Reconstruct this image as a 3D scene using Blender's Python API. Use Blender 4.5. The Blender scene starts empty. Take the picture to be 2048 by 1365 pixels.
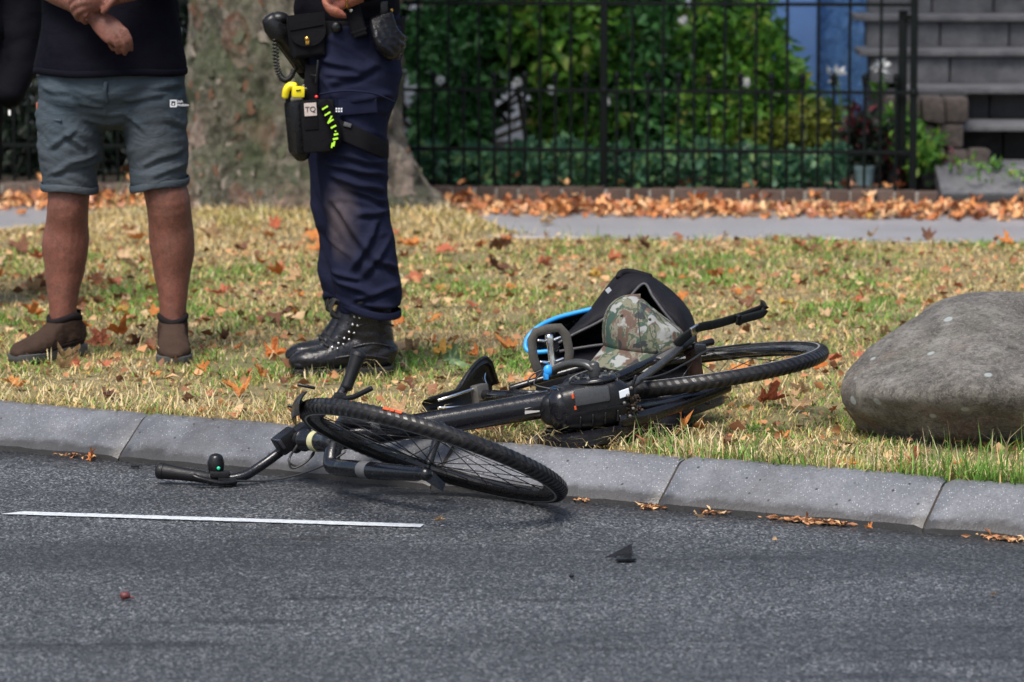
import bpy, bmesh, math, random
import numpy as np
from mathutils import Vector, Matrix, noise as mnoise

S = bpy.context.scene
COL = S.collection
V = Vector
random.seed(7)
rng = np.random.default_rng(11)

# ------------------------------------------------------------------ camera
EYE, FPX = 1.5, 8000.0
PITCH = math.atan(912.5 / FPX)
cp, sp = math.cos(PITCH), math.sin(PITCH)
cam = bpy.data.cameras.new("camera")
cam_ob = bpy.data.objects.new("camera", cam)
COL.objects.link(cam_ob)
cam.sensor_width = 36.0
cam.lens = FPX / 2048 * 36.0
cam.clip_start, cam.clip_end = 0.1, 600
cam_ob.location = (0, 0, EYE)
cam_ob.rotation_euler = (math.pi / 2 - PITCH, 0, 0)
cam.dof.use_dof = True
cam.dof.focus_distance = 10.0
cam.dof.aperture_fstop = 5.6
S.camera = cam_ob

# ------------------------------------------------------------------ light: a dull wet day
SUN_EL, SUN_AZ = math.radians(58), math.radians(205)      # azimuth clockwise from +Y: behind and left of the camera
world = bpy.data.worlds.new("World")
S.world = world
world.use_nodes = True
wn = world.node_tree
bg = wn.nodes["Background"]
sky = wn.nodes.new("ShaderNodeTexSky")
sky.sky_type = 'NISHITA'
sky.sun_disc = False
sky.sun_elevation = SUN_EL
sky.sun_rotation = SUN_AZ
sky.air_density, sky.dust_density, sky.ozone_density = 1.0, 3.0, 1.0
wn.links.new(sky.outputs[0], bg.inputs[0])
bg.inputs[1].default_value = 0.07
sun = bpy.data.lights.new("sun", 'SUN')
sun.energy, sun.angle, sun.color = 1.65, math.radians(28), (1.0, 0.95, 0.87)
sun_ob = bpy.data.objects.new("sun", sun)
COL.objects.link(sun_ob)
to_sun = V((math.sin(SUN_AZ) * math.cos(SUN_EL), math.cos(SUN_AZ) * math.cos(SUN_EL), math.sin(SUN_EL)))
sun_ob.rotation_euler = to_sun.to_track_quat('Z', 'Y').to_euler()
S.view_settings.view_transform = 'Standard'
S.view_settings.look = 'None'
S.view_settings.gamma = 1.0
S.view_settings.use_curve_mapping = False
S.view_settings.exposure = 1.48


# ------------------------------------------------------------------ surveying: from a sighted direction to a place in the street
def sight(px, py):
    a, b = (px - 1024) / FPX, (682.5 - py) / FPX
    return V((a, cp + b * sp, -sp + b * cp))


def G(px, py, z=0.0):                 # where the sight line meets the height z
    d = sight(px, py)
    return V((0, 0, EYE)) + d * ((z - EYE) / d.z)


def P(px, py, Y):                     # where it meets the distance Y
    d = sight(px, py)
    return V((0, 0, EYE)) + d * (Y / d.y)


# ------------------------------------------------------------------ mesh helpers
class MB:
    def __init__(s):
        s.v, s.f = [], []

    def add(s, vs, fs):
        o = len(s.v)
        s.v += [tuple(p) for p in vs]
        s.f += [tuple(i + o for i in f) for f in fs]
        return s

    def tube(s, path, rad, seg=10, ref=None, cap=True, dome=True, power=None):
        """path of Vectors; rad = number, list, or list of (across ref, other); rounded ends"""
        n = len(path)
        path = [V(p) for p in path]
        if not isinstance(rad, (list, tuple)):
            rad = [rad] * n
        rad = [r if isinstance(r, (list, tuple)) else (r, r) for r in rad]
        rings, side = [], None
        for i in range(n):
            t = (path[min(i + 1, n - 1)] - path[max(i - 1, 0)]).normalized()
            if ref is not None:
                a = V(ref)
            elif side is None:
                a = V((0, 0, 1)) if abs(t.z) < 0.9 else V((1, 0, 0))
            else:
                a = side
            side = (a - t * a.dot(t)).normalized()
            rings.append((path[i], side, t.cross(side), rad[i], t))
        if dome and cap:
            out = []
            c, a, b, r, t = rings[0]
            m = min(r)
            for k in (0.97, 0.75, 0.4):
                q = math.sqrt(1 - k * k)
                out.append((c - t * m * 0.6 * k, a, b, (r[0] - m + m * q, r[1] - m + m * q), t))
            out += rings
            c, a, b, r, t = rings[-1]
            m = min(r)
            for k in (0.4, 0.75, 0.97):
                q = math.sqrt(1 - k * k)
                out.append((c + t * m * 0.6 * k, a, b, (r[0] - m + m * q, r[1] - m + m * q), t))
            rings = out
        vs, fs = [], []
        for c, a, b, r, t in rings:
            for k in range(seg):
                th = 2 * math.pi * k / seg
                x, y = math.cos(th), math.sin(th)
                if power:
                    m = (abs(x) ** power + abs(y) ** power) ** (-1 / power)
                    x, y = x * m, y * m
                vs.append(c + a * (x * r[0]) + b * (y * r[1]))
        for i in range(len(rings) - 1):
            for k in range(seg):
                k2 = (k + 1) % seg
                fs.append((i * seg + k, i * seg + k2, (i + 1) * seg + k2, (i + 1) * seg + k))
        if cap:
            fs.append(tuple(range(seg - 1, -1, -1)))
            fs.append(tuple(range((len(rings) - 1) * seg, len(rings) * seg)))
        return s.add(vs, fs)

    def ball(s, c, r, seg=14, rings=9, axes=None):
        r = r if isinstance(r, (list, tuple)) else (r, r, r)
        ax = axes or (V((1, 0, 0)), V((0, 1, 0)), V((0, 0, 1)))
        c = V(c)
        vs, fs = [c - ax[2] * r[2]], []
        for i in range(1, rings):
            ph = -math.pi / 2 + math.pi * i / rings
            for k in range(seg):
                th = 2 * math.pi * k / seg
                vs.append(c + ax[0] * (r[0] * math.cos(ph) * math.cos(th)) + ax[1] * (r[1] * math.cos(ph) * math.sin(th)) + ax[2] * (r[2] * math.sin(ph)))
        vs.append(c + ax[2] * r[2])
        L = len(vs) - 1
        for k in range(seg):
            k2 = (k + 1) % seg
            fs.append((0, 1 + k2, 1 + k))
            fs.append((L, L - seg + k, L - seg + k2))
            for i in range(rings - 2):
                a = 1 + i * seg
                fs.append((a + k, a + k2, a + seg + k2, a + seg + k))
        return s.add(vs, fs)

    def box(s, c, h, axes=None, bev=0.0):
        """rounded-edge box: half sizes h; bev chamfers every edge"""
        c = V(c)
        ax = axes or (V((1, 0, 0)), V((0, 1, 0)), V((0, 0, 1)))
        if bev <= 0:
            vs = [c + ax[0] * (h[0] * i) + ax[1] * (h[1] * j) + ax[2] * (h[2] * k) for i in (-1, 1) for j in (-1, 1) for k in (-1, 1)]
            return s.add(vs, [(0, 1, 3, 2), (4, 6, 7, 5), (0, 4, 5, 1), (2, 3, 7, 6), (0, 2, 6, 4), (1, 5, 7, 3)])
        bm = bmesh.new()
        bmesh.ops.create_cube(bm, size=1)
        for v in bm.verts:
            v.co = V((v.co.x * 2 * h[0], v.co.y * 2 * h[1], v.co.z * 2 * h[2]))
        bmesh.ops.bevel(bm, geom=bm.edges[:], offset=bev, segments=2, affect='EDGES', profile=0.6)
        bm.verts.index_update()
        vs = [c + ax[0] * v.co.x + ax[1] * v.co.y + ax[2] * v.co.z for v in bm.verts]
        fs = [tuple(v.index for v in f.verts) for f in bm.faces]
        bm.free()
        return s.add(vs, fs)

    def grid(s, rows, close=False):
        """rows: list of equally long lists of points"""
        n, m = len(rows), len(rows[0])
        vs = [p for r in rows for p in r]
        fs = []
        for i in range(n - 1):
            for k in range(m if close else m - 1):
                k2 = (k + 1) % m
                fs.append((i * m + k, i * m + k2, (i + 1) * m + k2, (i + 1) * m + k))
        return s.add(vs, fs)

    def slab(s, outline, off):
        """polygon outline (Vectors) given thickness off (Vector)"""
        n = len(outline)
        vs = [V(p) for p in outline] + [V(p) + off for p in outline]
        fs = [tuple(range(n - 1, -1, -1)), tuple(range(n, 2 * n))] + [(i, (i + 1) % n, n + (i + 1) % n, n + i) for i in range(n)]
        return s.add(vs, fs)

    def mesh(s, name):
        me = bpy.data.meshes.new(name)
        me.from_pydata(s.v, [], s.f)
        bm = bmesh.new()
        bm.from_mesh(me)
        bmesh.ops.recalc_face_normals(bm, faces=bm.faces)
        bm.to_mesh(me)
        bm.free()
        return me


def smooth_mesh(me, angle=None):
    me.polygons.foreach_set('use_smooth', [True] * len(me.polygons))
    if angle:
        me.set_sharp_from_angle(angle=math.radians(angle))


def tag(o, label=None, cat=None, group=None, kind=None):
    for k, v in (('label', label), ('category', cat), ('group', group), ('kind', kind)):
        if v:
            o[k] = v
    return o


def hang(o, parent):
    o.parent = parent
    if parent.parent is None and parent.type == 'EMPTY':
        o.matrix_parent_inverse = Matrix.Translation(-parent.location)
    elif parent.parent is None:
        o.matrix_parent_inverse = parent.matrix_basis.inverted()


def link(name, me, m=None, parent=None, mat_world=None, **kw):
    if m is not None and not me.materials:
        me.materials.append(m)
    o = bpy.data.objects.new(name, me)
    COL.objects.link(o)
    if parent is not None:
        hang(o, parent)
    if mat_world is not None:
        o.matrix_basis = mat_world
    return tag(o, **kw)


def build(name, mb, m, parent=None, smooth=40, **kw):
    me = mb.mesh(name)
    if smooth:
        smooth_mesh(me, smooth if smooth < 180 else None)
    return link(name, me, m, parent, **kw)


def empty(name, loc, **kw):
    o = bpy.data.objects.new(name, None)
    COL.objects.link(o)
    o.location = V(loc)
    o.empty_display_size = 0.1
    return tag(o, **kw)


def remesh(mb, voxel, smooth=3, disp=None):
    """fuse overlapping closed solids into one continuous skin"""
    me = mb.mesh("solid")
    o = bpy.data.objects.new("solid", me)
    COL.objects.link(o)
    r = o.modifiers.new("r", 'REMESH')
    r.mode, r.voxel_size, r.use_smooth_shade = 'VOXEL', voxel, True
    if smooth:
        q = o.modifiers.new("s", 'SMOOTH')
        q.factor, q.iterations = 0.5, smooth
    dg = bpy.context.evaluated_depsgraph_get()
    out = bpy.data.meshes.new_from_object(o.evaluated_get(dg))
    bpy.data.objects.remove(o)
    bpy.data.meshes.remove(me)
    if disp:
        ns = [v.normal.copy() for v in out.vertices]
        for v, nn in zip(out.vertices, ns):
            v.co = v.co + nn * disp(v.co, nn)
    smooth_mesh(out)
    return out


def spline(pts, n):
    """Catmull-Rom through pts (Vectors or tuples of floats) sampled n per span"""
    pts = [tuple(p) for p in pts]
    out = []
    for i in range(len(pts) - 1):
        p0, p1, p2, p3 = pts[max(i - 1, 0)], pts[i], pts[i + 1], pts[min(i + 2, len(pts) - 1)]
        for k in range(n):
            t = k / n
            out.append(tuple(0.5 * (2 * b + (c - a) * t + (2 * a - 5 * b + 4 * c - d) * t * t + (3 * b - a - 3 * c + d) * t ** 3) for a, b, c, d in zip(p0, p1, p2, p3)))
    out.append(pts[-1])
    return out


def vspline(pts, n):
    return [V(p) for p in spline([tuple(p) for p in pts], n)]


def fbm(p, f, o=3):
    return mnoise.fractal(V(p) * f, 0.9, 2.0, o)


# ------------------------------------------------------------------ materials
MATS = {}


class NT:
    def __init__(s, name):
        s.m = bpy.data.materials.new(name)
        s.m.use_nodes = True
        s.t = s.m.node_tree
        s.b = s.t.nodes["Principled BSDF"]
        s.co = s.t.nodes.new("ShaderNodeTexCoord")

    def n(s, kind, **kw):
        x = s.t.nodes.new("ShaderNode" + kind)
        for k, v in kw.items():
            if k in x.inputs:
                x.inputs[k].default_value = v
            else:
                setattr(x, k, v)
        return x

    def l(s, a, b):
        s.t.links.new(a, b)

    def noise(s, scale, detail=4, rough=0.6, vec=None, stretch=None, dist=0.0):
        x = s.n("TexNoise")
        x.inputs['Scale'].default_value, x.inputs['Detail'].default_value = scale, detail
        x.inputs['Roughness'].default_value, x.inputs['Distortion'].default_value = rough, dist
        s.l(s.vec(stretch), x.inputs['Vector'])
        return x.outputs['Fac']

    def vec(s, stretch=None):
        if not stretch:
            return s.co.outputs['Object']
        mp = s.n("Mapping")
        mp.inputs['Scale'].default_value = stretch
        s.l(s.co.outputs['Object'], mp.inputs[0])
        return mp.outputs[0]

    def voro(s, scale, out='Color', feature='F1', stretch=None, rnd=1.0):
        x = s.n("TexVoronoi")
        x.feature = feature
        x.inputs['Scale'].default_value = scale
        x.inputs['Randomness'].default_value = rnd
        s.l(s.vec(stretch), x.inputs['Vector'])
        return x.outputs[out]

    def ramp(s, fac, stops, const=False):
        x = s.n("ValToRGB")
        e = x.color_ramp.elements
        if const:
            x.color_ramp.interpolation = 'CONSTANT'
        while len(e) < len(stops):
            e.new(0.5)
        for k, (p, c) in zip(e, stops):
            k.position = p
            k.color = (c, c, c, 1) if isinstance(c, (int, float)) else (*c, 1)
        s.l(fac, x.inputs[0])
        return x.outputs[0]

    def mix(s, fac, a, b, mode='MIX'):
        x = s.n("Mix", data_type='RGBA', blend_type=mode)
        for inp, val in ((x.inputs[0], fac), (x.inputs[6], a), (x.inputs[7], b)):
            if isinstance(val, (int, float)):
                inp.default_value = val
            elif isinstance(val, tuple):
                inp.default_value = (*val, 1)
            else:
                s.l(val, inp)
        return x.outputs[2]

    def color(s, c):
        if isinstance(c, tuple):
            s.b.inputs['Base Color'].default_value = (*c, 1)
        else:
            s.l(c, s.b.inputs['Base Color'])

    def rough(s, r):
        if isinstance(r, (int, float)):
            s.b.inputs['Roughness'].default_value = r
        else:
            s.l(r, s.b.inputs['Roughness'])

    def bump(s, h, strength=0.3, dist=0.01):
        x = s.n("Bump")
        x.inputs['Strength'].default_value, x.inputs['Distance'].default_value = strength, dist
        s.l(h, x.inputs['Height'])
        if s.b.inputs['Normal'].is_linked:
            s.l(s.b.inputs['Normal'].links[0].from_socket, x.inputs['Normal'])
        s.l(x.outputs[0], s.b.inputs['Normal'])

    def set(s, **kw):
        for k, v in kw.items():
            s.b.inputs[k.replace('_', ' ')].default_value = v
        return s


def plain(name, c, rough=0.6, var=0.25, scale=14, bump=0.15, bscale=120, metal=0.0, spec=0.5, rvar=0.12, bdist=0.003, sheen=0):
    """one-colour material with grain, a little mottling and uneven gloss"""
    if name in MATS:
        return MATS[name]
    t = NT(name)
    n = t.noise(scale, 5)
    t.color(t.mix(n, tuple(x * (1 - var) for x in c), tuple(min(1, x * (1 + var)) for x in c)))
    t.rough(t.ramp(t.noise(scale * 3, 3), [(0.3, max(0.02, rough - rvar)), (0.7, min(1, rough + rvar))]))
    t.set(Metallic=metal)
    t.b.inputs['Specular IOR Level'].default_value = spec
    if sheen:
        t.b.inputs['Sheen Weight'].default_value = sheen
    if bump:
        t.bump(t.noise(bscale, 3), bump, bdist)
    MATS[name] = t.m
    return t.m


BLACK_PAINT = plain('black_bike_paint', (0.006, 0.006, 0.008), 0.2, 0.3, 30, 0.1, 220, spec=0.5, rvar=0.13)
BLACK_PLASTIC = plain('black_plastic', (0.007, 0.007, 0.008), 0.33, 0.3, 25, 0.15, 260, spec=0.35)
RUBBER = plain('tyre_rubber', (0.007, 0.007, 0.008), 0.6, 0.35, 20, 0.2, 300, rvar=0.15, spec=0.3)
TREAD = plain('tread_rubber', (0.012, 0.012, 0.014), 0.33, 0.3, 20, 0.1, 300, rvar=0.12, spec=0.5)
GRIP_RUBBER = plain('grip_rubber', (0.007, 0.007, 0.008), 0.45, 0.3, 40, 0.3, 400, spec=0.3)
RIM_BLACK = plain('rim_black', (0.007, 0.007, 0.008), 0.25, 0.3, 18, 0.05, 200)
def dirty(m, dust, lo, hi, scale, rough=0.7):
    """specks and smears of dried road dirt on a clean finish"""
    nt = m.node_tree
    b = nt.nodes["Principled BSDF"]
    tc = nt.nodes["Texture Coordinate"]
    nz = nt.nodes.new("ShaderNodeTexNoise")
    nz.inputs['Scale'].default_value, nz.inputs['Detail'].default_value, nz.inputs['Roughness'].default_value = scale, 6, 0.8
    nt.links.new(tc.outputs['Object'], nz.inputs['Vector'])
    rp = nt.nodes.new("ShaderNodeValToRGB")
    rp.color_ramp.elements[0].position, rp.color_ramp.elements[1].position = lo, hi
    nt.links.new(nz.outputs['Fac'], rp.inputs[0])
    for inp, val in (('Base Color', (*dust, 1)), ('Roughness', (rough,) * 3 + (1,))):
        mx = nt.nodes.new("ShaderNodeMix")
        mx.data_type = 'RGBA'
        nt.links.new(rp.outputs[0], mx.inputs[0])
        nt.links.new(b.inputs[inp].links[0].from_socket, mx.inputs[6])
        mx.inputs[7].default_value = val
        nt.links.new(mx.outputs[2], b.inputs[inp])


dirty(BLACK_PAINT, (.085, .078, .068), .60, .74, 55)
dirty(BLACK_PLASTIC, (.075, .068, .058), .60, .76, 42)
dirty(RUBBER, (.06, .055, .048), .52, .75, 30, .85)
dirty(TREAD, (.05, .046, .042), .56, .76, 34, .8)
STEEL = plain('bright_steel', (0.62, 0.62, 0.62), 0.25, 0.15, 40, 0.05, 300, metal=1.0)
DULL_METAL = plain('dull_metal', (0.16, 0.15, 0.14), 0.5, 0.4, 60, 0.2, 300, metal=0.7)
CHROME = plain('chrome', (0.75, 0.76, 0.78), 0.12, 0.05, 30, 0.0, metal=1.0, rvar=0.05)
RUST = plain('rusty_hub', (0.075, 0.03, 0.015), 0.6, 0.6, 90, 0.3, 300)
BLUE = plain('blue_trim', (0.02, 0.28, 0.72), 0.45, 0.2, 60)
LABEL_GREY = plain('pale_sticker', (0.42, 0.40, 0.38), 0.5, 0.25, 60)
ORANGE = plain('orange_print', (0.55, 0.08, 0.02), 0.5, 0.2, 60)
WHITE = plain('white_print', (0.72, 0.72, 0.72), 0.6, 0.1, 40, 0.0)
GREEN_LED = plain('green_button', (0.02, 0.5, 0.28), 0.35, 0.1, 60)
YELLOW_RING = plain('pale_yellow_ring', (0.42, 0.40, 0.22), 0.5, 0.3, 60)

# ------------------------------------------------------------------ kerb line
KA, KB = G(0, 900), G(2048, 1082)
KT = (KB - KA).normalized()                      # along the kerb
KN = V((-KT.y, KT.x, 0))                         # away from the road
KW, KH = 0.155, 0.108                            # width and height of the kerb


def kerb_q(x, y):
    return (x - KA.x) * KN.x + (y - KA.y) * KN.y


TREE = V((-0.93, 16.95, 0.1))


def yend(x):                          # the lawn swells out round the foot of the tree, over the edge of the path
    return LY(15.92, x) + 1.15 * math.exp(-abs((x + 0.97) / 0.88) ** 6)


def lawn_z(x, y):
    q = kerb_q(x, y)
    z = 0.098 + 0.014 * mnoise.noise(V((x * 1.3, y * 1.3, 0))) + 0.006 * mnoise.noise(V((x * 5, y * 5, 3)))
    d = math.hypot(x - TREE.x, (y - TREE.y) * 1.2)
    z += 0.05 * math.exp(-(d / 0.95) ** 2) + 0.03 * math.exp(-((x + 0.98) / 0.86) ** 4 - ((y - 16.45) / 0.55) ** 4)
    return 0.1 + (z - 0.1) * min(1, max(0, (q - KW) / 0.25))


def LY(y0, x):                                   # the lines behind the lawn run slightly askew
    return y0 - 0.13 * x


PATH0, PATH1, WALL0 = 15.92, 16.90, 17.42

# ------------------------------------------------------------------ road
t = NT('wet_asphalt')
g1 = t.voro(230, 'Color')
sep = t.n("SeparateColor")
t.l(g1, sep.inputs[0])
grain = t.ramp(sep.outputs[0], [(0.0, (0.014, 0.0155, 0.018)), (0.45, (0.043, 0.047, 0.053)), (0.8, (0.098, 0.105, 0.115)), (1.0, (0.27, 0.28, 0.295))])
big = t.noise(2.2, 6, 0.65, stretch=(1, 1, 1))
c = t.mix(t.ramp(big, [(0.35, 0.0), (0.75, 0.40)]), grain, (0.016, 0.016, 0.016))
streak = t.ramp(t.noise(3.0, 5, 0.7, stretch=(0.6, 7, 1)), [(0.6, 0.0), (0.72, 0.55)])
c = t.mix(streak, c, (0.014, 0.014, 0.016))
# wet gutter along the kerb foot: water lies there
gx = t.n("SeparateXYZ")
t.l(t.co.outputs['Object'], gx.inputs[0])
q1 = t.n("VectorMath", operation='DOT_PRODUCT')
t.l(t.co.outputs['Object'], q1.inputs[0])
q1.inputs[1].default_value = KN
q2 = t.n("Math", operation='SUBTRACT')
t.l(q1.outputs['Value'], q2.inputs[0])
q2.inputs[1].default_value = KA.dot(KN)
q3 = t.n("Math", operation='MULTIPLY_ADD')
t.l(t.noise(5, 4), q3.inputs[0])
q3.inputs[1].default_value = 0.35
t.l(q2.outputs[0], q3.inputs[2])
wet = t.ramp(q3.outputs[0], [(0.0, 0.0), (0.06, 0.25), (0.17, 1.0)])
c = t.mix(t.ramp(wet, [(0, 0), (1, 0.62)]), c, (0.012, 0.012, 0.014))
t.color(c)
rr = t.ramp(big, [(0.3, 0.62), (0.7, 0.5)])
t.b.inputs['Specular IOR Level'].default_value = 0.35
t.rough(t.mix(wet, rr, (0.2, 0.2, 0.2)))
path_ = t.ramp(t.noise(0.8, 4, 0.6, stretch=(0.45, 2.2, 1)), [(0.38, 0.0), (0.62, 0.55)])
c = t.mix(path_, c, (0.019, 0.021, 0.024))
c = t.mix(t.ramp(t.noise(1.7, 5, 0.7, stretch=(0.5, 3.5, 1)), [(0.58, 0.0), (0.66, 0.6)]), c, (0.012, 0.012, 0.014))
t.color(c)
t.bump(sep.outputs[0], 0.5, 0.004)
ASPHALT = t.m
mb = MB()
far = 60
DN = V((0, 0, -0.007))
a0, a1 = KA - KT * far + KN * 0.02 + DN, KA + KT * far + KN * 0.02 + DN
mb.add([a0, a1, a1 - KN * 60, a0 - KN * 60], [(0, 3, 2, 1)])
build('road', mb, ASPHALT, smooth=0, kind='structure')

t = NT('road_paint')
n = t.noise(60, 5, 0.7)
t.color(t.mix(t.ramp(t.noise(110, 5, 0.8), [(0.56, 0.0), (0.66, 0.75)]), t.ramp(n, [(0.3, (0.36, 0.39, 0.42)), (0.6, (0.56, 0.59, 0.62))]), (0.07, 0.07, 0.07)))
t.rough(0.55)
t.bump(t.noise(300, 2), 0.2, 0.002)
p0, p1 = G(24, 1026), G(845, 1052)
dd = (p1 - p0).normalized()
nn = V((-dd.y, dd.x, 0)) * 0.024
mb = MB()
rows = []
for i in range(260):
    k = i / 259
    c0 = p0.lerp(p1, k)
    w1, w2 = 1 + 0.14 * mnoise.noise(V((k * 31, 0, 0))) + 0.1 * mnoise.noise(V((k * 90, 3, 0))), 1 + 0.14 * mnoise.noise(V((k * 31, 9, 0))) + 0.1 * mnoise.noise(V((k * 90, 7, 0)))
    sk = dd * (0.02 * (1 - k))
    rows.append([c0 - nn * w1 - sk + V((0, 0, 0.0006)), c0 + nn * w2 + sk + V((0, 0, 0.0006))])
mb.grid(rows)
build('road_marking', mb, t.m, smooth=0, kind='structure')

# ------------------------------------------------------------------ kerb of separate stones
t = NT('kerb_concrete')
n = t.noise(6, 6, 0.65)
base = t.ramp(n, [(0.3, (0.085, 0.090, 0.102)), (0.7, (0.165, 0.172, 0.19))])
fine = t.noise(160, 3, 0.7)
base = t.mix(t.ramp(fine, [(0.42, 0.0), (0.7, 0.55)]), base, (0.05, 0.05, 0.056))
v1 = t.voro(190, 'Distance')
v1c = t.voro(190, 'Color')
sx = t.n("SeparateColor")
t.l(v1c, sx.inputs[0])
chips = t.n("Math", operation='MULTIPLY')
t.l(t.ramp(v1, [(0.22, 1.0), (0.34, 0.0)]), chips.inputs[0])
t.l(t.ramp(sx.outputs[0], [(0.62, 0.0), (0.9, 1.0)]), chips.inputs[1])
c = t.mix(chips.outputs[0], base, (0.34, 0.35, 0.37))
v2 = t.voro(46, 'Distance')
v2c = t.voro(46, 'Color')
sy = t.n("SeparateColor")
t.l(v2c, sy.inputs[0])
pit = t.n("Math", operation='MULTIPLY')
t.l(t.ramp(v2, [(0.12, 1.0), (0.22, 0.0)]), pit.inputs[0])
t.l(t.ramp(sy.outputs[1], [(0.8, 0.0), (0.84, 1.0)]), pit.inputs[1])
c = t.mix(pit.outputs[0], c, (0.02, 0.02, 0.02))
c = t.mix(t.ramp(t.noise(2.4, 6, 0.75), [(0.47, 0.0), (0.68, 0.7)]), c, (0.045, 0.044, 0.042))
c = t.mix(t.ramp(t.noise(11, 6, 0.8, stretch=(1, 1, .4)), [(0.58, 0.0), (0.7, 0.65)]), c, (0.05, 0.043, 0.034))
c = t.mix(t.ramp(t.noise(5, 5, 0.7), [(0.62, 0.0), (0.75, 0.5)]), c, (0.05, 0.06, 0.035))
kz = t.n("SeparateXYZ")
t.l(t.co.outputs['Object'], kz.inputs[0])
kd = t.n("Math", operation='MULTIPLY_ADD')
t.l(t.noise(14, 5, .7), kd.inputs[0])
kd.inputs[1].default_value = -0.05
t.l(kz.outputs[2], kd.inputs[2])
c = t.mix(t.ramp(kd.outputs[0], [(0.0, 0.85), (0.014, 0.0)]), c, (0.022, 0.02, 0.018))
t.color(c)
t.rough(t.ramp(n, [(0.3, 0.3), (0.7, 0.52)]))
t.bump(fine, 0.35, 0.003)
KERB = t.m
kerb = empty('kerb', KA, kind='structure')


def kerb_stone(a, b):
    prof = [(0.0, -0.1), (0.0, 0.012), (0.012, 0.026), (0.102, 0.098), (0.114, 0.105), (0.130, 0.108), (KW, KH), (KW, -0.1)]
    m = MB()
    rows = []
    n = max(4, int((b - a) / 0.02))
    ph = random.uniform(0, 50)
    dz = random.uniform(-0.002, 0.002)
    for i in range(n + 1):
        u = a + 0.003 + (b - a - 0.006) * i / n
        e = (0.006 + 0.004 * mnoise.noise(V((ph, i, 0)))) if i in (0, n) else 0
        r = []
        for q, z in prof:
            w = 0.003 * mnoise.noise(V((u * 9 + ph, q * 30, z * 30))) + 0.0016 * mnoise.noise(V((u * 40 + ph, q * 60, z * 60)))
            p = KA + KT * u + KN * (q + w + e * 0.4)
            r.append(V((p.x, p.y, (z - e * (z > 0) + w + dz) if z > 0 else z)))
        rows.append(r)
    m.grid(rows)
    m.f.append(tuple(range(len(prof))))
    m.f.append(tuple(range(len(m.v) - len(prof), len(m.v))))
    return build('kerb_stone', m, KERB, kerb, smooth=35)


joints = [-3.4, -2.5, -1.55, -0.6, 0.39, 1.35, 1.995, 2.697, 3.5, 4.4, 5.3]
for a, b in zip(joints[:-1], joints[1:]):
    kerb_stone(a, b)
mb = MB()
for a, b in ((-60, -3.4), (5.3, 60)):
    pr = [(0.0, -0.1), (0.0, 0.012), (0.102, 0.098), (0.130, 0.108), (KW, KH), (KW, -0.1)]
    mb.grid([[V((*(KA + KT * u + KN * q).xy, z)) for q, z in pr] for u in (a, b)])
build('kerb_run', mb, KERB, kerb, smooth=0)
mb = MB()
mb.grid([[V((*(KA + KT * u + KN * q).xy, z)) for q, z in [(0.006, -0.02), (0.006, 0.008), (0.1, 0.088), (0.15, 0.1)]] for u in (-3.4, 5.3)])
JOINT = plain('joint_dirt', (0.03, 0.024, 0.018), 0.9, 0.5, 40, 0.5, 120)
build('joint_filling', mb, JOINT, kerb, smooth=0)

# ------------------------------------------------------------------ lawn, path, garden ground
t = NT('lawn_soil')
n1, n2 = t.noise(1.6, 5), t.noise(22, 5, 0.7)
c = t.ramp(n2, [(0.3, (0.07, 0.055, 0.03)), (0.5, (0.20, 0.16, 0.075)), (0.7, (0.30, 0.25, 0.12))])
c = t.mix(t.ramp(n1, [(0.45, 0.0), (0.65, 0.5)]), c, (0.08, 0.10, 0.03))
t.color(c)
t.rough(0.9)
t.bump(t.noise(90, 4), 0.8, 0.015)
LAWN = t.m
rows = []
for i in range(150):
    u = -3.4 + 9.4 * i / 149
    r = []
    for k in range(150):
        f = (k / 149) ** 1.3
        b = KA + KT * u + KN * KW
        # run from the kerb back edge straight up the y axis to the path
        y = b.y + (yend(b.x) + 0.02 - b.y) * f
        r.append(V((b.x, y, lawn_z(b.x, y))))
    rows.append(r)
mb = MB().grid(rows)
build('lawn', mb, LAWN, smooth=180, kind='structure')

t = NT('path_tarmac')
n1 = t.noise(2.5, 5)
sp1 = t.noise(130, 3, 0.8)
t.color(t.mix(t.ramp(sp1, [(0.35, 0.0), (0.65, 1.0)]), t.ramp(n1, [(0.3, (0.14, 0.14, 0.15)), (0.7, (0.24, 0.24, 0.26))]), (0.30, 0.30, 0.32)))
t.rough(0.42)
t.bump(sp1, 0.3, 0.004)
mb = MB()
mb.grid([[V((x, LY(y0, x), z)) for y0, z in ((PATH0 - 0.01, 0.09), (PATH0, 0.104), (16.4, 0.112), (PATH1 + 0.3, 0.106), (WALL0 + 0.3, 0.10))] for x in (-60, -10, -3, 0, 3, 10, 60)])
build('footpath', mb, t.m, smooth=0, kind='structure')

SOIL = plain('dark_soil', (0.035, 0.026, 0.018), 0.95, 0.5, 8, 0.6, 60, bdist=0.02)
mb = MB()
mb.grid([[V((x, LY(y0, x), z)) for y0, z in ((WALL0 + 0.04, 0.085), (WALL0 + 0.1, 0.17), (20, 0.19), (60, 0.2), (180, 0.2))] for x in (-120, -20, -6, -3, 0, 1.7)])
mb.grid([[V((x, LY(y0, x), z)) for y0, z in ((WALL0 + 0.04, 0.085), (WALL0 + 0.3, 0.09), (60, 0.09), (180, 0.1))] for x in (1.7, 3, 6, 20, 120)])
build('garden_ground', mb, SOIL, smooth=0, kind='structure')
# the verge beyond the surveyed piece, left and right of the view
mb = MB()
for ua, ub in ((-60, -3.4), (6.0, 60)):
    mb.grid([[V((*(KA + KT * u + KN * KW).xy, 0.098)), V(((KA + KT * u).x, max((KA + KT * u + KN * KW).y, LY(PATH0, (KA + KT * u).x)), 0.098))] for u in (ua, ub)])
build('verge_ground', mb, LAWN, smooth=0, kind='structure')

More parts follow.
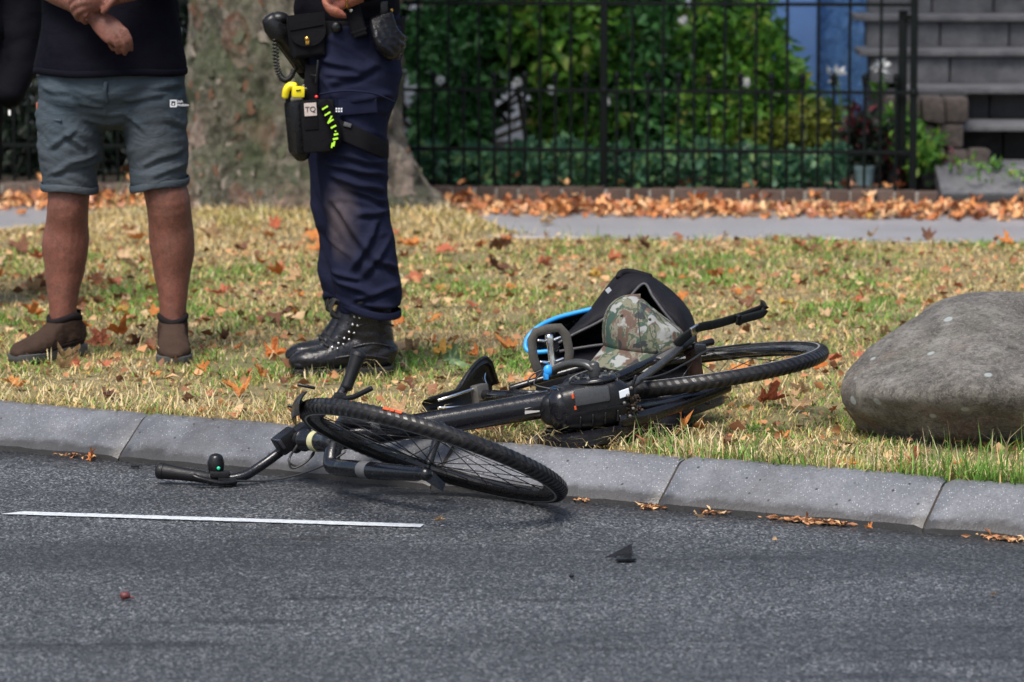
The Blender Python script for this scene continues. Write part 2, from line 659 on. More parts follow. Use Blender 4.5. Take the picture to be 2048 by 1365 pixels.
# ------------------------------------------------------------------ brick edging and iron fence
t = NT('old_brick')
oi = t.n("ObjectInfo")
n = t.noise(30, 5)
c = t.ramp(oi.outputs['Random'], [(0.0, (0.055, 0.032, 0.026)), (0.5, (0.085, 0.05, 0.04)), (1.0, (0.12, 0.085, 0.07))])
c = t.mix(t.ramp(n, [(0.45, 0.0), (0.7, 0.6)]), c, (0.03, 0.035, 0.022))
t.color(c)
t.rough(0.85)
t.bump(t.noise(80, 4), 0.6, 0.006)
BRICK = t.m
MORTAR = plain('lime_mortar', (0.26, 0.245, 0.22), 0.9, 0.35, 30, 0.5, 90)
WALL_TOP = 0.187
edging = empty('brick_edging', (0, LY(WALL0, 0), 0.1), label='low dark brick edging wall under the black iron fence', cat='wall')
wdir = V((1, -0.13, 0)).normalized()
wn_ = V((0.13, 1, 0)).normalized()
bricks = []
for k in range(3):
    m = MB().box((0, 0, 0), (0.0425, 0.052, 0.056), (wdir, wn_, V((0, 0, 1))), bev=0.006)
    m.v = [tuple(V(p) + V((mnoise.noise(V(p) * 40 + V((k * 9, 0, 0))), mnoise.noise(V(p) * 40 + V((0, k * 7, 5))), mnoise.noise(V(p) * 40 + V((3, 0, k))))) * 0.004) for p in m.v]
    me = m.mesh('brick')
    me.materials.append(BRICK)
    smooth_mesh(me, 35)
    bricks.append(me)
x = -4.6
while x < 2.5:
    if x > 1.80:
        break
    y = LY(WALL0 + 0.052, x)
    link('brick', random.choice(bricks), None, edging, Matrix.Translation((x, y + random.uniform(-0.003, 0.003), WALL_TOP - 0.056 + random.uniform(-0.004, 0.004))) @ Matrix.Rotation(random.uniform(-0.04, 0.04), 4, 'Y'))
    x += 0.0955
mb = MB().box((-1.4, LY(WALL0 + 0.055, -1.4), 0.13), (3.22, 0.044, 0.049), (wdir, wn_, V((0, 0, 1))))
build('mortar', mb, MORTAR, edging, smooth=0)

IRON = plain('black_iron', (0.006, 0.008, 0.008), 0.55, 0.4, 50, 0.2, 120, spec=0.08)
FY = WALL0 + 0.13
fence = empty('iron_fence', (0, LY(FY, 0), WALL_TOP), label='black wrought iron fence of tall and short bars in front of the shrubs', cat='fence')
m = MB()
m.tube([V((0, 0, 0.08)), V((0, 0, 0.5)), V((0, 0, 1.10))], 0.0066, 8)
m.tube([V((0, 0, 1.09)), V((0, 0, 1.12)), V((0, 0, 1.19))], [0.013, 0.015, 0.003], 8, dome=False)
tall = m.mesh('bar')
smooth_mesh(tall, 40)
tall.materials.append(IRON)
m = MB()
m.tube([V((0, 0, 0.08)), V((0, 0, 0.3)), V((0, 0, 0.645))], 0.0068, 8)
short = m.mesh('short_bar')
smooth_mesh(short, 40)
short.materials.append(IRON)
m = MB().ball((0, 0, 0.668), (0.0155, 0.0155, 0.021), 10, 7)
m.tube([V((0, 0, 0.64)), V((0, 0, 0.65))], 0.013, 8)
fin = m.mesh('finial')
smooth_mesh(fin, 50)
fin.materials.append(IRON)
for i in range(-34, 13):
    x = 1.195 + (i - 9) * 0.134
    if x < 1.72:
        link('bar', tall, None, fence, Matrix.Translation((x, LY(FY, x), 0)))
    xs = x + 0.067
    if xs < 1.70:
        o = link('short_bar', short, None, fence, Matrix.Translation((xs, LY(FY, xs), 0)))
        f = link('finial', fin, None)
        f.parent = o
        f.matrix_parent_inverse = o.matrix_basis.inverted() if False else Matrix.Identity(4)
for z, r in ((0.985, 0.008), (0.605, 0.007), (0.345, 0.009)):
    m = MB().box((-1.45, LY(FY, -1.45), z), (3.21, 0.006, r), (wdir, wn_, V((0, 0, 1))), bev=0.002)
    build('rail', m, IRON, fence)
for x in (-3.63, -2.3, -0.97, 0.402, 1.738):
    m = MB().box((x, LY(FY, x), 0.72), (0.016, 0.016, 0.66), (wdir, wn_, V((0, 0, 1))), bev=0.003)
    m.box((x, LY(FY, x), 0.10), (0.022, 0.022, 0.03), (wdir, wn_, V((0, 0, 1))), bev=0.003)
    m.ball((x, LY(FY, x), 1.40), 0.03, 12, 8)
    m.ball((x, LY(FY, x), 0.605), (0.022, 0.022, 0.026), 10, 7)
    build('post', m, IRON, fence)
# gate slam post beside the end post
x = 1.695
m = MB().box((x, LY(FY + 0.05, x), 0.62), (0.019, 0.019, 0.34), (wdir, wn_, V((0, 0, 1))), bev=0.003)
m.box((x + 0.03, LY(FY + 0.03, x), 0.93), (0.03, 0.01, 0.012), (wdir, wn_, V((0, 0, 1))), bev=0.002)
m.box((x + 0.03, LY(FY + 0.03, x), 0.33), (0.03, 0.01, 0.012), (wdir, wn_, V((0, 0, 1))), bev=0.002)
build('gate_stop', m, IRON, fence)

# ------------------------------------------------------------------ stone stairs
t = NT('grey_stone')
n = t.noise(9, 6, 0.7)
f = t.noise(70, 4, 0.8)
c = t.ramp(n, [(0.3, (0.055, 0.056, 0.064)), (0.7, (0.165, 0.164, 0.172))])
c = t.mix(t.ramp(f, [(0.45, 0.0), (0.7, 0.6)]), c, (0.06, 0.06, 0.065))
t.color(c)
t.rough(0.8)
t.bump(f, 0.6, 0.01)
STONE = t.m
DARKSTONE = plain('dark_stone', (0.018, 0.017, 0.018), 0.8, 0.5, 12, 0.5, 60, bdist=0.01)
MIDSTONE = plain('shaded_stone', (0.045, 0.044, 0.047), 0.8, 0.5, 12, 0.6, 60, bdist=0.012)  # riser stone with the shade under its tread put into the colour
t = NT('rough_plaster')
n = t.noise(5, 5)
f = t.noise(45, 5, 0.8)
c = t.ramp(n, [(0.3, (0.05, 0.04, 0.035)), (0.7, (0.17, 0.135, 0.12))])
c = t.mix(t.ramp(f, [(0.45, 0.0), (0.65, 0.7)]), c, (0.04, 0.035, 0.03))
t.color(c)
t.rough(0.95)
t.bump(f, 0.9, 0.03)
ROUGH = t.m
stairs = empty('stone_staircase', (2.1, 18.2, 0.09), label='grey stone front steps with jutting treads rising past the fence end', cat='stairs')
X1 = 4.6
ys = [17.55, 17.95, 18.3, 18.65, 19.0, 19.35]
zt = [0.265, 0.43, 0.58, 0.735, 0.885, 1.04]
lx = [P(1890, 300, ys[0]).x, P(1868, 232, ys[1]).x, P(1815, 165, ys[2]).x, P(1722, 100, ys[3]).x, P(1714, 35, ys[4]).x, P(1718, -30, ys[5]).x]
for k in range(6):
    y0, z = ys[k] - 0.0, zt[k]
    th = 0.03
    sl = -0.03
    axs = (V((1, sl, 0)).normalized(), V((-sl, 1, 0)).normalized(), V((0, 0, 1)))
    if k > 0:
        m = MB().box(((lx[k] + X1) / 2, y0 + 0.2, z - th / 2), ((X1 - lx[k]) / 2, 0.22 if k > 2 else 0.24, th / 2), axs, bev=0.009)
        build('tread', m, STONE, stairs)
        w = 0.335
        x = lx[k] + 0.05
        zb = zt[k - 1] if k else 0.05
        j = 0
        while x < X1 - 0.1:
            ww = w * random.uniform(0.85, 1.15)
            m = MB().box((x + ww / 2, y0 + (0.15 if k > 2 else 0.24 if k == 2 else 0.30), (z - th + zb) / 2 - 0.002), (ww / 2 - 0.004, 0.10, (z - th - zb) / 2 - 0.002), axs, bev=0.006)
            build('riser_block', m, STONE if k > 2 else MIDSTONE if k == 2 else DARKSTONE, stairs)  # lower risers take darker stone, painting in the shade below the jutting treads
            x += ww
        m = MB().box(((lx[k] + X1) / 2 + 0.03, y0 + 0.5, (z - th + 0.1) / 2), ((X1 - lx[k]) / 2 - 0.08, 0.22, (z - th - 0.1) / 2), axs)
        build('core', m, DARKSTONE, stairs, smooth=0)
    else:
        # the bottom step: a broad worn sloping slab above a dark base course
        m = MB()
        rows = []
        for i in range(22):
            x = lx[0] - 0.03 + (X1 - lx[0]) * i / 21
            rows.append([V((x, ys[0] - 0.16, 0.1)), V((x, ys[0] - 0.17, 0.165)), V((x, ys[0] - 0.13, 0.175))] + [V((x, ys[0] - 0.13 + 0.25 * q, 0.178 + (z - 0.178) * q + 0.004 * mnoise.noise(V((x * 6, q * 4, 0))))) for q in (0.3, 0.6, 0.9, 1.0)] + [V((x, ys[0] + 0.45, z + 0.005))])
        m.grid(rows)
        m.f.append(tuple(range(8)))
        build('bottom_slab', m, STONE, stairs, smooth=35)
x0 = 1.62
m = MB().box(((x0 + 3.2) / 2, LY(WALL0 + 0.02, 2.2) + 0.1, 0.125), ((X1 - x0) / 2, 0.07, 0.033), (wdir, wn_, V((0, 0, 1))), bev=0.006)
build('threshold', m, DARKSTONE, stairs)
# rough cheek wall left of the lower steps, of uneven stones
for r_ in range(4):
    x = 1.63 + 0.05 * (r_ % 2)
    while x < (2.0 if r_ > 1 else 2.06):
        w_ = random.uniform(0.09, 0.16)
        m = MB().box((x + w_ / 2, 18.02 + random.uniform(-.02, .02), 0.155 + 0.115 * r_), (w_ / 2 - 0.004, 0.16, 0.054), (V((1, random.uniform(-.06, .06), 0)).normalized(), V((0, 1, 0)), V((0, 0, 1))), bev=0.016)
        m.v = [tuple(V(p) + V((mnoise.noise(V(p) * 22), mnoise.noise(V(p) * 22 + V((4, 0, 0))), mnoise.noise(V(p) * 22 + V((0, 4, 0))))) * 0.010) for p in m.v]
        build('cheek_stone', m, ROUGH, stairs, smooth=50)
        x += w_
build('cheek_core', MB().box((1.86, 18.35, 0.34), (0.2, 0.25, 0.22)), DARKSTONE, stairs, smooth=0)

# ------------------------------------------------------------------ house wall
t = NT('blue_plaster')
n = t.noise(3, 5)
t.color(t.ramp(n, [(0.3, (0.13, 0.27, 0.60)), (0.7, (0.18, 0.33, 0.66))]))
t.rough(0.8)
t.bump(t.noise(60, 3), 0.15, 0.005)
BLUEWALL = t.m
t = NT('blue_roughcast')
f = t.noise(28, 4, 0.75, dist=1.5)
t.color(t.ramp(f, [(0.35, (0.035, 0.10, 0.30)), (0.5, (0.10, 0.25, 0.55)), (0.65, (0.16, 0.32, 0.62))]))
t.rough(0.9)
t.bump(f, 1.0, 0.03)
BLUEROUGH = t.m
PALEWALL = plain('pale_wall', (0.60, 0.66, 0.78), 0.8, 0.1, 3, 0.2, 40)
house = empty('house', (0, 20.6, 0.1), label='blue plastered house front behind the shrubs and the stone steps', cat='house')
xa, xb, xc = P(1520, 50, 20.45).x, P(1632, 50, 20.45).x, P(1735, 50, 20.45).x
build('wall', MB().box(((-7 + xa) / 2, 20.75, 2.5), ((xa + 7) / 2, 0.15, 2.45)), PALEWALL, house, smooth=0, label='pale bluish white wall behind the shrubs')
build('corner_pilaster', MB().box(((xa + xb) / 2, 20.6, 2.5), ((xb - xa) / 2, 0.2, 2.45), bev=0.01), BLUEWALL, house, smooth=30)
rows = []
for i in range(40):
    x = xb + 0.002 + (xc + 0.25 - xb) * i / 39
    rows.append([V((x, 20.52 + 0.012 * mnoise.noise(V((x * 25, z * 25, 0))), z)) for z in np.linspace(0.1, 4.9, 160)])
build('roughcast_panel', MB().grid(rows), BLUEROUGH, house, smooth=180)
build('plinth', MB().box((xc + 0.2 + 2.0, 20.55, 2.4), (2.0, 0.2, 2.4), bev=0.01), STONE, house, smooth=0)

# ------------------------------------------------------------------ shrubs
def leaf_mat(name, stops, rough=0.45, trans=0.35):
    t = NT(name)
    g = t.n("NewGeometry")
    rp = t.n("Math", operation='MULTIPLY_ADD')
    t.l(g.outputs['Random Per Island'], rp.inputs[0])
    rp.inputs[1].default_value = 0.62
    t.l(t.ramp(t.noise(5.5, 3, .6), [(0.38, 0.0), (0.66, 0.42)]), rp.inputs[2])
    c = t.ramp(rp.outputs[0], stops)
    t.color(c)
    t.rough(rough)
    t.b.inputs['Specular IOR Level'].default_value = 0.45
    tr = t.n("BsdfTranslucent")
    t.l(c, tr.inputs['Color'])
    mx = t.n("MixShader")
    mx.inputs[0].default_value = trans
    t.l(t.b.outputs[0], mx.inputs[1])
    t.l(tr.outputs[0], mx.inputs[2])
    t.l(mx.outputs[0], t.t.nodes["Material Output"].inputs[0])
    return t.m


LM = {
    'deep': leaf_mat('deep_green_leaf', [(0, (0.010, 0.035, 0.012)), (0.35, (0.03, 0.11, 0.03)), (0.7, (0.08, 0.25, 0.07)), (0.9, (0.18, 0.38, 0.16)), (1, (0.36, 0.46, 0.34))]),
    'teal': leaf_mat('teal_green_leaf', [(0, (0.012, 0.04, 0.02)), (0.3, (0.04, 0.13, 0.07)), (0.7, (0.12, 0.30, 0.18)), (0.9, (0.24, 0.42, 0.22)), (1, (0.40, 0.46, 0.30))]),
    'fresh': leaf_mat('fresh_green_leaf', [(0, (0.012, 0.04, 0.008)), (0.35, (0.05, 0.16, 0.02)), (0.7, (0.15, 0.34, 0.04)), (0.92, (0.34, 0.42, 0.08)), (1, (0.50, 0.42, 0.14))]),
    'olive': leaf_mat('olive_green_leaf', [(0, (0.05, 0.07, 0.01)), (0.5, (0.16, 0.20, 0.03)), (0.9, (0.34, 0.34, 0.06)), (1, (0.46, 0.38, 0.10))]),
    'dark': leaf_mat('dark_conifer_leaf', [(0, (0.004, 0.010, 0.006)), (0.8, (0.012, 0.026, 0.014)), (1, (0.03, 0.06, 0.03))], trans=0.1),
    'red': leaf_mat('dark_red_leaf', [(0, (0.03, 0.006, 0.008)), (0.6, (0.08, 0.012, 0.02)), (1, (0.15, 0.03, 0.04))]),
}
LM['ivy'] = leaf_mat('ivy_leaf', [(0, (0.008, 0.025, 0.012)), (0.25, (0.03, 0.09, 0.05)), (0.55, (0.09, 0.24, 0.14)), (0.75, (0.15, 0.32, 0.12)), (0.92, (0.30, 0.42, 0.16)), (1, (0.46, 0.48, 0.34))])
TWIG = plain('twig_bark', (0.045, 0.035, 0.025), 0.85, 0.4, 30, 0.4, 80)
PETAL = leaf_mat('white_petal', [(0, (0.62, 0.62, 0.60)), (1, (0.82, 0.82, 0.80))], 0.6, 0.3)


def leaf_cloud(pts, dirs, sizes, aspect=0.5, fold=0.25):
    """one small folded leaf per point, all in one mesh: 6 verts, 4 faces"""
    n = len(pts)
    pts, dirs = np.asarray(pts), np.asarray(dirs)
    dirs /= np.linalg.norm(dirs, axis=1, keepdims=True)
    r = rng.normal(size=(n, 3))
    r[:, 2] += 0.0
    side = np.cross(dirs, r)
    side /= np.linalg.norm(side, axis=1, keepdims=True)
    up = np.cross(side, dirs)
    s = np.asarray(sizes)[:, None]
    vs = np.stack([pts, pts + dirs * s * 0.5 + side * s * aspect * 0.5 + up * s * fold * 0.5, pts + dirs * s * 0.5 - side * s * aspect * 0.5 + up * s * fold * 0.5,
                   pts + dirs * s * 0.5, pts + dirs * s - up * s * fold * 0.5], axis=1).reshape(-1, 3)
    tri = np.array([[0, 3, 1], [0, 2, 3], [3, 4, 1], [3, 2, 4]])
    fs = (np.arange(n)[:, None, None] * 5 + tri[None]).reshape(-1, 3)
    return np_mesh(vs, fs)


def np_mesh(vs, fs, name="leaves"):
    me = bpy.data.meshes.new(name)
    nf, k = fs.shape
    me.vertices.add(len(vs))
    me.vertices.foreach_set('co', vs.astype(np.float32).ravel())
    me.loops.add(nf * k)
    me.loops.foreach_set('vertex_index', fs.astype(np.int32).ravel())
    me.polygons.add(nf)
    me.polygons.foreach_set('loop_start', np.arange(0, nf * k, k, dtype=np.int32))
    me.update(calc_edges=True)
    return me


def blob_points(c, r, n, shell=0.45):
    d = rng.normal(size=(n, 3))
    d /= np.linalg.norm(d, axis=1, keepdims=True)
    rad = 1 - shell * rng.random(n) ** 1.3
    lump = np.array([1 + 0.30 * mnoise.noise(V(q) * 2.3 + V(c)) + 0.16 * mnoise.noise(V(q) * 6 + V(c)) for q in d])
    p = d * (rad * lump)[:, None]
    dirs = d + rng.normal(size=(n, 3)) * 0.7
    dirs[:, 2] -= 0.25
    return np.asarray(c) + p * np.asarray(r), dirs


GAPS = [(0.0, 0.50, 0.10, 0.14), (-0.52, 0.55, 0.09, 0.14), (-0.49, 0.98, 0.09, 0.12), (0.82, 0.98, 0.07, 0.08), (0.03, 0.68, 0.05, 0.04), (0.45, 0.35, 0.05, 0.05)]


def shrub(name, lobes, mat, leaf, n, label, cat='shrub', blooms=(), bloom_r=0.035, base=None, aspect=0.5, group=None, shell=0.45):
    """several leafy lobes over woody stems: lobes = [(centre, radii), ...]"""
    base = V(base) if base is not None else V((lobes[0][0][0], lobes[0][0][1], 0.17))
    root = empty(name, base, label=label, cat=cat, group=group)
    P_, D_ = [], []
    tot = sum(r[0] * r[2] + r[0] * r[1] for _, r in lobes)
    for c, r in lobes:
        p, d = blob_points(c, r, int(n * (r[0] * r[2] + r[0] * r[1]) / tot), shell)
        P_.append(p)
        D_.append(d)
    p, d = np.concatenate(P_), np.concatenate(D_)
    keep = p[:, 2] > 0.16
    for gx0, gz0, gw, gh in GAPS:                     # places where the shrubs have not closed up
        wob = np.array([mnoise.noise(V((q[0] * 14, q[1] * 3, q[2] * 14))) for q in p])
        keep &= ((p[:, 0] - gx0) / gw) ** 2 + ((p[:, 2] - gz0) / gh) ** 2 > 1 + 1.1 * wob
    p, d = p[keep], d[keep]
    me = leaf_cloud(p, d, leaf * (0.6 + 0.8 * rng.random(len(p))), aspect)
    link('foliage', me, mat, root)
    m = MB()
    for c, r in lobes:
        c = V(c)
        for k in range(3):
            e = c + V((random.uniform(-.6, .6) * r[0], random.uniform(-.4, .4) * r[1], random.uniform(0, .6) * r[2]))
            b = base + V((random.uniform(-.08, .08), random.uniform(-.06, .06), -0.02))
            m.tube(vspline([b, b.lerp(e, 0.5) + V((random.uniform(-.06, .06), 0, 0.05)), e], 4), [0.014 * (1 - j / 10) for j in range(9)], 6)
    build('stem', m, TWIG, root)
    for bc in blooms:
        bc = V(bc)
        q, dd_ = blob_points(bc, (bloom_r,) * 3, 60, 0.6)
        link('bloom', leaf_cloud(q, dd_, np.full(60, bloom_r * 0.9), 0.9, 0.15), PETAL, root)
    return root


def at(px, py, Y):
    return tuple(P(px, py, Y))


R3 = lambda a, b, c: (a, b, c)
shrub('flowering_shrub', [(at(900, 140, 18.55), R3(.26, .34, .36)), (at(860, 20, 18.7), R3(.3, .34, .3)), (at(985, 50, 18.6), R3(.26, .34, .28)), (at(900, 260, 18.5), R3(.16, .3, .14))],
      LM['deep'], 0.062, 6500, 'dark green leafy shrub behind the fence, nearest to the tree trunk', blooms=[at(880, 160, 18.15), at(1035, 165, 18.15)], bloom_r=0.016)
shrub('broadleaf_shrub', [(at(1100, 40, 18.5), R3(.28, .36, .34)), (at(1180, 160, 18.6), R3(.28, .34, .36)), (at(1040, -40, 18.6), R3(.34, .34, .3)), (at(1170, 265, 18.6), R3(.22, .3, .2))],
      LM['fresh'], 0.072, 6500, 'bright green broad leaved shrub left of the middle fence post', blooms=[at(1102, 180, 18.1)], bloom_r=0.014)
shrub('tall_shrub', [(at(1290, 70, 18.65), R3(.34, .38, .46)), (at(1350, 200, 18.6), R3(.3, .34, .3)), (at(1240, 220, 18.6), R3(.24, .3, .26)), (at(1380, -20, 18.7), R3(.3, .34, .3))],
      LM['deep'], 0.066, 7500, 'tall dense dark shrub right of the middle fence post', blooms=[at(1212, 205, 18.1)], bloom_r=0.014)
shrub('rose_shrub', [(at(1450, 70, 18.5), R3(.24, .3, .40)), (at(1500, 170, 18.45), R3(.24, .3, .26)), (at(1470, 250, 18.4), R3(.26, .3, .2)), (at(1560, 200, 18.4), R3(.12, .2, .16))],
      LM['fresh'], 0.058, 6000, 'green rose bush with white blooms at the right end of the shrubs',
      blooms=[at(1366, 40, 18.15), at(1490, 165, 18.05), at(1494, 295, 18.0)], bloom_r=0.015)
shrub('low_shrub', [(at(1600, 265, 18.3), R3(.15, .2, .15)), (at(1540, 290, 18.25), R3(.17, .2, .13)), (at(1660, 275, 18.4), R3(.13, .2, .13))],
      LM['olive'], 0.045, 2600, 'low olive green shrub in front of the blue wall')
shrub('added_dark_hedge', [(at(880, 20, 19.6), R3(.36, .35, .5)), (at(1170, 40, 19.7), R3(.42, .35, .75)), (at(1330, 90, 19.7), R3(.40, .35, .85)), (at(1240, 240, 19.4), R3(.36, .35, .35)), (at(950, 20, 19.7), R3(.35, .35, .5))],
      LM['dark'], 0.08, 9000, 'near black hedge added to darken the gaps behind the green shrubs, against the pale wall', cat='hedge')  # near-black leaf mass added so the depths between the shrubs come out dark
# ivy and low growth just behind the edging
n = 7000
xs = rng.uniform(-0.75, 1.45, n)
hh = rng.random(n) ** 0.8 * (0.17 + 0.02 * np.sin(xs * 9) + 0.02 * np.sin(xs * 31))
yy = LY(WALL0 + 0.2, xs) + rng.random(n) * 0.4
pts = np.stack([xs, yy, 0.17 + hh], 1)
dirs = rng.normal(size=(n, 3)) + np.array([0, -0.8, 0.1])
me = leaf_cloud(pts, dirs, 0.034 * (0.5 + 1.0 * rng.random(n)), 0.75)
link('ivy_cover', me, LM['ivy'], kind='stuff', label='low blue green ivy growing behind the brick edging', cat='ivy')
# dark growth on the left, behind the two people
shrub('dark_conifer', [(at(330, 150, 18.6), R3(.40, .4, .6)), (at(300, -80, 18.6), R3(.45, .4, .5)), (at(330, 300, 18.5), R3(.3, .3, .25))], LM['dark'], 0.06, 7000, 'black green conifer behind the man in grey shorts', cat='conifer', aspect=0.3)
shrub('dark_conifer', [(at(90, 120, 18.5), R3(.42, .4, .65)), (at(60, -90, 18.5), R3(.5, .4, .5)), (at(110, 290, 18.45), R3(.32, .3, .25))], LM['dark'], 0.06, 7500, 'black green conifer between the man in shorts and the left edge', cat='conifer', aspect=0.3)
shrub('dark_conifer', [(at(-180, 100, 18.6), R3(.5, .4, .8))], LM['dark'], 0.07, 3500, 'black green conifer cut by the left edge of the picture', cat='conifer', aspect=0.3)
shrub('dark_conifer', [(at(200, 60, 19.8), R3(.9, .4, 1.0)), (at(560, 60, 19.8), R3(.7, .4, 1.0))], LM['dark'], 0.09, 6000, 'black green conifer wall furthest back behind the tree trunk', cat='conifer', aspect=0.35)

for k_, xk in enumerate((-3.6, -4.6, -5.7)):
    shrub('dark_conifer', [((xk, 18.9 + .4, .9), R3(.65, .45, .95)), ((xk + .2, 18.9 + .4, 1.9), R3(.4, .35, .6))], LM['dark'], 0.09, 2600, ('black green conifer hidden beyond the left edge, nearest of three', 'black green conifer hidden beyond the left edge, middle of three', 'black green conifer hidden beyond the left edge, farthest of three')[k_], cat='conifer', aspect=0.35)

# potted plants by the fence end
TERRA = plain('dark_pot', (0.03, 0.03, 0.032), 0.5, 0.3, 20, 0.2, 90)
PALEPOT = plain('pale_blue_pot', (0.22, 0.32, 0.34), 0.45, 0.4, 14, 0.2, 60)


def potted(px, pyb, Y, r, h, mat, leaves, label, pot_label):
    c = P(px, pyb, Y)
    c.z = 0.17
    root = empty('potted_plant', c, label=label, cat='potted plant')
    m = MB()
    prof = [(r * 0.72, 0), (r * 0.95, h * 0.75), (r, h * 0.8), (r * 1.04, h), (r * 0.92, h), (r * 0.9, h * 0.85), (0.001, h * 0.85)]
    m.grid([[c + V((q * math.cos(a), q * math.sin(a), z)) for a in [2 * math.pi * k / 20 for k in range(20)]] for q, z in prof], close=True)
    build('pot', m, mat, root, smooth=40)
    for lm, cc, rr, n, sz in leaves:
        p, d = blob_points((c.x + cc[0], c.y + cc[1], c.z + h + cc[2]), rr, n, 0.8)
        link('foliage', leaf_cloud(p, d, sz * (0.6 + 0.8 * rng.random(n)), 0.4), LM[lm], root)
    return root


potted(1728, 372, 17.75, 0.05, 0.09, PALEPOT, [('dark', (0.02, .05, .09), (.13, .09, .12), 700, .05), ('red', (-.03, .03, .16), (.06, .06, .12), 160, .05)], 'plant in a pale blue pot with dark purple leaves', '')
potted(1790, 368, 17.8, 0.055, 0.10, TERRA, [('red', (0.0, 0, .03), (.09, .08, .08), 420, .05), ('fresh', (.02, .02, .15), (.09, .08, .10), 200, .05)], 'dark red leaved plant in a black pot beside the end post', '')
potted(1858, 362, 17.72, 0.045, 0.06, TERRA, [('fresh', (-.03, .0, .08), (.09, .07, .10), 320, .05), ('red', (.08, -.03, .03), (.04, .05, .08), 60, .05)], 'green leaved pot plant at the foot of the steps', '')
potted(1668, 370, 17.78, 0.04, 0.07, PALEPOT, [('teal', (0, 0, .04), (.07, .06, .06), 260, .05)], 'small blue green plant in a pale pot under the fence bars', '')
# lilies
for px, py, lab in ((1762, 135, 'white lily on a tall stem beside the stone steps'), (1672, 148, 'white lily on a tall stem before the rough blue wall')):
    c = P(px, py, 18.25)
    base = V((c.x + 0.02, c.y, 0.17))
    root = empty('lily', base, label=lab, cat='flower')
    build('stem', MB().tube(vspline([base, base.lerp(c, .6) + V((.02, 0, 0)), c], 6), 0.006, 6), plain('green_stem', (0.06, 0.12, 0.04), 0.5), root)
    q, d = blob_points(c, (0.022, 0.02, 0.018), 14, 0.9)
    link('bloom', leaf_cloud(q, d + np.array([0.3, -.4, .3]), np.full(14, 0.046), 0.45), PETAL, root)
    q = np.array([base + (c - base) * k + V((random.uniform(-.02, .02), 0, 0)) for k in np.linspace(.1, .85, 26)])
    link('foliage', leaf_cloud(q, rng.normal(size=(26, 3)) + np.array([0, 0, .6]), np.full(26, .09), .25), LM['fresh'], root)

# weeds on the slab
q = np.concatenate([np.array(P(px, py, Y)) + rng.normal(size=(k, 3)) * np.array([.035, .02, .012]) for px, py, Y, k in ((1985, 330, 17.6, 46), (1925, 328, 17.58, 18), (2030, 352, 17.45, 26), (1960, 362, 17.43, 12))])
link('weeds', leaf_cloud(q, rng.normal(size=(len(q), 3)) + np.array([0, -.3, .5]), np.full(len(q), .035), .5), LM['fresh'], kind='stuff', label='small green weeds growing on the worn bottom step', cat='weeds')

# ------------------------------------------------------------------ plane tree
t = NT('plane_bark')
v = t.voro(9, 'Color', stretch=(1, 1, 0.8))
sv = t.n("SeparateColor")
t.l(v, sv.inputs[0])
pl = t.ramp(sv.outputs[0], [(0.0, (0.045, 0.042, 0.026)), (0.3, (0.075, 0.082, 0.045)), (0.55, (0.115, 0.105, 0.07)), (0.75, (0.25, 0.215, 0.175)), (0.86, (0.135, 0.055, 0.03)), (1.0, (0.36, 0.295, 0.25))])
n1 = t.noise(26, 6, 0.75, dist=0.8)
n2 = t.noise(4, 4)
c = t.mix(t.ramp(n1, [(0.42, 0.0), (0.62, 0.85)]), pl, t.ramp(t.noise(40, 4, .7), [(0.38, (0.018, 0.016, 0.012)), (0.62, (0.26, 0.235, 0.19))]))
c = t.mix(t.ramp(n2, [(0.45, 0.0), (0.65, 0.7)]), c, (0.045, 0.068, 0.024))
c = t.mix(t.ramp(t.noise(9, 5, .7), [(0.62, 0.0), (0.72, 0.8)]), c, (0.17, 0.06, 0.03))
t.color(c)
t.rough(0.9)
t.bump(n1, 1.0, 0.035)
BARK = t.m
tree = empty('plane_tree', TREE, label='thick old tree trunk with mottled flaking bark behind the officer', cat='tree')
rows = []
for i in range(190):
    z = -0.05 + 2.6 * i / 189
    r = []
    for k in range(200):
        a = 2 * math.pi * k / 200
        ca, sa = math.cos(a), math.sin(a)
        root = 0.5 + 0.5 * math.cos(5 * a + 0.4)
        fl = math.exp(-max(z, 0) / 0.20) * (0.06 + 0.12 * root) + math.exp(-max(z, 0) / 0.10) * 0.13 * max(0, math.cos(a)) ** 6
        rad = 0.435 + fl + 0.02 * math.cos(3 * a + 1) + 0.05 * max(0, z - 1.6)
        p = V((ca * rad, sa * rad, z))
        d = 0.022 * mnoise.noise(p * 4) + 0.034 * abs(mnoise.noise(V((p.x * 13, p.y * 13, p.z * 6)))) + 0.013 * mnoise.noise(p * 30) - 0.022 * max(0, abs(mnoise.noise(V((p.x * 9 + 4, p.y * 9, p.z * 2.2)))) * -6 + 1)
        r.append(TREE + V((ca * (rad + d), sa * (rad + d), z)))
    rows.append(r)
mb = MB().grid(rows, close=True)
build('trunk', mb, BARK, tree, smooth=180)
# loose plates of bark, each a thin curled flake
m0 = []
for k in range(4):
    m = MB()
    n = 9
    out = [V((math.cos(2 * math.pi * j / n) * random.uniform(.35, 1.2), 0, math.sin(2 * math.pi * j / n) * random.uniform(.4, 1.3))) * 0.04 for j in range(n)]
    vs = [V((0, -0.006, 0))] + [p + V((0, -0.002 - 0.003 * random.random(), 0)) for p in out] + [p + V((0, 0.012, 0)) for p in out]
    m.add(vs, [(0, 1 + j, 1 + (j + 1) % n) for j in range(n)] + [(1 + j, 1 + n + j, 1 + n + (j + 1) % n, 1 + (j + 1) % n) for j in range(n)])
    me = m.mesh('bark_plate')
    m0.append(me)
PLATES = []
for i, cc in enumerate(((0.20, 0.175, 0.14), (0.085, 0.09, 0.055), (0.11, 0.055, 0.03), (0.055, 0.06, 0.035))):
    PLATES.append(plain('bark_plate_%d' % i, cc, 0.9, 0.45, 45, 0.7, 90, bdist=0.006))
protos = []
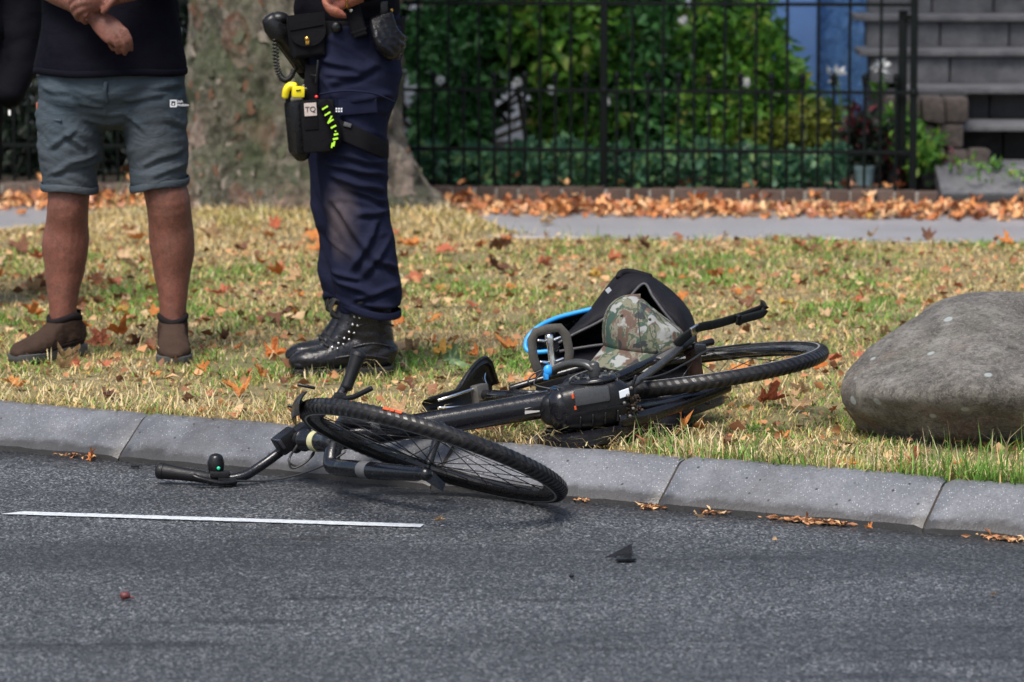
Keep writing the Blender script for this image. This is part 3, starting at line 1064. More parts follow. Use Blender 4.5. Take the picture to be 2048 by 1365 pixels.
for me in m0:
    for pm in PLATES:
        c2 = me.copy()
        c2.materials.append(pm)
        protos.append(c2)
for k in range(210):
    a = random.uniform(-math.pi * 0.98, -0.02)
    z = random.uniform(0.12, 1.15)
    i = min(189, max(0, int((z + 0.05) / 2.6 * 189)))
    kk = int((a % (2 * math.pi)) / (2 * math.pi) * 200) % 200
    p = rows[i][kk]
    s = random.uniform(0.3, 0.75)
    M = Matrix.Translation(p) @ Matrix.Rotation(a + math.pi / 2, 4, 'Z') @ Matrix.Rotation(random.uniform(-.5, .5), 4, 'Y') @ Matrix.Diagonal((s, s, s * random.uniform(.8, 1.6), 1))
    link('bark_plate', random.choice(protos), None, tree, M)
limbs = MB()
for a, l in ((0.3, 2.2), (1.9, 2.0), (3.4, 2.3), (5.0, 1.9)):
    b = TREE + V((0, 0, 2.2))
    e = b + V((math.cos(a) * l * .8, math.sin(a) * l * .6, l))
    limbs.tube(vspline([b, b.lerp(e, .5) + V((0, 0, .2)), e], 6), [0.26 - 0.014 * j for j in range(13)], 16)
build('limb', limbs, BARK, tree, smooth=180)
p_, d_ = [], []
for a in range(9):
    c = TREE + V((math.cos(a * .7) * 1.9, math.sin(a * .7) * 1.5 + .3, 5.2 + .5 * math.sin(a * 2)))
    q, d = blob_points(tuple(c), (1.1, 1.0, .8), 420, .9)
    p_.append(q)
    d_.append(d)
p_, d_ = np.concatenate(p_), np.concatenate(d_)
link('crown', leaf_cloud(p_, d_, .16 * (.7 + .6 * rng.random(len(p_))), .8), LM['fresh'], tree)

# ------------------------------------------------------------------ grass: short mown blades, straw and green
def kq(xy):
    return (xy[:, 0] - KA.x) * KN.x + (xy[:, 1] - KA.y) * KN.y


def zfield(xy):
    return np.array([lawn_z(x, y) for x, y in xy])


t = NT('grass_blades')
at_ = t.n("Attribute", attribute_name="tint")
t.color(at_.outputs['Color'])
t.rough(0.65)
t.b.inputs['Specular IOR Level'].default_value = 0.3
tr = t.n("BsdfTranslucent")
t.l(at_.outputs['Color'], tr.inputs['Color'])
mx = t.n("MixShader")
mx.inputs[0].default_value = 0.3
t.l(t.b.outputs[0], mx.inputs[1])
t.l(tr.outputs[0], mx.inputs[2])
t.l(mx.outputs[0], t.t.nodes["Material Output"].inputs[0])
GRASS = t.m

N = 330000
cand = np.stack([rng.uniform(-2.7, 2.7, N), 9.2 + 7.6 * rng.random(N) ** 1.35], 1)
q = kq(cand)
ok = (q > KW - 0.022) & (cand[:, 1] < np.array([yend(x) for x in cand[:, 0]]) + .03)
half = 0.138 * cand[:, 1] + 0.25
ok &= np.abs(cand[:, 0]) < half
cand = cand[ok]
patch = np.array([mnoise.noise(V((x * 2.1, y * 1.5, 7))) + 0.6 * mnoise.noise(V((x * 7, y * 6, 2))) for x, y in cand])
q = kq(cand)
bare = np.array([mnoise.noise(V((x * 3.3, y * 2.2, 21))) for x, y in cand])
keep = rng.random(len(cand)) < np.clip(0.85 + 0.4 * patch, 0.4, 1) * np.where(bare > .33, .25, 1)
cand, patch, q = cand[keep], patch[keep], q[keep]
n = len(cand)
z = zfield(cand)
dtree = np.hypot(cand[:, 0] - TREE.x, cand[:, 1] - TREE.y)
h = (0.012 + 0.028 * rng.random(n)) * (1 + 0.5 * np.clip(patch, -0.6, 1.2))
edge = np.clip(1 - (q - KW) / 0.10, 0, 1)
# a shaggy fringe on the kerb edge and at the foot of the boulder, long stalks at the trunk
right = np.clip((cand[:, 0] - 0.25) / 0.25, 0, 1) * np.clip(1 - (q - KW) / 0.26, 0, 1)
long_ = rng.random(n)
h *= 1 + 0.8 * edge + right * np.where(long_ > 0.90, 1.8, 0.5)
nt = (np.hypot(cand[:, 0] + .97, (cand[:, 1] - 16.5) * .9) < 0.95) & (long_ > 0.6)
h = np.where(nt, h * rng.uniform(1.1, 2.2, n), h)
yaw = rng.uniform(0, 2 * np.pi, n)
lean = rng.uniform(0.6, 1.55, n)                 # most blades lie nearly flat
lean = np.where(right * long_ > 0.55, rng.uniform(0.1, 0.6, n), lean)
green = np.clip(0.46 + 0.75 * patch + 0.30 * rng.normal(size=n) + 0.30 * right - 0.30 * edge * (cand[:, 0] < 0.3), 0, 1)
mound_ = np.hypot(cand[:, 0] + .97, (cand[:, 1] - 16.3) * .9) < 1.15
green = np.clip(green - .42 * mound_, 0, 1)
straw = np.array([0.62, 0.45, 0.20]) * (0.65 + 0.6 * rng.random((n, 1)))
pale = np.array([0.72, 0.60, 0.38])
gr = np.array([0.14, 0.27, 0.045]) * (0.6 + 0.9 * rng.random((n, 1)))
olive = np.array([0.36, 0.34, 0.10])
col = np.where(green[:, None] > 0.62, gr, np.where(green[:, None] > 0.40, olive * (0.7 + 0.6 * rng.random((n, 1))), straw))
col = np.where(((long_ > 0.85) & (green < 0.62))[:, None], pale, col)
brown = rng.random(n) < 0.10
col[brown] = np.array([0.14, 0.075, 0.035])


def blades(xy, z, h, yaw, lean, width, col, name):
    n = len(xy)
    d = np.stack([np.cos(yaw), np.sin(yaw), np.zeros(n)], 1)
    s = np.stack([-np.sin(yaw), np.cos(yaw), np.zeros(n)], 1) * width[:, None]
    b = np.column_stack([xy, z - 0.004])
    up = np.array([0, 0, 1.0])
    p1 = b + d * (h * np.sin(lean * 0.6) * 0.5)[:, None] + up * (h * np.cos(lean * 0.6) * 0.5)[:, None]
    p2 = p1 + d * (h * np.sin(lean * 1.2) * 0.55)[:, None] + up * (h * np.cos(lean * 1.2) * 0.5)[:, None]
    vs = np.stack([b - s, b + s, p1 - s * 0.75, p1 + s * 0.75, p2], 1).reshape(-1, 3)
    tri = np.array([[0, 1, 3], [0, 3, 2], [2, 3, 4]])
    fs = (np.arange(n)[:, None, None] * 5 + tri[None]).reshape(-1, 3)
    me = np_mesh(vs, fs, name)
    a = me.color_attributes.new("tint", 'FLOAT_COLOR', 'POINT')
    c4 = np.ones((n * 5, 4), np.float32)
    c4[:, :3] = np.repeat(col, 5, 0)
    a.data.foreach_set('color', c4.ravel())
    return me


w = 0.0012 + 0.0016 * rng.random(n) ** 2 + 0.00018 * np.clip(cand[:, 1] - 11, 0, 5)
link('grass', blades(cand, z, h, yaw, lean, w, col, 'grass'), GRASS, kind='stuff', label='short dry straw coloured lawn grass with green patches', cat='grass')

# long loose stalks: tufts under the bicycle, by the boulder, at the tree foot and on the path edge
tx, ty, th, tc, tl = [], [], [], [], []
for px, py, k, hh, gg in ((1300, 905, 34, .10, .6), (1235, 895, 16, .07, .5), (1345, 905, 22, .09, .7), (1190, 890, 10, .07, .2), (1720, 915, 22, .08, .6), (1800, 920, 26, .07, .8), (1880, 925, 26, .08, .9), (1960, 925, 22, .10, .8), (1690, 905, 14, .07, .4), (2020, 925, 18, .13, .6),
                          (1450, 915, 20, .06, .6), (1560, 925, 20, .05, .5), (1060, 870, 14, .06, .5), (960, 855, 12, .05, .4), (610, 815, 14, .05, .1), (480, 805, 16, .05, .1), (540, 800, 16, .06, .1), (380, 795, 14, .05, .1), (700, 840, 10, .05, .1),
                          (420, 435, 22, .20, .25), (500, 440, 26, .22, .3), (390, 440, 16, .22, .2), (560, 435, 24, .16, .3), (460, 438, 18, .24, .15), (250, 425, 10, .18, .2), (640, 440, 18, .14, .3), (205, 440, 8, .16, .3), (830, 400, 14, .16, .3), (860, 398, 10, .14, .4),
                          (1040, 470, 14, .07, .5), (600, 742, 26, .05, .5), (660, 750, 26, .05, .4), (720, 752, 24, .05, .5), (775, 748, 18, .05, .6), (60, 722, 22, .05, .5), (120, 722, 22, .05, .5), (170, 712, 14, .05, .5), (340, 722, 20, .05, .6), (380, 718, 14, .05, .6), (640, 752, 20, .05, .3), (1150, 480, 18, .07, .6), (1280, 488, 18, .07, .6), (1400, 492, 14, .07, .6), (60, 470, 14, .07, .6), (900, 460, 14, .08, .3)):
    c0 = G(px, py, 0.1)
    for i in range(k):
        x, y = c0.x + random.gauss(0, .045), c0.y + random.gauss(0, .05)
        if kerb_q(x, y) < KW:
            continue
        tx.append((x, y))
        th.append(hh * random.uniform(.45, 1.15))
        g = random.random() < gg
        m = random.uniform(.7, 1.25)
        tc.append([v * m for v in ((.13, .24, .05) if g else (.50, .42, .24))])
        tl.append(random.uniform(.15, .95))
tx, th, tc, tl = map(np.array, (tx, th, tc, tl))
link('tall_grass', blades(tx, zfield(tx), th, rng.uniform(0, 6.28, len(tx)), tl, np.full(len(tx), .0022), tc, 'tall_grass'), GRASS, kind='stuff', label='longer loose grass stalks at the kerb edge, the boulder and the tree foot', cat='grass')

# pale straw lying flat on top, thickest along the kerb
ns_ = 2600
sx_ = rng.uniform(-1.9, 1.7, ns_)
sq_ = np.where(rng.random(ns_) < .5, KW - .01 + .35 * rng.random(ns_) ** 1.5, KW + 5.5 * rng.random(ns_))
sxy = np.array([(KA + KT * ((x - KA.x) / KT.x)).xy + V((KN.x, KN.y)) * q for x, q in zip(sx_, sq_)])
ks_ = (sxy[:, 1] < 15.8) & (kq(sxy) > KW - .012)
sxy = sxy[ks_]
ns_ = len(sxy)
scol = np.array([.66, .54, .30]) * rng.uniform(.6, 1.15, (ns_, 1))
link('dry_straw', blades(sxy, zfield(sxy) + .012 + .012 * rng.random(ns_), rng.uniform(.035, .11, ns_), rng.uniform(0, 6.28, ns_), rng.uniform(1.25, 1.62, ns_), np.full(ns_, .0015), scol, 'straw'), GRASS, kind='stuff', label='pale loose straw lying flat on the lawn and along the kerb', cat='straw')

# ------------------------------------------------------------------ fallen leaves
def leaf_mesh(seed, name='fallen_leaf'):
    r = random.Random(seed)
    lobes = [(0, 1.0), (0.95, .86), (-0.95, .86), (1.95, .55), (-1.95, .55)]
    out = []
    n = 30
    for k in range(n):
        a = -math.pi + 2 * math.pi * k / n
        rad = 0.40
        for la, ll in lobes:
            dlt = abs((a - la + math.pi) % (2 * math.pi) - math.pi)
            rad = max(rad, ll * max(0, 1 - dlt * 1.55) ** 0.75 + 0.10)
        rad *= 1 + 0.10 * (1 if k % 2 else -1) + r.uniform(-.08, .08)
        if abs(abs(a) - math.pi) < 0.15:
            rad = 0.16
        out.append((math.cos(a) * rad, math.sin(a) * rad))
    cx, cy, cz, ph = r.uniform(-.6, .8), r.uniform(.2, 1.15), r.uniform(.2, .9), r.uniform(0, 6)

    def lift(x, y):
        return cx * x * x + cy * abs(y) * 0.8 + cz * math.sin(3.2 * x + ph) * 0.16 + 0.10 * math.sin(5 * y + ph) + 0.13 * r.uniform(-1, 1)
    vs = [V((0, 0, 0))]
    for f in (0.5, 1.0):
        vs += [V((x * f, y * f, lift(x * f, y * f))) for x, y in out]
    mz = min(v.z for v in vs)
    vs = [v - V((0, 0, mz)) for v in vs]
    fs = [(0, 1 + k, 1 + (k + 1) % n) for k in range(n)]
    fs += [(1 + k, 1 + n + k, 1 + n + (k + 1) % n, 1 + (k + 1) % n) for k in range(n)]
    # stalk
    b = len(vs)
    vs += [V((-.1, -.018, .02)), V((-.1, .018, .02)), V((-.55, .016, .10)), V((-.55, -.016, .10)), V((-.8, .01, .22))]
    fs += [(b, b + 1, b + 2, b + 3), (b + 3, b + 2, b + 4)]
    me = bpy.data.meshes.new(name)
    me.from_pydata([tuple(v) for v in vs], [], fs)
    smooth_mesh(me)
    return me


def dry_leaf_mat(name, a, b, c):
    t = NT(name)
    oi = t.n("ObjectInfo")
    n = t.noise(2.2, 4)
    cc = t.mix(oi.outputs['Random'], a, b)
    cc = t.mix(t.ramp(n, [(.42, 0.0), (.7, .75)]), cc, c)
    t.color(cc)
    t.rough(0.6)
    t.bump(t.noise(7, 4), .5, .05)
    tr = t.n("BsdfTranslucent")
    t.l(cc, tr.inputs['Color'])
    mx = t.n("MixShader")
    mx.inputs[0].default_value = 0.2
    t.l(t.b.outputs[0], mx.inputs[1])
    t.l(tr.outputs[0], mx.inputs[2])
    t.l(mx.outputs[0], t.t.nodes["Material Output"].inputs[0])
    return t.m


KINDS_ = {
    'orange': (dry_leaf_mat('orange_leaf', (.60, .18, .035), (.66, .28, .07), (.34, .09, .02)), 'orange leaf', 'orange leaves scattered over the lawn'),
    'tan': (dry_leaf_mat('tan_leaf', (.55, .36, .19), (.62, .44, .26), (.36, .20, .09)), 'pale tan leaf', 'tan leaves scattered over the lawn'),
    'brown': (dry_leaf_mat('brown_leaf', (.15, .06, .03), (.24, .10, .05), (.08, .035, .02)), 'dark brown leaf', 'brown leaves scattered over the lawn'),
    'red': (dry_leaf_mat('red_leaf', (.50, .12, .05), (.58, .21, .11), (.28, .06, .03)), 'reddish leaf', 'reddish leaves scattered over the lawn'),
    'yellow': (dry_leaf_mat('yellow_leaf', (.58, .33, .05), (.62, .40, .09), (.40, .20, .04)), 'yellow leaf', 'yellow leaves scattered over the lawn'),
}
LEAF = {}
for k, (m, _, _) in KINDS_.items():
    LEAF[k] = []
    for s in range(7):
        me = leaf_mesh(s * 13 + len(k))
        me.materials.append(m)
        LEAF[k].append(me)


SPOTS = [("the man's sideways shoe", 110, 690), ("the man's forward shoe", 352, 690), ("the officer's boots", 690, 705), ('the tree trunk', 600, 425), ('the saddle', 945, 765), ('the open bag', 1220, 590), ('the bag strap', 1490, 625), ('the rear wheel', 1600, 715),
         ('the boulder', 1850, 660), ('the white paper scrap', 1665, 486), ('the front wheel', 650, 790), ('the end post of the fence', 1812, 400), ('the motor', 1200, 850), ('the middle fence post', 1205, 400), ('the left person in black', 10, 500)]


def whereabouts(x, y, z):
    v = V((x, y, z - EYE))
    f, u = v.y * cp - v.z * sp, v.y * sp + v.z * cp
    px, py = 1024 + FPX * x / f, 682.5 - FPX * u / f
    n, a, b = min(SPOTS, key=lambda s: math.hypot(px - s[1], (py - s[2]) * 1.6))
    dx, dy = px - a, (py - b) * 1.6
    r = math.hypot(dx, dy)
    far = 'just' if r < 70 else 'a little way' if r < 150 else 'well'
    if abs(dx) > abs(dy):
        return f"{far} {'left' if dx < 0 else 'right'} of {n}"
    return f"{far} {'behind' if dy < 0 else 'in front of'} {n}"


def put_leaf(x, y, kind, size, tilt=0.35, label=None, group=None, zz=None, name='fallen_leaf', yaw=None):
    z = zz if zz is not None else lawn_z(x, y) + 0.008
    M = Matrix.Translation((x, y, z)) @ Matrix.Rotation(random.uniform(0, 6.28) if yaw is None else yaw, 4, 'Z') @ Matrix.Rotation(random.gauss(0, tilt), 4, 'X') @ Matrix.Rotation(random.gauss(0, tilt), 4, 'Y') @ Matrix.Scale(size * 0.52, 4)
    k = KINDS_[kind]
    return link(name, random.choice(LEAF[kind]), None, None, M, label=label or f"{'small' if size < .06 else 'middling' if size < .085 else 'large'} {k[1]} {whereabouts(x, y, z)}", cat='leaf', group=group or k[2])


placed = [(590, 632, 'orange', .06), (870, 612, 'tan', .085), (985, 545, 'brown', .12), (945, 615, 'red', .06), (1005, 500, 'brown', .13), (210, 735, 'red', .07), (300, 690, 'red', .07), (62, 585, 'tan', .11), (265, 480, 'tan', .10), (800, 443, 'yellow', .09),
          (830, 492, 'orange', .11), (560, 552, 'orange', .09), (445, 592, 'red', .10), (1400, 582, 'tan', .07), (1690, 556, 'tan', .085), (1530, 808, 'red', .11), (1440, 795, 'tan', .08), (1665, 725, 'red', .09), (1605, 790, 'tan', .07), (1480, 585, 'orange', .06),
          (1655, 640, 'tan', .07), (1730, 605, 'red', .08), (1500, 640, 'tan', .09), (1290, 495, 'brown', .08), (1225, 522, 'red', .08), (1330, 530, 'red', .08), (1650, 545, 'red', .07), (130, 740, 'tan', .09), (400, 742, 'orange', .06), (180, 565, 'orange', .08), (300, 700, 'red', .06),
          (530, 478, 'tan', .08), (480, 500, 'brown', .10), (430, 480, 'tan', .12), (720, 790, 'tan', .05), (820, 755, 'orange', .05), (860, 690, 'orange', .05), (1100, 585, 'orange', .05), (1000, 600, 'tan', .05), (1560, 880, 'orange', .05), (1590, 905, 'tan', .05), (1250, 880, 'orange', .07), (1205, 888, 'brown', .06),
          (1700, 935, 'orange', .05), (1920, 930, 'orange', .045), (905, 700, 'tan', .07), (475, 700, 'orange', .05), (500, 745, 'red', .05), (1600, 570, 'brown', .07), (1530, 560, 'tan', .07), (1960, 620, 'orange', .04), (1745, 480, 'tan', .07), (1580, 742, 'orange', .09), (1640, 742, 'orange', .07), (250, 600, 'tan', .07), (160, 620, 'brown', .06), (270, 640, 'red', .05),
          (1790, 440, 'tan', .07), (1085, 455, 'tan', .09), (1170, 438, 'orange', .05), (1745, 442, 'yellow', .05), (40, 435, 'orange', .07)]
for px, py, k, s in placed:
    c = G(px, py, 0.105)
    onpath = c.y > LY(PATH0, c.x)
    put_leaf(c.x, c.y, k, s, zz=0.118 if onpath else None)
i = 0
while i < 215:
    y = 9.4 + 6.6 * random.random()
    x = random.uniform(-0.135, 0.135) * y
    if kerb_q(x, y) < KW + 0.03 or y > LY(PATH0 + 0.1, x):
        continue
    # thicker towards the tree on the left and behind the bicycle
    dens = 0.35 + 0.65 * (x < -0.2) + 0.3 * math.exp(-((x - .9) ** 2 + (y - 10.6) ** 2) * 1.5) + 0.4 * math.exp(-((x - TREE.x - .3) ** 2 + (y - 15.6) ** 2))
    if random.random() > dens:
        continue
    put_leaf(x, y, random.choices(list(KINDS_), (34, 26, 18, 18, 4))[0], random.choice((.04, .05, .06, .075, .09, .11)) * (.75 if y < 10.4 else 1) * random.uniform(.85, 1.15))
    i += 1
# crumbs of leaf between the blades
n = 5200
xy = np.stack([rng.uniform(-2.3, 2.3, n), rng.uniform(9.3, 16, n)], 1)
xy = xy[(kq(xy) > KW + .01) & (xy[:, 1] < LY(PATH0, xy[:, 0]))]
zc = zfield(xy) + 0.008 + .01 * rng.random(len(xy))
t = NT('leaf_crumbs')
g_ = t.n("NewGeometry")
t.color(t.ramp(g_.outputs['Random Per Island'], [(0, (.10, .045, .02)), (.4, (.30, .12, .05)), (.7, (.46, .22, .09)), (1, (.55, .40, .22))]))
t.rough(.7)
CRUMB = t.m
dirs = rng.normal(size=(len(xy), 3))
dirs[:, 2] *= .25
link('leaf_crumbs', leaf_cloud(np.column_stack([xy, zc]), dirs, .012 + .036 * rng.random(len(xy)) ** 2, .7), CRUMB, kind='stuff', label='small crumbs of dry leaf in the lawn', cat='leaf litter')
# the drift of leaves against the edging, right across the picture
pts, big = [], []
n = 2200
xs = rng.uniform(-3.6, 2.8, n)
f = rng.random(n)
ys_ = LY(PATH1, xs) + (WALL0 + .02 - PATH1) * f ** .8 + 0.05 * rng.normal(size=n) - 0.05
zs = 0.106 + 0.022 * f ** 2 * rng.random(n) + .012 * rng.random(n)
dirs = rng.normal(size=(n, 3))
dirs[:, 2] *= .5
vs_all, fs_all, off = [], [], 0
protos_ = [leaf_mesh(400 + s, 'drift') for s in range(8)]
pv = []
for me in protos_:
    a = np.empty(len(me.vertices) * 3)
    me.vertices.foreach_get('co', a)
    tri = []
    for p in me.polygons:
        ids = list(p.vertices)
        tri += [(ids[0], ids[j], ids[j + 1]) for j in range(1, len(ids) - 1)]
    pv.append((a.reshape(-1, 3), np.array(tri)))
for x, y, z in zip(xs, ys_, zs):
    a, tri = pv[random.randrange(8)]
    R = np.array((Matrix.Rotation(random.uniform(0, 6.28), 3, 'Z') @ Matrix.Rotation(random.gauss(0, .38), 3, 'X') @ Matrix.Rotation(random.gauss(0, .32), 3, 'Y')))
    s = random.uniform(.022, .048)
    vs_all.append((a * s) @ R.T + np.array([x, y, z]))
    fs_all.append(tri + off)
    off += len(a)
# a few caught on top of the edging and in the garden
for k in range(46):
    a, tri = pv[random.randrange(8)]
    x = random.uniform(-2.6, 1.7)
    R = np.array((Matrix.Rotation(random.uniform(0, 6.28), 3, 'Z') @ Matrix.Rotation(random.gauss(0, .5), 3, 'X')))
    vs_all.append((a * random.uniform(.02, .045)) @ R.T + np.array([x, LY(WALL0 + random.uniform(.02, .35), x), WALL_TOP + .008]))
    fs_all.append(tri + off)
    off += len(a)
me = np_mesh(np.concatenate(vs_all), np.concatenate(fs_all), 'drift')
t = NT('drift_leaf')
g_ = t.n("NewGeometry")
cc = t.ramp(g_.outputs['Random Per Island'], [(0, (.16, .06, .03)), (.2, (.40, .13, .04)), (.45, (.54, .22, .07)), (.65, (.60, .30, .12)), (.85, (.64, .42, .22)), (1, (.50, .24, .16))])
t.color(cc)
t.rough(.6)
link('leaf_drift', me, t.m, kind='stuff', label='drift of orange and tan leaves along the edging beside the footpath', cat='leaves')
# the road seen close by: real stones standing proud of the binder
gx_ = np.arange(-1.62, 1.62, .0048)
gy_ = np.arange(6.8, 10.75, .0054)
X, Y = np.meshgrid(gx_, gy_)
X = X + rng.uniform(-.0016, .0016, X.shape)
Y = Y + rng.uniform(-.0016, .0016, Y.shape)
hz_ = rng.normal(size=X.shape)
hz_ = .62 * hz_ + .2 * (np.roll(hz_, 1, 0) + np.roll(hz_, 1, 1)) + .12 * (np.roll(hz_, 2, 1))
Z = np.clip(hz_, -1.6, 2.2) * .00125 - .0028
lq = (X - p0.x) * -dd.y + (Y - p0.y) * dd.x
Z = np.where(np.abs(lq) < .034, np.minimum(Z, -.0008), Z)
qq = (X - KA.x) * KN.x + (Y - KA.y) * KN.y
nx_, ny_ = len(gx_), len(gy_)
idx = np.arange(nx_ * ny_).reshape(ny_, nx_)
qd = np.stack([idx[:-1, :-1], idx[:-1, 1:], idx[1:, 1:], idx[1:, :-1]], -1).reshape(-1, 4)
keepq = (qq.reshape(-1)[qd].max(1) < .016)
qd = qd[keepq]
used = np.unique(qd)
remap = np.full(nx_ * ny_, -1)
remap[used] = np.arange(len(used))
me = np_mesh(np.stack([X.ravel(), Y.ravel(), Z.ravel()], 1)[used], remap[qd], 'asphalt')
smooth_mesh(me)
link('asphalt_surface', me, ASPHALT, kind='structure')
# single leaves and scraps on the road and the kerb foot
c = G(187, 921, 0)
put_leaf(c.x, c.y, 'orange', .055, .5, 'curled orange leaf lying in the wet gutter left of the handlebar grip', None, .006, yaw=.3)['group'] = ''
c = G(874, 1048, 0)
put_leaf(c.x, c.y, 'tan', .034, .4, 'small tan leaf on the road just past the end of the white line', None, .005)['group'] = ''
c = G(1736, 1062, 0)
put_leaf(c.x, c.y, 'orange', .03, .4, 'small orange leaf at the kerb foot below the boulder', None, .005)['group'] = ''
c = G(1548, 1084, 0)
put_leaf(c.x, c.y, 'tan', .018, .4, 'tiny tan leaf scrap on the road right of the black shard', None, .004)['group'] = ''
c = G(1990, 1193, 0)
put_leaf(c.x, c.y, 'tan', .02, .4, 'tiny tan leaf scrap on the road near the lower right corner', None, .004)['group'] = ''
c = G(1400, 1040, 0)
put_leaf(c.x, c.y, 'tan', .04, .2, 'narrow tan leaf at the kerb foot right of the front wheel', None, .005)['group'] = ''
t = NT('green_leaf_big')
n_ = t.noise(3, 4)
t.color(t.ramp(n_, [(.35, (.05, .10, .05)), (.6, (.14, .20, .08)), (.75, (.34, .33, .09))]))
t.rough(.5)
me = leaf_mesh(77)
me.materials.append(t.m)
c = G(882, 742, .105)
link('fallen_leaf', me, None, None, Matrix.Translation(c + V((0, 0, .01))) @ Matrix.Rotation(.7, 4, 'Z') @ Matrix.Rotation(1.0, 4, 'X') @ Matrix.Scale(.06, 4), label='large green and yellow leaf standing up in the grass left of the saddle', cat='leaf')
# leaf mould washed against the kerb foot
pp = []
for px0, px1, k, wq in ((1520, 1680, 200, .013), (1395, 1450, 26, .006), (1890, 2040, 90, .009), (1270, 1330, 40, .007), (1150, 1180, 14, .006), (40, 130, 20, .01)):
    for i in range(k):
        u = (G(px0, 1000).x + (G(px1, 1000).x - G(px0, 1000).x) * min(1, max(0, random.gauss(.5, .22))) - KA.x) / KT.x
        b = KA + KT * u - KN * abs(random.gauss(0.002, wq))
        pp.append((b.x, b.y, .004 + .004 * random.random()))
pp = np.array(pp)
d = rng.normal(size=(len(pp), 3))
d[:, 2] *= .2
d[:, 0] *= 2
link('gutter_litter', leaf_cloud(pp, d, .010 + .018 * rng.random(len(pp)), .35), CRUMB, kind='stuff', label='brown leaf mould washed against the foot of the kerb', cat='leaf litter')

m = MB()
c = G(1245, 1117, 0.0)
m.slab([c + V(p) for p in ((-.040, -.004, .002), (-.015, -.004, .002), (.024, .006, .003), (.021, .012, .030), (.004, .008, .022), (-.016, 0, .012))], V((0, .003, .001)))
m.slab([c + V(p) for p in ((-.018, -.05, .003), (.030, -.04, .003), (.025, .004, .008), (-.010, -.004, .007))], V((0, 0, .003)))
build('plastic_shard', m, BLACK_PLASTIC, None, 30, label='black broken plastic shard lying on the road below the front wheel', cat='shard')
c = G(1143, 1156, 0)
build('plastic_crumb', MB().ball(c + V((0, 0, .004)), (.006, .005, .005), 7, 5), BLACK_PLASTIC, None, 20, label='tiny black crumb on the road, below and left of the larger shard', cat='shard')
c = G(270, 936, 0)
build('plastic_crumb', MB().box(c + V((0, 0, .004)), (.011, .006, .003), bev=.001), BLACK_PLASTIC, None, 20, label='small flat black chip on the road left of the handlebar grip', cat='shard')
c = G(250, 1200, 0)
m = MB().ball(c + V((0, 0, .009)), (.012, .010, .009), 9, 6)
m.v = [tuple(V(p) + V((0, 0, .003)) * mnoise.noise(V(p) * 300)) for p in m.v]
m.tube([c + V((.008, 0, .006)), c + V((.02, -.002, .004))], .0022, 5)
build('berry', m, plain('dark_red_berry', (.10, .02, .02), .5, .4, 90), None, 60, label='dark red berry lying on the road near the lower left', cat='berry')
c = G(1665, 486, .1)
m = MB()
m.grid([[c + V((-.03 + .06 * i / 6, .02 * k, .012 + .012 * abs(mnoise.noise(V((i * .7, k, 0)))))) for k in range(4)] for i in range(7)])
build('paper_scrap', m, WHITE, None, 180, label='white scrap of paper at the far edge of the lawn by the footpath', cat='litter')

# ------------------------------------------------------------------ boulder
t = NT('boulder_stone')
n = t.noise(4, 6, .65)
f = t.noise(52, 6, .85)
c = t.ramp(t.noise(7, 7, .75, dist=.6), [(.34, (.07, .064, .055)), (.5, (.175, .16, .14)), (.66, (.30, .285, .255))])
c = t.mix(t.ramp(f, [(.46, 0.0), (.60, .7)]), c, (.034, .03, .026))
c = t.mix(t.ramp(t.noise(3.1, 4, .6), [(.52, 0.0), (.66, .7)]), c, (.19, .085, .055))
c = t.mix(t.ramp(t.noise(2.3, 5, .7, stretch=(1, 1, 1.5)), [(.54, 0.0), (.72, .45)]), c, (.07, .08, .045))
lv = t.voro(15, 'Distance')
lc = t.voro(15, 'Color')
sl = t.n("SeparateColor")
t.l(lc, sl.inputs[0])
ml = t.n("Math", operation='MULTIPLY')
t.l(t.ramp(lv, [(.14, 1.0), (.2, 0.0)]), ml.inputs[0])
t.l(t.ramp(sl.outputs[0], [(.72, 0.0), (.75, .9)]), ml.inputs[1])
c = t.mix(ml.outputs[0], c, (.40, .46, .45))
t.color(c)
t.rough(t.ramp(n, [(.3, .5), (.7, .75)]))
c = t.mix(t.ramp(t.noise(120, 4, .85), [(.52, 0.0), (.66, .7)]), c, (.34, .32, .29))
t.color(c)
t.bump(f, 1.0, .014)
t.bump(t.noise(18, 5), .4, .012)
bc = V((1.405, 10.14, .262))
planes = [((.05, -.38, .92), .108), ((-.34, -.26, .90), .185), ((0, .12, 1), .190), ((-.62, .22, .66), .415), ((-.80, .58, .0), .45), ((-.96, -.2, -.12), .60), ((-.72, -.68, -.10), .56), ((.0, -.98, -.12), .305), ((-.40, -.90, -.12), .40), ((0, -.60, -.80), .215), ((-.45, -.5, -.74), .32), ((-.85, -.1, -.5), .52), ((.5, -.85, -.2), .36), ((1, 0, .1), .50), ((.7, .1, .7), .34), ((0, .9, .4), .36), ((-.5, .8, .3), .37), ((.6, .75, .3), .40), ((0, 0, -1), .2)]
bm = bmesh.new()
bmesh.ops.create_icosphere(bm, subdivisions=6, radius=1)
for v in bm.verts:
    d = v.co.normalized()
    sm = 0
    for nrm, hh in planes:
        a = d.dot(V(nrm).normalized()) / hh
        if a > 0:
            sm += a ** 13
    r = sm ** (-1 / 13) * 1.075
    p = d * r
    p += d * (.020 * mnoise.noise(p * 3.5) + .010 * mnoise.noise(p * 9) + .004 * mnoise.noise(p * 22) + .0025 * mnoise.noise(p * 40) + (.012 * mnoise.noise(V((p.x * 6, p.y * 6, p.z * 26))) if p.z < -.06 else 0))
    v.co = bc + p
me = bpy.data.meshes.new('boulder')
bm.to_mesh(me)
bm.free()
smooth_mesh(me)
link('boulder', me, t.m, label='large brown grey boulder with pale lichen spots on the grass at the right', cat='boulder')

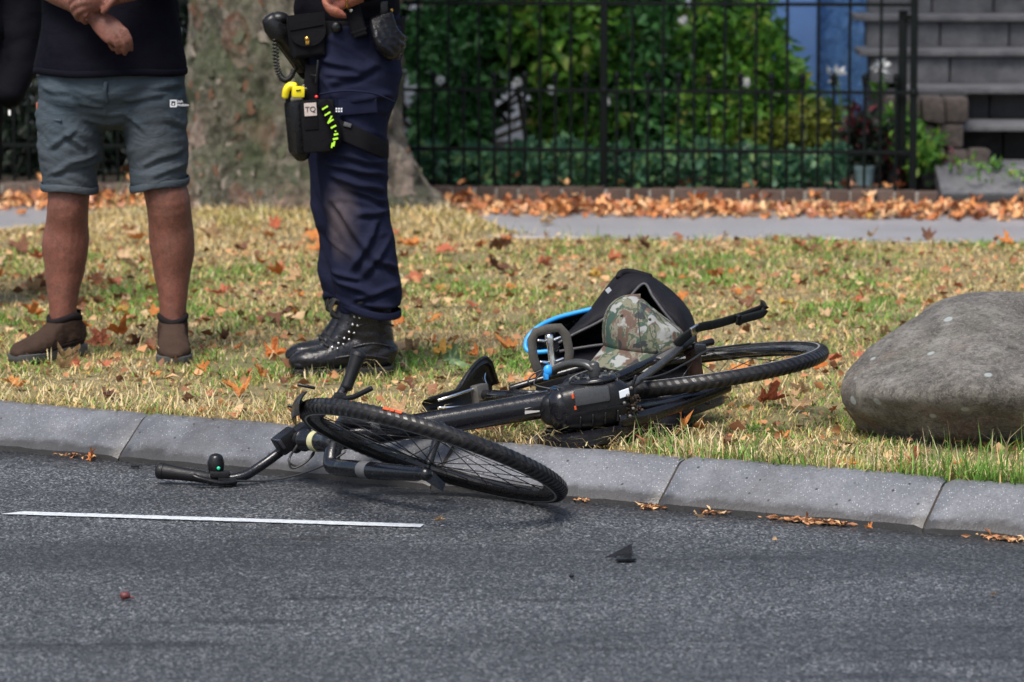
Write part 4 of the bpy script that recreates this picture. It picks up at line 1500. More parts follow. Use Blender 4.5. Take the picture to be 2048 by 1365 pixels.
# ------------------------------------------------------------------ the bicycle, lying on its drive side
BB = P(1172, 803, 10.0)
bf = V((-.707, -.707, -.085)).normalized()           # towards the front of the bicycle
bu = V((-.707, .707, -.115))
bu = (bu - bf * bu.dot(bf)).normalized()             # towards its saddle
bl = bu.cross(bf).normalized()                       # its left side, now facing up
bike = empty('bicycle', (BB.x, BB.y, .1), label='black electric city bicycle lying on its side across the kerb', cat='bicycle')


def B(x, y, z):                                      # forward, left, up in the bicycle's own frame
    return BB + bf * x + bl * y + bu * z


TY = RUBBER


def make_wheel(c, e1, e2, nrm, R, hub_r, hub_w, hub_mat, label=None, tread_sign=1):
    """wheel in the plane e1/e2 round c: rim as the part, tyre, tread, hub and every spoke below it"""
    tr = 0.0195
    Rc = R - tr
    seg = 96

    def ring(prof, m):
        rows = []
        for k in range(seg):
            a = 2 * math.pi * k / seg
            d = e1 * math.cos(a) + e2 * math.sin(a)
            rows.append([c + d * r + nrm * w for r, w in prof])
        rows.append(rows[0])
        mbx = MB()
        n = len(prof)
        vs = [p for r in rows[:-1] for p in r]
        fs = [(i * n + k, i * n + (k + 1) % n, ((i + 1) % seg) * n + (k + 1) % n, ((i + 1) % seg) * n + k) for i in range(seg) for k in range(n)]
        return mbx.add(vs, fs)
    rim = [(Rc - .012, -.012), (Rc - .012, .012), (Rc - .020, .0125), (Rc - .036, .008), (Rc - .040, .003), (Rc - .040, -.003), (Rc - .036, -.008), (Rc - .020, -.0125)]
    w = build('wheel', ring(rim, None), RIM_BLACK, bike, 35, label=label)
    ty = [(Rc + tr * math.cos(2 * math.pi * k / 16) * (1 if abs(k - 8) > 3 else .75), tr * math.sin(2 * math.pi * k / 16)) for k in range(16)]
    tyre = build('tyre', ring(ty, None), RUBBER, w, 180)
    st = [(Rc - .004 + .0028 * math.cos(a), s_ * (tr - .0003) + .0007 * math.sin(a)) for s_ in (1,) for a in [2 * math.pi * j / 6 for j in range(6)]]
    build('reflex_stripe', ring(st, None), plain('grey_stripe', (.20, .20, .20), .45, .3, 60), w, 180)
    st = [(Rc - .004 + .0028 * math.cos(a), -(tr - .0003) + .0007 * math.sin(a)) for a in [2 * math.pi * j / 6 for j in range(6)]]
    build('reflex_stripe', ring(st, None), plain('grey_stripe', (.20, .20, .20), .45, .3, 60), w, 180)
    # slanting tread ribs
    m = MB()
    n = 104
    for k in range(n):
        for sgn in (-1, 1):
            a0 = 2 * math.pi * (k + (.5 if sgn > 0 else 0)) / n
            vs = []
            for j in range(6):
                ph = sgn * (0.10 + j * 0.235)
                a = a0 + tread_sign * j * .0085
                for da in (-.0145, .0145):
                    aa = a + da
                    d = e1 * math.cos(aa) + e2 * math.sin(aa)
                    rr = tr + .0010
                    vs.append(c + d * (Rc + rr * math.cos(ph)) + nrm * (rr * math.sin(ph)))
            m.add(vs, [(2 * j, 2 * j + 1, 2 * j + 3, 2 * j + 2) for j in range(5)])
    build('tread', m, TREAD, w, 0)['kind'] = 'stuff'
    hb = MB().tube([c - nrm * hub_w, c - nrm * hub_w * .96, c - nrm * hub_w * .8, c - nrm * hub_w * .75, c, c + nrm * hub_w * .75, c + nrm * hub_w * .8, c + nrm * hub_w * .96, c + nrm * hub_w], [hub_r * .8, hub_r * 1.5, hub_r * 1.5, hub_r, hub_r * .92, hub_r, hub_r * 1.5, hub_r * 1.5, hub_r * .8], 18, dome=False)
    hb.tube([c - nrm * (hub_w + .018), c + nrm * (hub_w + .018)], .006, 10)
    build('hub', hb, hub_mat, w, 35)
    ns = 32
    sm = None
    for k in range(ns):
        s_ = 1 if k % 2 else -1
        a = 2 * math.pi * k / ns
        cross = (0.95 if (k // 2) % 2 else -0.95)
        p1 = c + (e1 * math.cos(a) + e2 * math.sin(a)) * (Rc - .036)
        p0 = c + (e1 * math.cos(a + cross) + e2 * math.sin(a + cross)) * hub_r * 1.4 + nrm * (s_ * hub_w * .88)
        d = p1 - p0
        if sm is None:
            sm = MB().tube([V((0, 0, 0)), V((0, 0, 1))], .00125, 5, dome=False).mesh('spoke')
            sm.materials.append(SPOKE)
            smooth_mesh(sm)
        Mx = Matrix.Translation(p0) @ d.to_track_quat('Z', 'Y').to_matrix().to_4x4() @ Matrix.Diagonal((1, 1, d.length, 1))
        link('spoke', sm, None, w, Mx)
    return w


SPOKE = plain('spoke_black', (.03, .03, .032), .3, .2, 60, 0, metal=.6)
# ---- rear wheel
RH = B(-.485, 0, .07)
rw = make_wheel(RH, bf, bu, bl, .352, .021, .055, RUST)
# ---- front wheel: steered a little to its left, so its leading edge stands up
FH = P(866, 903, 9.5)
fe1 = V((-.95, 0, .31)).normalized()
fe2 = V((0, -.954, .30))
fe2 = (fe2 - fe1 * fe2.dot(fe1)).normalized()
fn = fe1.cross(fe2).normalized()
if fn.z < 0:
    fn = -fn
fw = make_wheel(FH, fe1, fe2, fn, .338, .011, .036, BLACK_PAINT, tread_sign=-1)
for a, l in ((1.98, .010), (1.93, .007), (1.885, .010)):        # small orange tyre mark near the top left
    d = fe1 * math.cos(a - .75) + fe2 * math.sin(a - .75)
    tg = (fe2 * math.cos(a - .75) - fe1 * math.sin(a - .75))
    cc = FH + d * (.338 - .0195 + .0205 * .78) + fn * (.0205 * .74)
    nn_ = (d * .78 + fn * .63).normalized()
    build('tyre_mark', MB().box(cc, (l * .8, .004, .0012), (tg, nn_.cross(tg), nn_)), ORANGE, fw, 0)
# ---- fork, steerer, head
axis = (fe1 * .217 - fe2 * .346).normalized()          # from the hub up to the crown
CR = FH + axis * .405
crown = MB()
crown.tube(vspline([CR + fn * .062 - axis * .03, CR + fn * .055 + axis * .012, CR + axis * .025, CR - fn * .055 + axis * .012, CR - fn * .062 - axis * .03], 5), .021, 14)
frk = build('fork', crown, BLACK_PAINT, bike, 180)
for s_ in (-1, 1):
    o = fn * (.062 * s_)
    leg = MB().tube([CR + o - axis * .02, CR + o - axis * .06, CR + o - axis * .07, CR + o - axis * .20, FH + o * .95 + axis * .04, FH + o * .9], [.0205, .021, .0215, .0215, .0185, .014], 16)
    leg.ball(FH + o * .93, .017, 12, 8)
    build('fork_leg', leg, BLACK_PAINT, frk, 60)
    build('leg_decal', MB().tube([CR + o - axis * .13, CR + o - axis * .17], .0218, 16, cap=False), plain('grey_decal', (.10, .10, .105), .5, .3, 60), frk, 180)
ST = CR + axis * .20
HT = CR + axis * .04
build('head_tube', MB().tube([CR + axis * .03, CR + axis * .05, CR + axis * .06, CR + axis * .16, CR + axis * .165], [.030, .030, .0255, .0255, .029], 20), BLACK_PAINT, bike, 50)
build('head_ring', MB().tube([CR + axis * .095, CR + axis * .118], .0268, 24, dome=False), YELLOW_RING, bike, 35)
build('spacer', MB().tube([CR + axis * .166, CR + axis * .176, CR + axis * .177, CR + axis * .188, CR + axis * .189, ST], [.024, .024, .021, .024, .021, .023], 18), BLACK_PLASTIC, bike, 40)
# ---- handlebar
clampc = P(585, 884, 10.03)
b1, b2, b3 = P(522, 932, 9.99), P(478, 955, 9.965), P(418, 957, 9.965)
g1 = P(330, 942, 9.99)
r1, r2, r3, r4 = P(632, 836, 10.10), P(672, 800, 10.14), P(690, 775, 10.15), P(716, 712, 10.17)
bar = build('handlebar', MB().tube(vspline([g1, b3, b2, b1, clampc, r1, r2, r3, r4], 6), .0125, 14), BLACK_PAINT, bike, 180)


def grip(a, b):
    d = (b - a)
    pts = [a + d * k for k in (0, .04, .05, .3, .6, .85, .93, .94, 1)]
    build('grip', MB().tube(pts, [.0165, .0165, .0155, .0155, .0170, .0195, .0200, .0215, .0215], 18), GRIP_RUBBER, bike, 40)


grip(P(424, 957, 9.96), P(320, 942, 9.985))
grip(P(693, 775, 10.15), P(717, 710, 10.17))
stem = build('stem', MB().tube([ST - axis * .02, ST, clampc], [.023, .022, .020], 16).tube([clampc - V((.016, 0, -.012)), clampc + V((.016, 0, -.012))], .021, 16), BLACK_PLASTIC, bike, 60)
# display / lamp block on the stem
dx = (clampc - b1).normalized()
dz = (V((0, 0, 1)) - dx * dx.z).normalized()
dy = dz.cross(dx)
hl = build('headlight', MB().box(P(573, 882, 9.99), (.030, .022, .024), (dx, dy, dz), bev=.007).box(P(600, 868, 10.01), (.026, .020, .020), (dx, dy, dz), bev=.007), BLACK_PLASTIC, bike, 40)
build('lens', MB().box(P(560, 888, 9.965), (.004, .015, .014), (dx, dy, dz), bev=.002), plain('dark_lens', (.03, .03, .035), .1, .1, 40, 0), hl, 40)
# control pod with a green button on the left bar
cpod = P(432, 930, 9.955)
pod = build('control_pod', MB().tube([cpod + V((0, 0, -.03)), cpod + V((0, 0, -.012)), cpod + V((0, 0, .006)), cpod + V((0, 0, .018))], [.013, .020, .022, .018], 16).box(cpod + V((.01, -.004, -.022)), (.024, .018, .008), bev=.003).ball(cpod + V((.03, -.012, -.022)), .006, 8, 6), BLACK_PLASTIC, bike, 40)
build('button', MB().ball(cpod + V((.008, -.0215, -.006)), (.0048, .003, .0048), 10, 7), GREEN_LED, pod, 180)
# brake levers
lv1 = build('brake_lever', MB().box(P(455, 962, 9.95), (.024, .012, .010), (V((1, 0, -.05)).normalized(), V((0, 1, 0)), V((.05, 0, 1)).normalized()), bev=.004).tube(vspline([P(470, 964, 9.94), P(440, 966, 9.92), P(400, 957, 9.915), P(388, 952, 9.92)], 4), [(.006, .009)] * 13, 10), BLACK_PLASTIC, bike, 50)
lv2 = build('brake_lever', MB().tube(vspline([P(678, 798, 10.12), P(705, 795, 10.09), P(727, 785, 10.07), P(743, 777, 10.06)], 4), [(.007, .005)] * 13, 10).box(P(680, 797, 10.12), (.016, .014, .014), bev=.004), BLACK_PLASTIC, bike, 50)
CABLE = plain('cable_black', (.012, .012, .012), .4, .2, 60, 0)
for pts in ([P(470, 962, 9.94), P(530, 962, 9.88), P(590, 952, 9.85), P(650, 930, 9.82), P(690, 905, 9.82)],
            [P(610, 868, 9.98), P(585, 905, 9.93), P(578, 925, 9.92), P(600, 932, 9.92), P(625, 912, 9.93), P(628, 902, 9.95)],
            [P(605, 880, 9.97), P(580, 915, 9.91), P(584, 937, 9.90), P(612, 925, 9.91), P(627, 905, 9.93), P(650, 870, 9.98)]):
    build('cable', MB().tube(vspline(pts, 8), .0026, 7), CABLE, bike, 180)
# ---- frame tubes
mot_l = P(1098, 808, 9.99)
head_at = CR + axis * .08
fr = MB()
fr.tube([mot_l + (mot_l - head_at) * .10, mot_l, mot_l.lerp(head_at, .5), head_at.lerp(mot_l, .1), head_at], [(.034, .036), (.034, .036), (.031, .033), (.028, .028), (.026, .026)], 20, ref=(0, 0, 1), power=2.6)
frame = build('frame', fr, BLACK_PAINT, bike, 180)
seat_cl = B(-.13, 0, .40)
tt = MB().tube([B(-.02, 0, .02), seat_cl], .018, 16)
build('seat_tube', tt, BLACK_PAINT, frame, 60)
build('top_tube', MB().tube(vspline([B(-.06, 0, .16), B(.08, 0, .22), mot_l.lerp(head_at, .55) + bu * .12, head_at + axis * .06], 6), [(.021, .024)] * 19, 16, ref=(0, 0, 1)), BLACK_PAINT, frame, 180)
for s_ in (1, -1):
    build('chain_stay', MB().tube(vspline([B(-.05, .035 * s_, -.005), B(-.16, .045 * s_, .0), B(-.35, .060 * s_, .045), RH + bl * (.064 * s_)], 6), [.0135] * 9 + [.011] * 10, 12), BLACK_PAINT, frame, 180)
    build('seat_stay', MB().tube(vspline([RH + bl * (.064 * s_), B(-.32, .056 * s_, .22), seat_cl + bl * (.02 * s_)], 6), .0095, 10), BLACK_PAINT, frame, 180)
build('sticker', MB().box(mot_l.lerp(head_at, .075) + V((0, -.0345, -.004)), (.019, .0012, .0075), ((mot_l - head_at).normalized(), V((0, 1, 0)), V((0, 0, 1)))), LABEL_GREY, frame, 0)
for k in range(3):
    build('warning_mark', MB().box(P(1060 + 14 * k, 789, 10.0) + V((0, .02, .004)), (.0028, .006, .0012), (V((1, .5, 0)).normalized(), V((-.5, 1, 0)).normalized(), V((0, 0, 1)))), LABEL_GREY, frame, 0)
# ---- motor
mx_ = (mot_l - head_at).normalized()                  # runs along the down tube, away from the head
mz_ = (V((0, 0, 1)) - mx_ * mx_.z).normalized()
my_ = mz_.cross(mx_)
MC = P(1180, 806, 9.99)
m = MB()
prof = [(-.110, .038, .040), (-.092, .044, .046), (-.080, .052, .062), (-.05, .057, .068), (.0, .060, .072), (.05, .058, .070), (.078, .050, .062), (.100, .032, .042)]
prof = spline(prof, 3)
m.tube([MC + mx_ * p[0] for p in prof], [(p[1], p[2]) for p in prof], 32, ref=tuple(mz_), power=4.2)
motor = build('motor_housing', m, BLACK_PLASTIC, bike, 180)
m = MB().tube([MC + mz_ * .050 + mx_ * .02, MC + mz_ * .061 + mx_ * .02, MC + mz_ * .066 + mx_ * .02], [.058, .057, .050], 30, dome=False)
build('motor_cover', m, BLACK_PAINT, motor, 50)
for k in range(9):
    a = 2 * math.pi * k / 9
    e_ = MC + mz_ * .064 + mx_ * (.02 + .046 * math.cos(a)) + my_ * (.046 * math.sin(a))
    build('cover_bolt', MB().tube([e_, e_ + mz_ * .005], .0042, 8), DULL_METAL, motor, 30)
ring_ = [MC + mz_ * .058 + mx_ * (.02 + .062 * math.cos(a)) + my_ * (.062 * math.sin(a)) for a in [2 * math.pi * k / 40 for k in range(41)]]
build('cover_rim', MB().tube(ring_, .0042, 7, cap=False), BLACK_PLASTIC, motor, 180)
for k in range(4):
    u_ = -.045 + .032 * k
    build('motor_rib', MB().tube([MC + mx_ * u_ - my_ * .071 + mz_ * -.045, MC + mx_ * (u_ + .004) - my_ * .0735 + mz_ * -.02], .0032, 7), BLACK_PAINT, motor, 180)
build('motor_flange', MB().tube([MC - mx_ * .084, MC - mx_ * .076], [(.055, .065)] * 2, 28, ref=tuple(mz_), power=3.4), BLACK_PAINT, motor, 40)
build('silver_plate', MB().box(MC + mx_ * .052 + mz_ * .056 - my_ * .03, (.020, .014, .006), ((mx_ - mz_ * .2).normalized(), my_, mz_), bev=.002), DULL_METAL, motor, 30)
m = MB().box(MC - my_ * .070 + mz_ * .028 - mx_ * .005, (.045, .008, .020), (mx_, my_, mz_), bev=.006)
build('motor_panel', m, plain('grey_panel', (.05, .052, .058), .3, .3, 40, .1), motor, 40)
build('motor_seam', MB().box(MC - my_ * .0755 - mz_ * .008, (.085, .002, .0018), (mx_, my_, mz_)), BLACK_PAINT, motor, 0)
for dx_, dz_, s_ in ((-.052, .034, .006), (-.05, .004, .005), (-.072, .012, .004)):
    build('orange_mark', MB().box(MC + mx_ * dx_ - my_ * (.066 if dx_ > -.06 else .056) + mz_ * dz_, (s_ * .55, .004, s_), (mx_, my_, mz_), bev=.001), ORANGE, motor, 0)
build('sticker', MB().box(MC + mx_ * .078 - my_ * .066 + mz_ * .020, (.013, .004, .009), ((mx_ + V((0, 0, .18))).normalized(), my_, mz_), bev=.001), plain('white_sticker', (.62, .66, .72), .4, .1, 50, 0), motor, 0)
for k in range(5):
    a = MC + mx_ * (.085 + .012 * math.sin(k * 2.1)) - my_ * (.058 + .004 * k % 3) + mz_ * (-.03 + .018 * k - .01)
    build('bolt', MB().tube([a, a - my_ * .008], .0045, 8), DULL_METAL, motor, 30)
MUD = plain('caked_mud', (.045, .03, .02), .95, .5, 90, .8, 160, bdist=.006)
m = MB()
for k in range(90):
    a = MC + mx_ * random.uniform(.075, .12) - my_ * random.uniform(.045, .062) + mz_ * random.uniform(-.045, .01)
    m.ball(a, random.uniform(.0015, .0045), 6, 4)
build('mud', m, MUD, motor, 180)['kind'] = 'stuff'
# ---- cranks, pedals
cr_top = MC + mz_ * .082 + mx_ * .022
ped = P(1106, 741, 10.06)
m = MB().tube(vspline([cr_top, cr_top + V((-.02, .01, .012)), P(1145, 727, 10.03), P(1120, 734, 10.05), ped], 5), [(.011, .017)] * 10 + [(.011, .016)] * 11, 12, ref=(0, 0, 1))
m.tube([cr_top - mz_ * .02, cr_top + mz_ * .012], .015, 14)
m.ball(ped, .014, 10, 7)
build('crank', m, plain('worn_crank', (.035, .036, .036), .35, .5, 70, .2), bike, 60)
pax = (P(1098, 672, 10.06) - ped).normalized()
psx = (V((1, .25, 0)) - pax * pax.x).normalized()
pc = ped + pax * .055


def pl(a, b):
    return pc + psx * a + pax * b


DUSTY = plain('dusty_pedal', (.055, .05, .042), .75, .4, 90, .4, 200)
m = MB()
loop = [pl(-.040, -.048), pl(-.047, -.015), pl(-.046, .03), pl(-.034, .047), pl(0, .052), pl(.030, .050), pl(.044, .030), pl(.048, -.015), pl(.040, -.050)]
m.tube(loop, [(.0065, .012)] * 9, 10, ref=tuple(psx.cross(pax)))
pedal = build('pedal', m, DUSTY, bike, 40)
m = MB().tube([pl(0, -.055), pl(0, -.05), pl(0, -.02), pl(0, .01), pl(0, .03), pl(0, .034)], [.012, .012, .0085, .0085, .011, .010], 14)
build('pedal_axle', m, CHROME, pedal, 50)
for sx in (-1, 1):
    for b in (-.033, .022):
        build('pin', MB().tube([pl(.012 * sx, b), pl(.030 * sx, b + .004)], .0035, 8), STEEL, pedal, 40)
build('blue_wrap', MB().ball(ped + V((-.013, -.012, .0)), (.012, .010, .016), 10, 7).box(ped + V((-.018, -.016, -.014)), (.007, .004, .008), bev=.002), BLUE, pedal, 30)
# the other crank and pedal, underneath
cb = MC - mz_ * .09 + mx_ * .012
pb = P(1095, 862, 10.0)
build('crank', MB().tube([cb, cb.lerp(pb, .5), pb], [(.009, .013)] * 3, 10, ref=(0, 0, 1)), BLACK_PAINT, bike, 60)
build('pedal', MB().box(pb + V((-.01, .02, -.03)), (.045, .04, .014), bev=.01).box(pb + V((.0, -.02, -.025)), (.038, .02, .012), bev=.006), DUSTY, bike, 40)
# ---- chain guard and rear fittings underneath
m = MB()
out = []
ga, gb = V((.03, 0)), V((-.50, .07))
for k in range(22):
    a = math.pi * (k / 21) - math.pi / 2
    out.append(ga + V((math.cos(a) * .115, math.sin(a) * .115)))
for k in range(14):
    a = math.pi / 2 + math.pi * k / 13
    out.append(gb + V((math.cos(a) * .055, math.sin(a) * .055)))
rows = []
for ins, y in ((.012, -.066), (0, -.072), (0, -.098), (.012, -.104), (.03, -.106)):
    r = []
    for i, p in enumerate(out):
        ctr = ga if i < 22 else gb
        q = p + (ctr - p).normalized() * ins
        r.append(B(q.x, y, q.y))
    rows.append(r)
m.grid(rows, close=True)
n_ = len(out)
m.f.append(tuple(range(n_)))
m.f.append(tuple(range(4 * n_, 5 * n_)))
cg = build('chain_guard', m, BLACK_PAINT, bike, 40)
m = MB()
m.grid([[B(p.x + (ga if i < 22 else gb).x * 0, -.084 + d, p.y) + (B(p.x, 0, p.y) - B((ga if i < 22 else gb).x, 0, (ga if i < 22 else gb).y)).normalized() * .002 for i, p in enumerate(out)] for d in (-.003, .003)], close=True)
build('guard_ridge', m, BLACK_PLASTIC, cg, 60)
# long dark mudguard stay / guard end under the rear wheel
build('guard_arm', MB().tube(vspline([P(1240, 842, 9.94), P(1310, 828, 10.0), P(1390, 800, 10.1), P(1458, 772, 10.2)], 5), [(.017, .008)] * 16, 12, ref=(0, 0, 1)), BLACK_PAINT, bike, 180)
m = MB().tube([P(1406, 775, 10.2), P(1412, 790, 10.18), P(1416, 808, 10.17)], [.011, .010, .007], 10)
build('drop_out', m, BLACK_PLASTIC, bike, 60)
# ---- kickstand
k0, k1 = P(1262, 772, 9.98), P(1374, 684, 10.32)
m = MB().tube(vspline([k0 - V((.02, 0, .01)), k0, k0.lerp(k1, .5) + V((0, 0, -.004)), k1], 5), [.0105] * 6 + [.0095] * 10, 14)
kick = build('kickstand', m, plain('worn_black_stand', (.03, .03, .032), .35, .5, 60, .2), bike, 180)
build('pivot', MB().box(k0 + V((-.01, 0, -.014)), (.018, .02, .02), bev=.005).tube([P(1262, 780, 9.95), P(1272, 752, 9.95)], .004, 8), BLACK_PLASTIC, kick, 40)
build('foot', MB().tube([k1.lerp(k0, .12), k1, k1 + (k1 - k0).normalized() * .03], [.0125, .0135, .012], 12), GRIP_RUBBER, kick, 60)
build('bracket', MB().tube([P(1310, 722, 10.15), P(1314, 738, 10.15)], .007, 8), BLACK_PLASTIC, kick, 40)
# brake cable run to the rear hub
build('cable', MB().tube(vspline([P(1280, 760, 10.0), P(1330, 748, 10.05), P(1380, 722, 10.15), P(1420, 700, 10.3), P(1500, 688, 10.4)], 6), .0026, 7), CABLE, bike, 180)
build('cable', MB().tube(vspline([P(1062, 775, 10.02), P(1056, 762, 10.02), P(1068, 748, 10.03), P(1086, 742, 10.03), P(1068, 768, 10.0), P(1100, 778, 9.98)], 6), .0022, 7), CABLE, bike, 180)
build('dynamo', MB().tube([P(1388, 692, 10.34), P(1424, 684, 10.36)], [.007, .010], 12).box(P(1400, 700, 10.3), (.016, .015, .014), bev=.004), BLACK_PLASTIC, bike, 50)
build('torque_arm', MB().tube([RH + bl * .072, B(-.40, .075, .03), B(-.30, .06, .02)], [(.004, .011)] * 3, 8), DULL_METAL, bike, 50)
# ---- saddle: its underside faces the camera
m = MB()
rows = []
n = 16
for i in range(n + 1):
    k = i / n                                         # nose to tail
    x = .0 - .275 * k
    hw = .018 + .012 * k if k < .4 else .0228 + .067 * math.sin(min(1, (k - .4) / .45) * math.pi / 2)
    if k > .85:
        hw *= math.sqrt(max(.02, 1 - ((k - .85) / .152) ** 2))
    r = []
    for j in range(15):
        a = math.pi * j / 14
        y = math.cos(a) * hw
        z = .60 + .045 * (k - .5) * k + .030 * math.sin(a) ** .5 - .022
        r.append(B(x, y, z))
    rows.append(r)
m.grid(rows)
rows2 = [[p - bu * .008 + (rows[i][7] - p) * .16 for p in rows[i]] for i in range(n + 1)]
m.grid(rows2[::1])
for i in range(n):
    for j in (0, 14):
        m.add([rows[i][j], rows[i + 1][j], rows2[i + 1][j], rows2[i][j]], [(0, 1, 2, 3)])
m.add(rows[-1] + rows2[-1], [(j, j + 1, 16 + j, 15 + j) for j in range(14)])
saddle = build('saddle', m, plain('saddle_vinyl', (.014, .014, .015), .35, .3, 30, .2, 200), bike, 60)
m = MB()
edge = [rows[i][0] for i in range(n + 1)] + [rows[-1][j] for j in range(2, 14, 2)] + [rows[i][14] for i in range(n, -1, -1)]
m.tube(edge, .0055, 8)
build('saddle_edge', m, BLACK_PLASTIC, saddle, 180)
for s_ in (1, -1):
    m = MB().tube(vspline([B(-.03, .010 * s_, .575), B(-.07, .016 * s_, .552), B(-.15, .022 * s_, .548), B(-.185, .022 * s_, .552), B(-.205, .036 * s_, .575), B(-.225, .048 * s_, .59)], 5), .0042, 8)
    build('saddle_rail', m, CHROME, saddle, 180)
build('seat_post', MB().tube([seat_cl, B(-.16, 0, .54)], .0145, 14), BLACK_PAINT, bike, 60)
build('saddle_clamp', MB().box(B(-.155, 0, .545), (.022, .030, .014), (bf, bl, bu), bev=.005), DULL_METAL, bike, 40)
# ---- mudguard pieces of the front wheel
def arc_guard(a0, a1, hw, rr, n=14):
    m = MB()
    for off in (0, .003):
        m.grid([[FH + (fe1 * math.cos(a) + fe2 * math.sin(a)) * (rr + off - .010 * (t_ / 3) ** 2) + fn * (hw * t_ / 3) for t_ in range(-3, 4)] for a in [a0 + (a1 - a0) * k / n for k in range(n + 1)]])
    return m


guard = build('mudguard', arc_guard(-.28, .30, .030, .352), BLACK_PLASTIC, bike, 180)
for px, py in ((596, 770), (576, 812)):
    a = P(px, py, 9.52)
    build('guard_clip', MB().tube([a, a + V((.022, 0, -.004)), a + V((.04, .0, -.008))], [(.004, .003)] * 3, 8), BLACK_PLASTIC, guard, 60)
m = MB().slab([P(850, 962, 9.68), P(885, 984, 9.68), P(891, 968, 9.70), P(868, 945, 9.70)], V((0, .012, -.002)))
build('broken_guard_end', m, BLACK_PLASTIC, bike, 20)

# ------------------------------------------------------------------ the open bag behind the bicycle
t = NT('bag_nylon')
n = t.noise(12, 5)
t.color(t.ramp(n, [(.3, (.0055, .0055, .0075)), (.7, (.012, .0115, .015))]))
t.rough(.62)
t.bump(t.noise(420, 2), .35, .002)
t.bump(t.noise(14, 4, .6, dist=.8), .5, .012)
t.b.inputs['Specular IOR Level'].default_value = .12
NYLON = t.m
LINING = plain('bag_lining', (.007, .008, .011), .3, .4, 30, .9, 26, bdist=.02, rvar=.15, spec=.35)
PIPING = plain('grey_piping', (.040, .039, .043), .6, .3, 60, .2)
BY = 10.80
bag = empty('bag', (P(1240, 735, BY).x, BY, .1), label='open black bag with bright blue trim standing behind the fallen bicycle', cat='bag')
rim = vspline([P(1118, 686, BY - .08), P(1150, 668, BY - .07), P(1205, 640, BY - .05), P(1252, 602, BY - .03), P(1287, 568, BY), P(1306, 594, BY - .02), P(1328, 624, BY - .04), P(1352, 654, BY - .05), P(1370, 690, BY - .05)], 6)
sil = vspline([P(1128, 672, BY + .0), P(1162, 635, BY + .02), P(1196, 598, BY + .05), P(1236, 547, BY + .08), P(1284, 548, BY + .09), P(1322, 566, BY + .09), P(1356, 592, BY + .07), P(1387, 636, BY + .03), P(1396, 690, BY + .0)], 6)
N_ = len(rim)
rows = [[p + V((0, .012, -.004)) for p in rim], [p for p in rim]]
for k in (.2, .4, .6, .8, 1.0):
    rows.append([a.lerp(b, k) + V((0, -.02, .006)) * math.sin(math.pi * k) + V((0, 1, -.5)) * (.016 * mnoise.noise((a.lerp(b, k)) * 14)) for a, b in zip(rim, sil)])
for k in (.3, .65, 1.0):
    rows.append([V((p.x + (.02 - .04 * i / N_) * k, p.y + .20 * k, p.z * (1 - k * .75) + .1 * k * .75)) for i, p in enumerate(sil)])
build('shell', MB().grid(rows), NYLON, bag, 180)
build('rim_piping', MB().tube(rim, .0042, 8), PIPING, bag, 180)
build('top_fold', MB().tube(vspline([P(1238, 556, BY + .05), P(1243, 548, BY + .06), P(1262, 546, BY + .07), P(1300, 556, BY + .07)], 4), [(.012, .010)] * 13, 10), NYLON, bag, 180)
# dark inside
rows = [[p + V((0, .014, -.005)) for p in rim]]
for k in (.3, .6, 1.0):
    rows.append([V((p.x, p.y + .17 * k, p.z - .05 * k + .012 * mnoise.noise(p * 20))) for p in rim])
rows.append([V((p.x, p.y + .17, .12)) for p in rim])
build('lining', MB().grid(rows), LINING, bag, 180)
# lower body resting on the grass
m = MB()
rows = []
x0_, x1_ = P(1072, 720, BY).x, P(1394, 700, BY).x
for i in range(17):
    k = i / 16
    x = x0_ + (x1_ - x0_) * k
    bul = .03 * math.sin(math.pi * k)
    zt = P(1100, 706, BY).z + .02 * k
    rows.append([V((x, BY + .16, zt + .02)), V((x, BY - .02, zt - .005 + .004 * mnoise.noise(V((x * 30, 0, 0))))), V((x, BY - .07 - bul, zt - .03)), V((x, BY - .09 - bul, .17)), V((x, BY - .06, .10)), V((x, BY + .16, .10))])
m.grid(rows, close=True)
m.f += [tuple(range(6)), tuple(range(16 * 6, 17 * 6))]
build('lower_body', m, NYLON, bag, 60)
build('seam', MB().tube(vspline([P(1120, 703, BY - .115), P(1180, 693, BY - .12), P(1240, 686, BY - .12)], 4), .004, 8), PIPING, bag, 180)
# lid flap folded back, edged in blue
trim = vspline([P(1182, 619, BY + .03), P(1148, 627, BY + .02), P(1112, 637, BY + .0), P(1080, 652, BY - .03), P(1058, 672, BY - .05), P(1051, 690, BY - .06), P(1056, 702, BY - .07), P(1072, 705, BY - .08), P(1098, 703, BY - .08)], 6)
inner = vspline([P(1184, 622, BY + .05), P(1168, 640, BY + .04), P(1150, 656, BY + .03), P(1140, 668, BY + .01), P(1132, 680, BY - .01), P(1126, 688, BY - .03), P(1122, 694, BY - .04), P(1118, 699, BY - .06), P(1112, 704, BY - .07)], 6)
rows = []
for k in np.linspace(0, 1, 9):
    rows.append([a.lerp(b, k) + V((0, .055 * math.sin(math.pi * k), -.012 * math.sin(math.pi * k))) + V((0, 1, .4)) * (.007 * mnoise.noise(a.lerp(b, k) * 34)) for a, b in zip(trim, inner)])
rows += [[p + V((0, .012, -.004)) for p in r] for r in rows[::-1]]
build('lid', MB().grid(rows), LINING, bag, 180)
build('blue_trim', MB().tube(trim, .0062, 10), BLUE, bag, 180)
build('logo_tag', MB().box(P(1217, 581, BY + .018), (.007, .003, .006), ((V((1, 0, .8))).normalized(), V((0, 1, 0)), V((-.8, 0, 1)).normalized())), plain('pale_tag', (.40, .42, .45), .5, .2, 60), bag, 0)
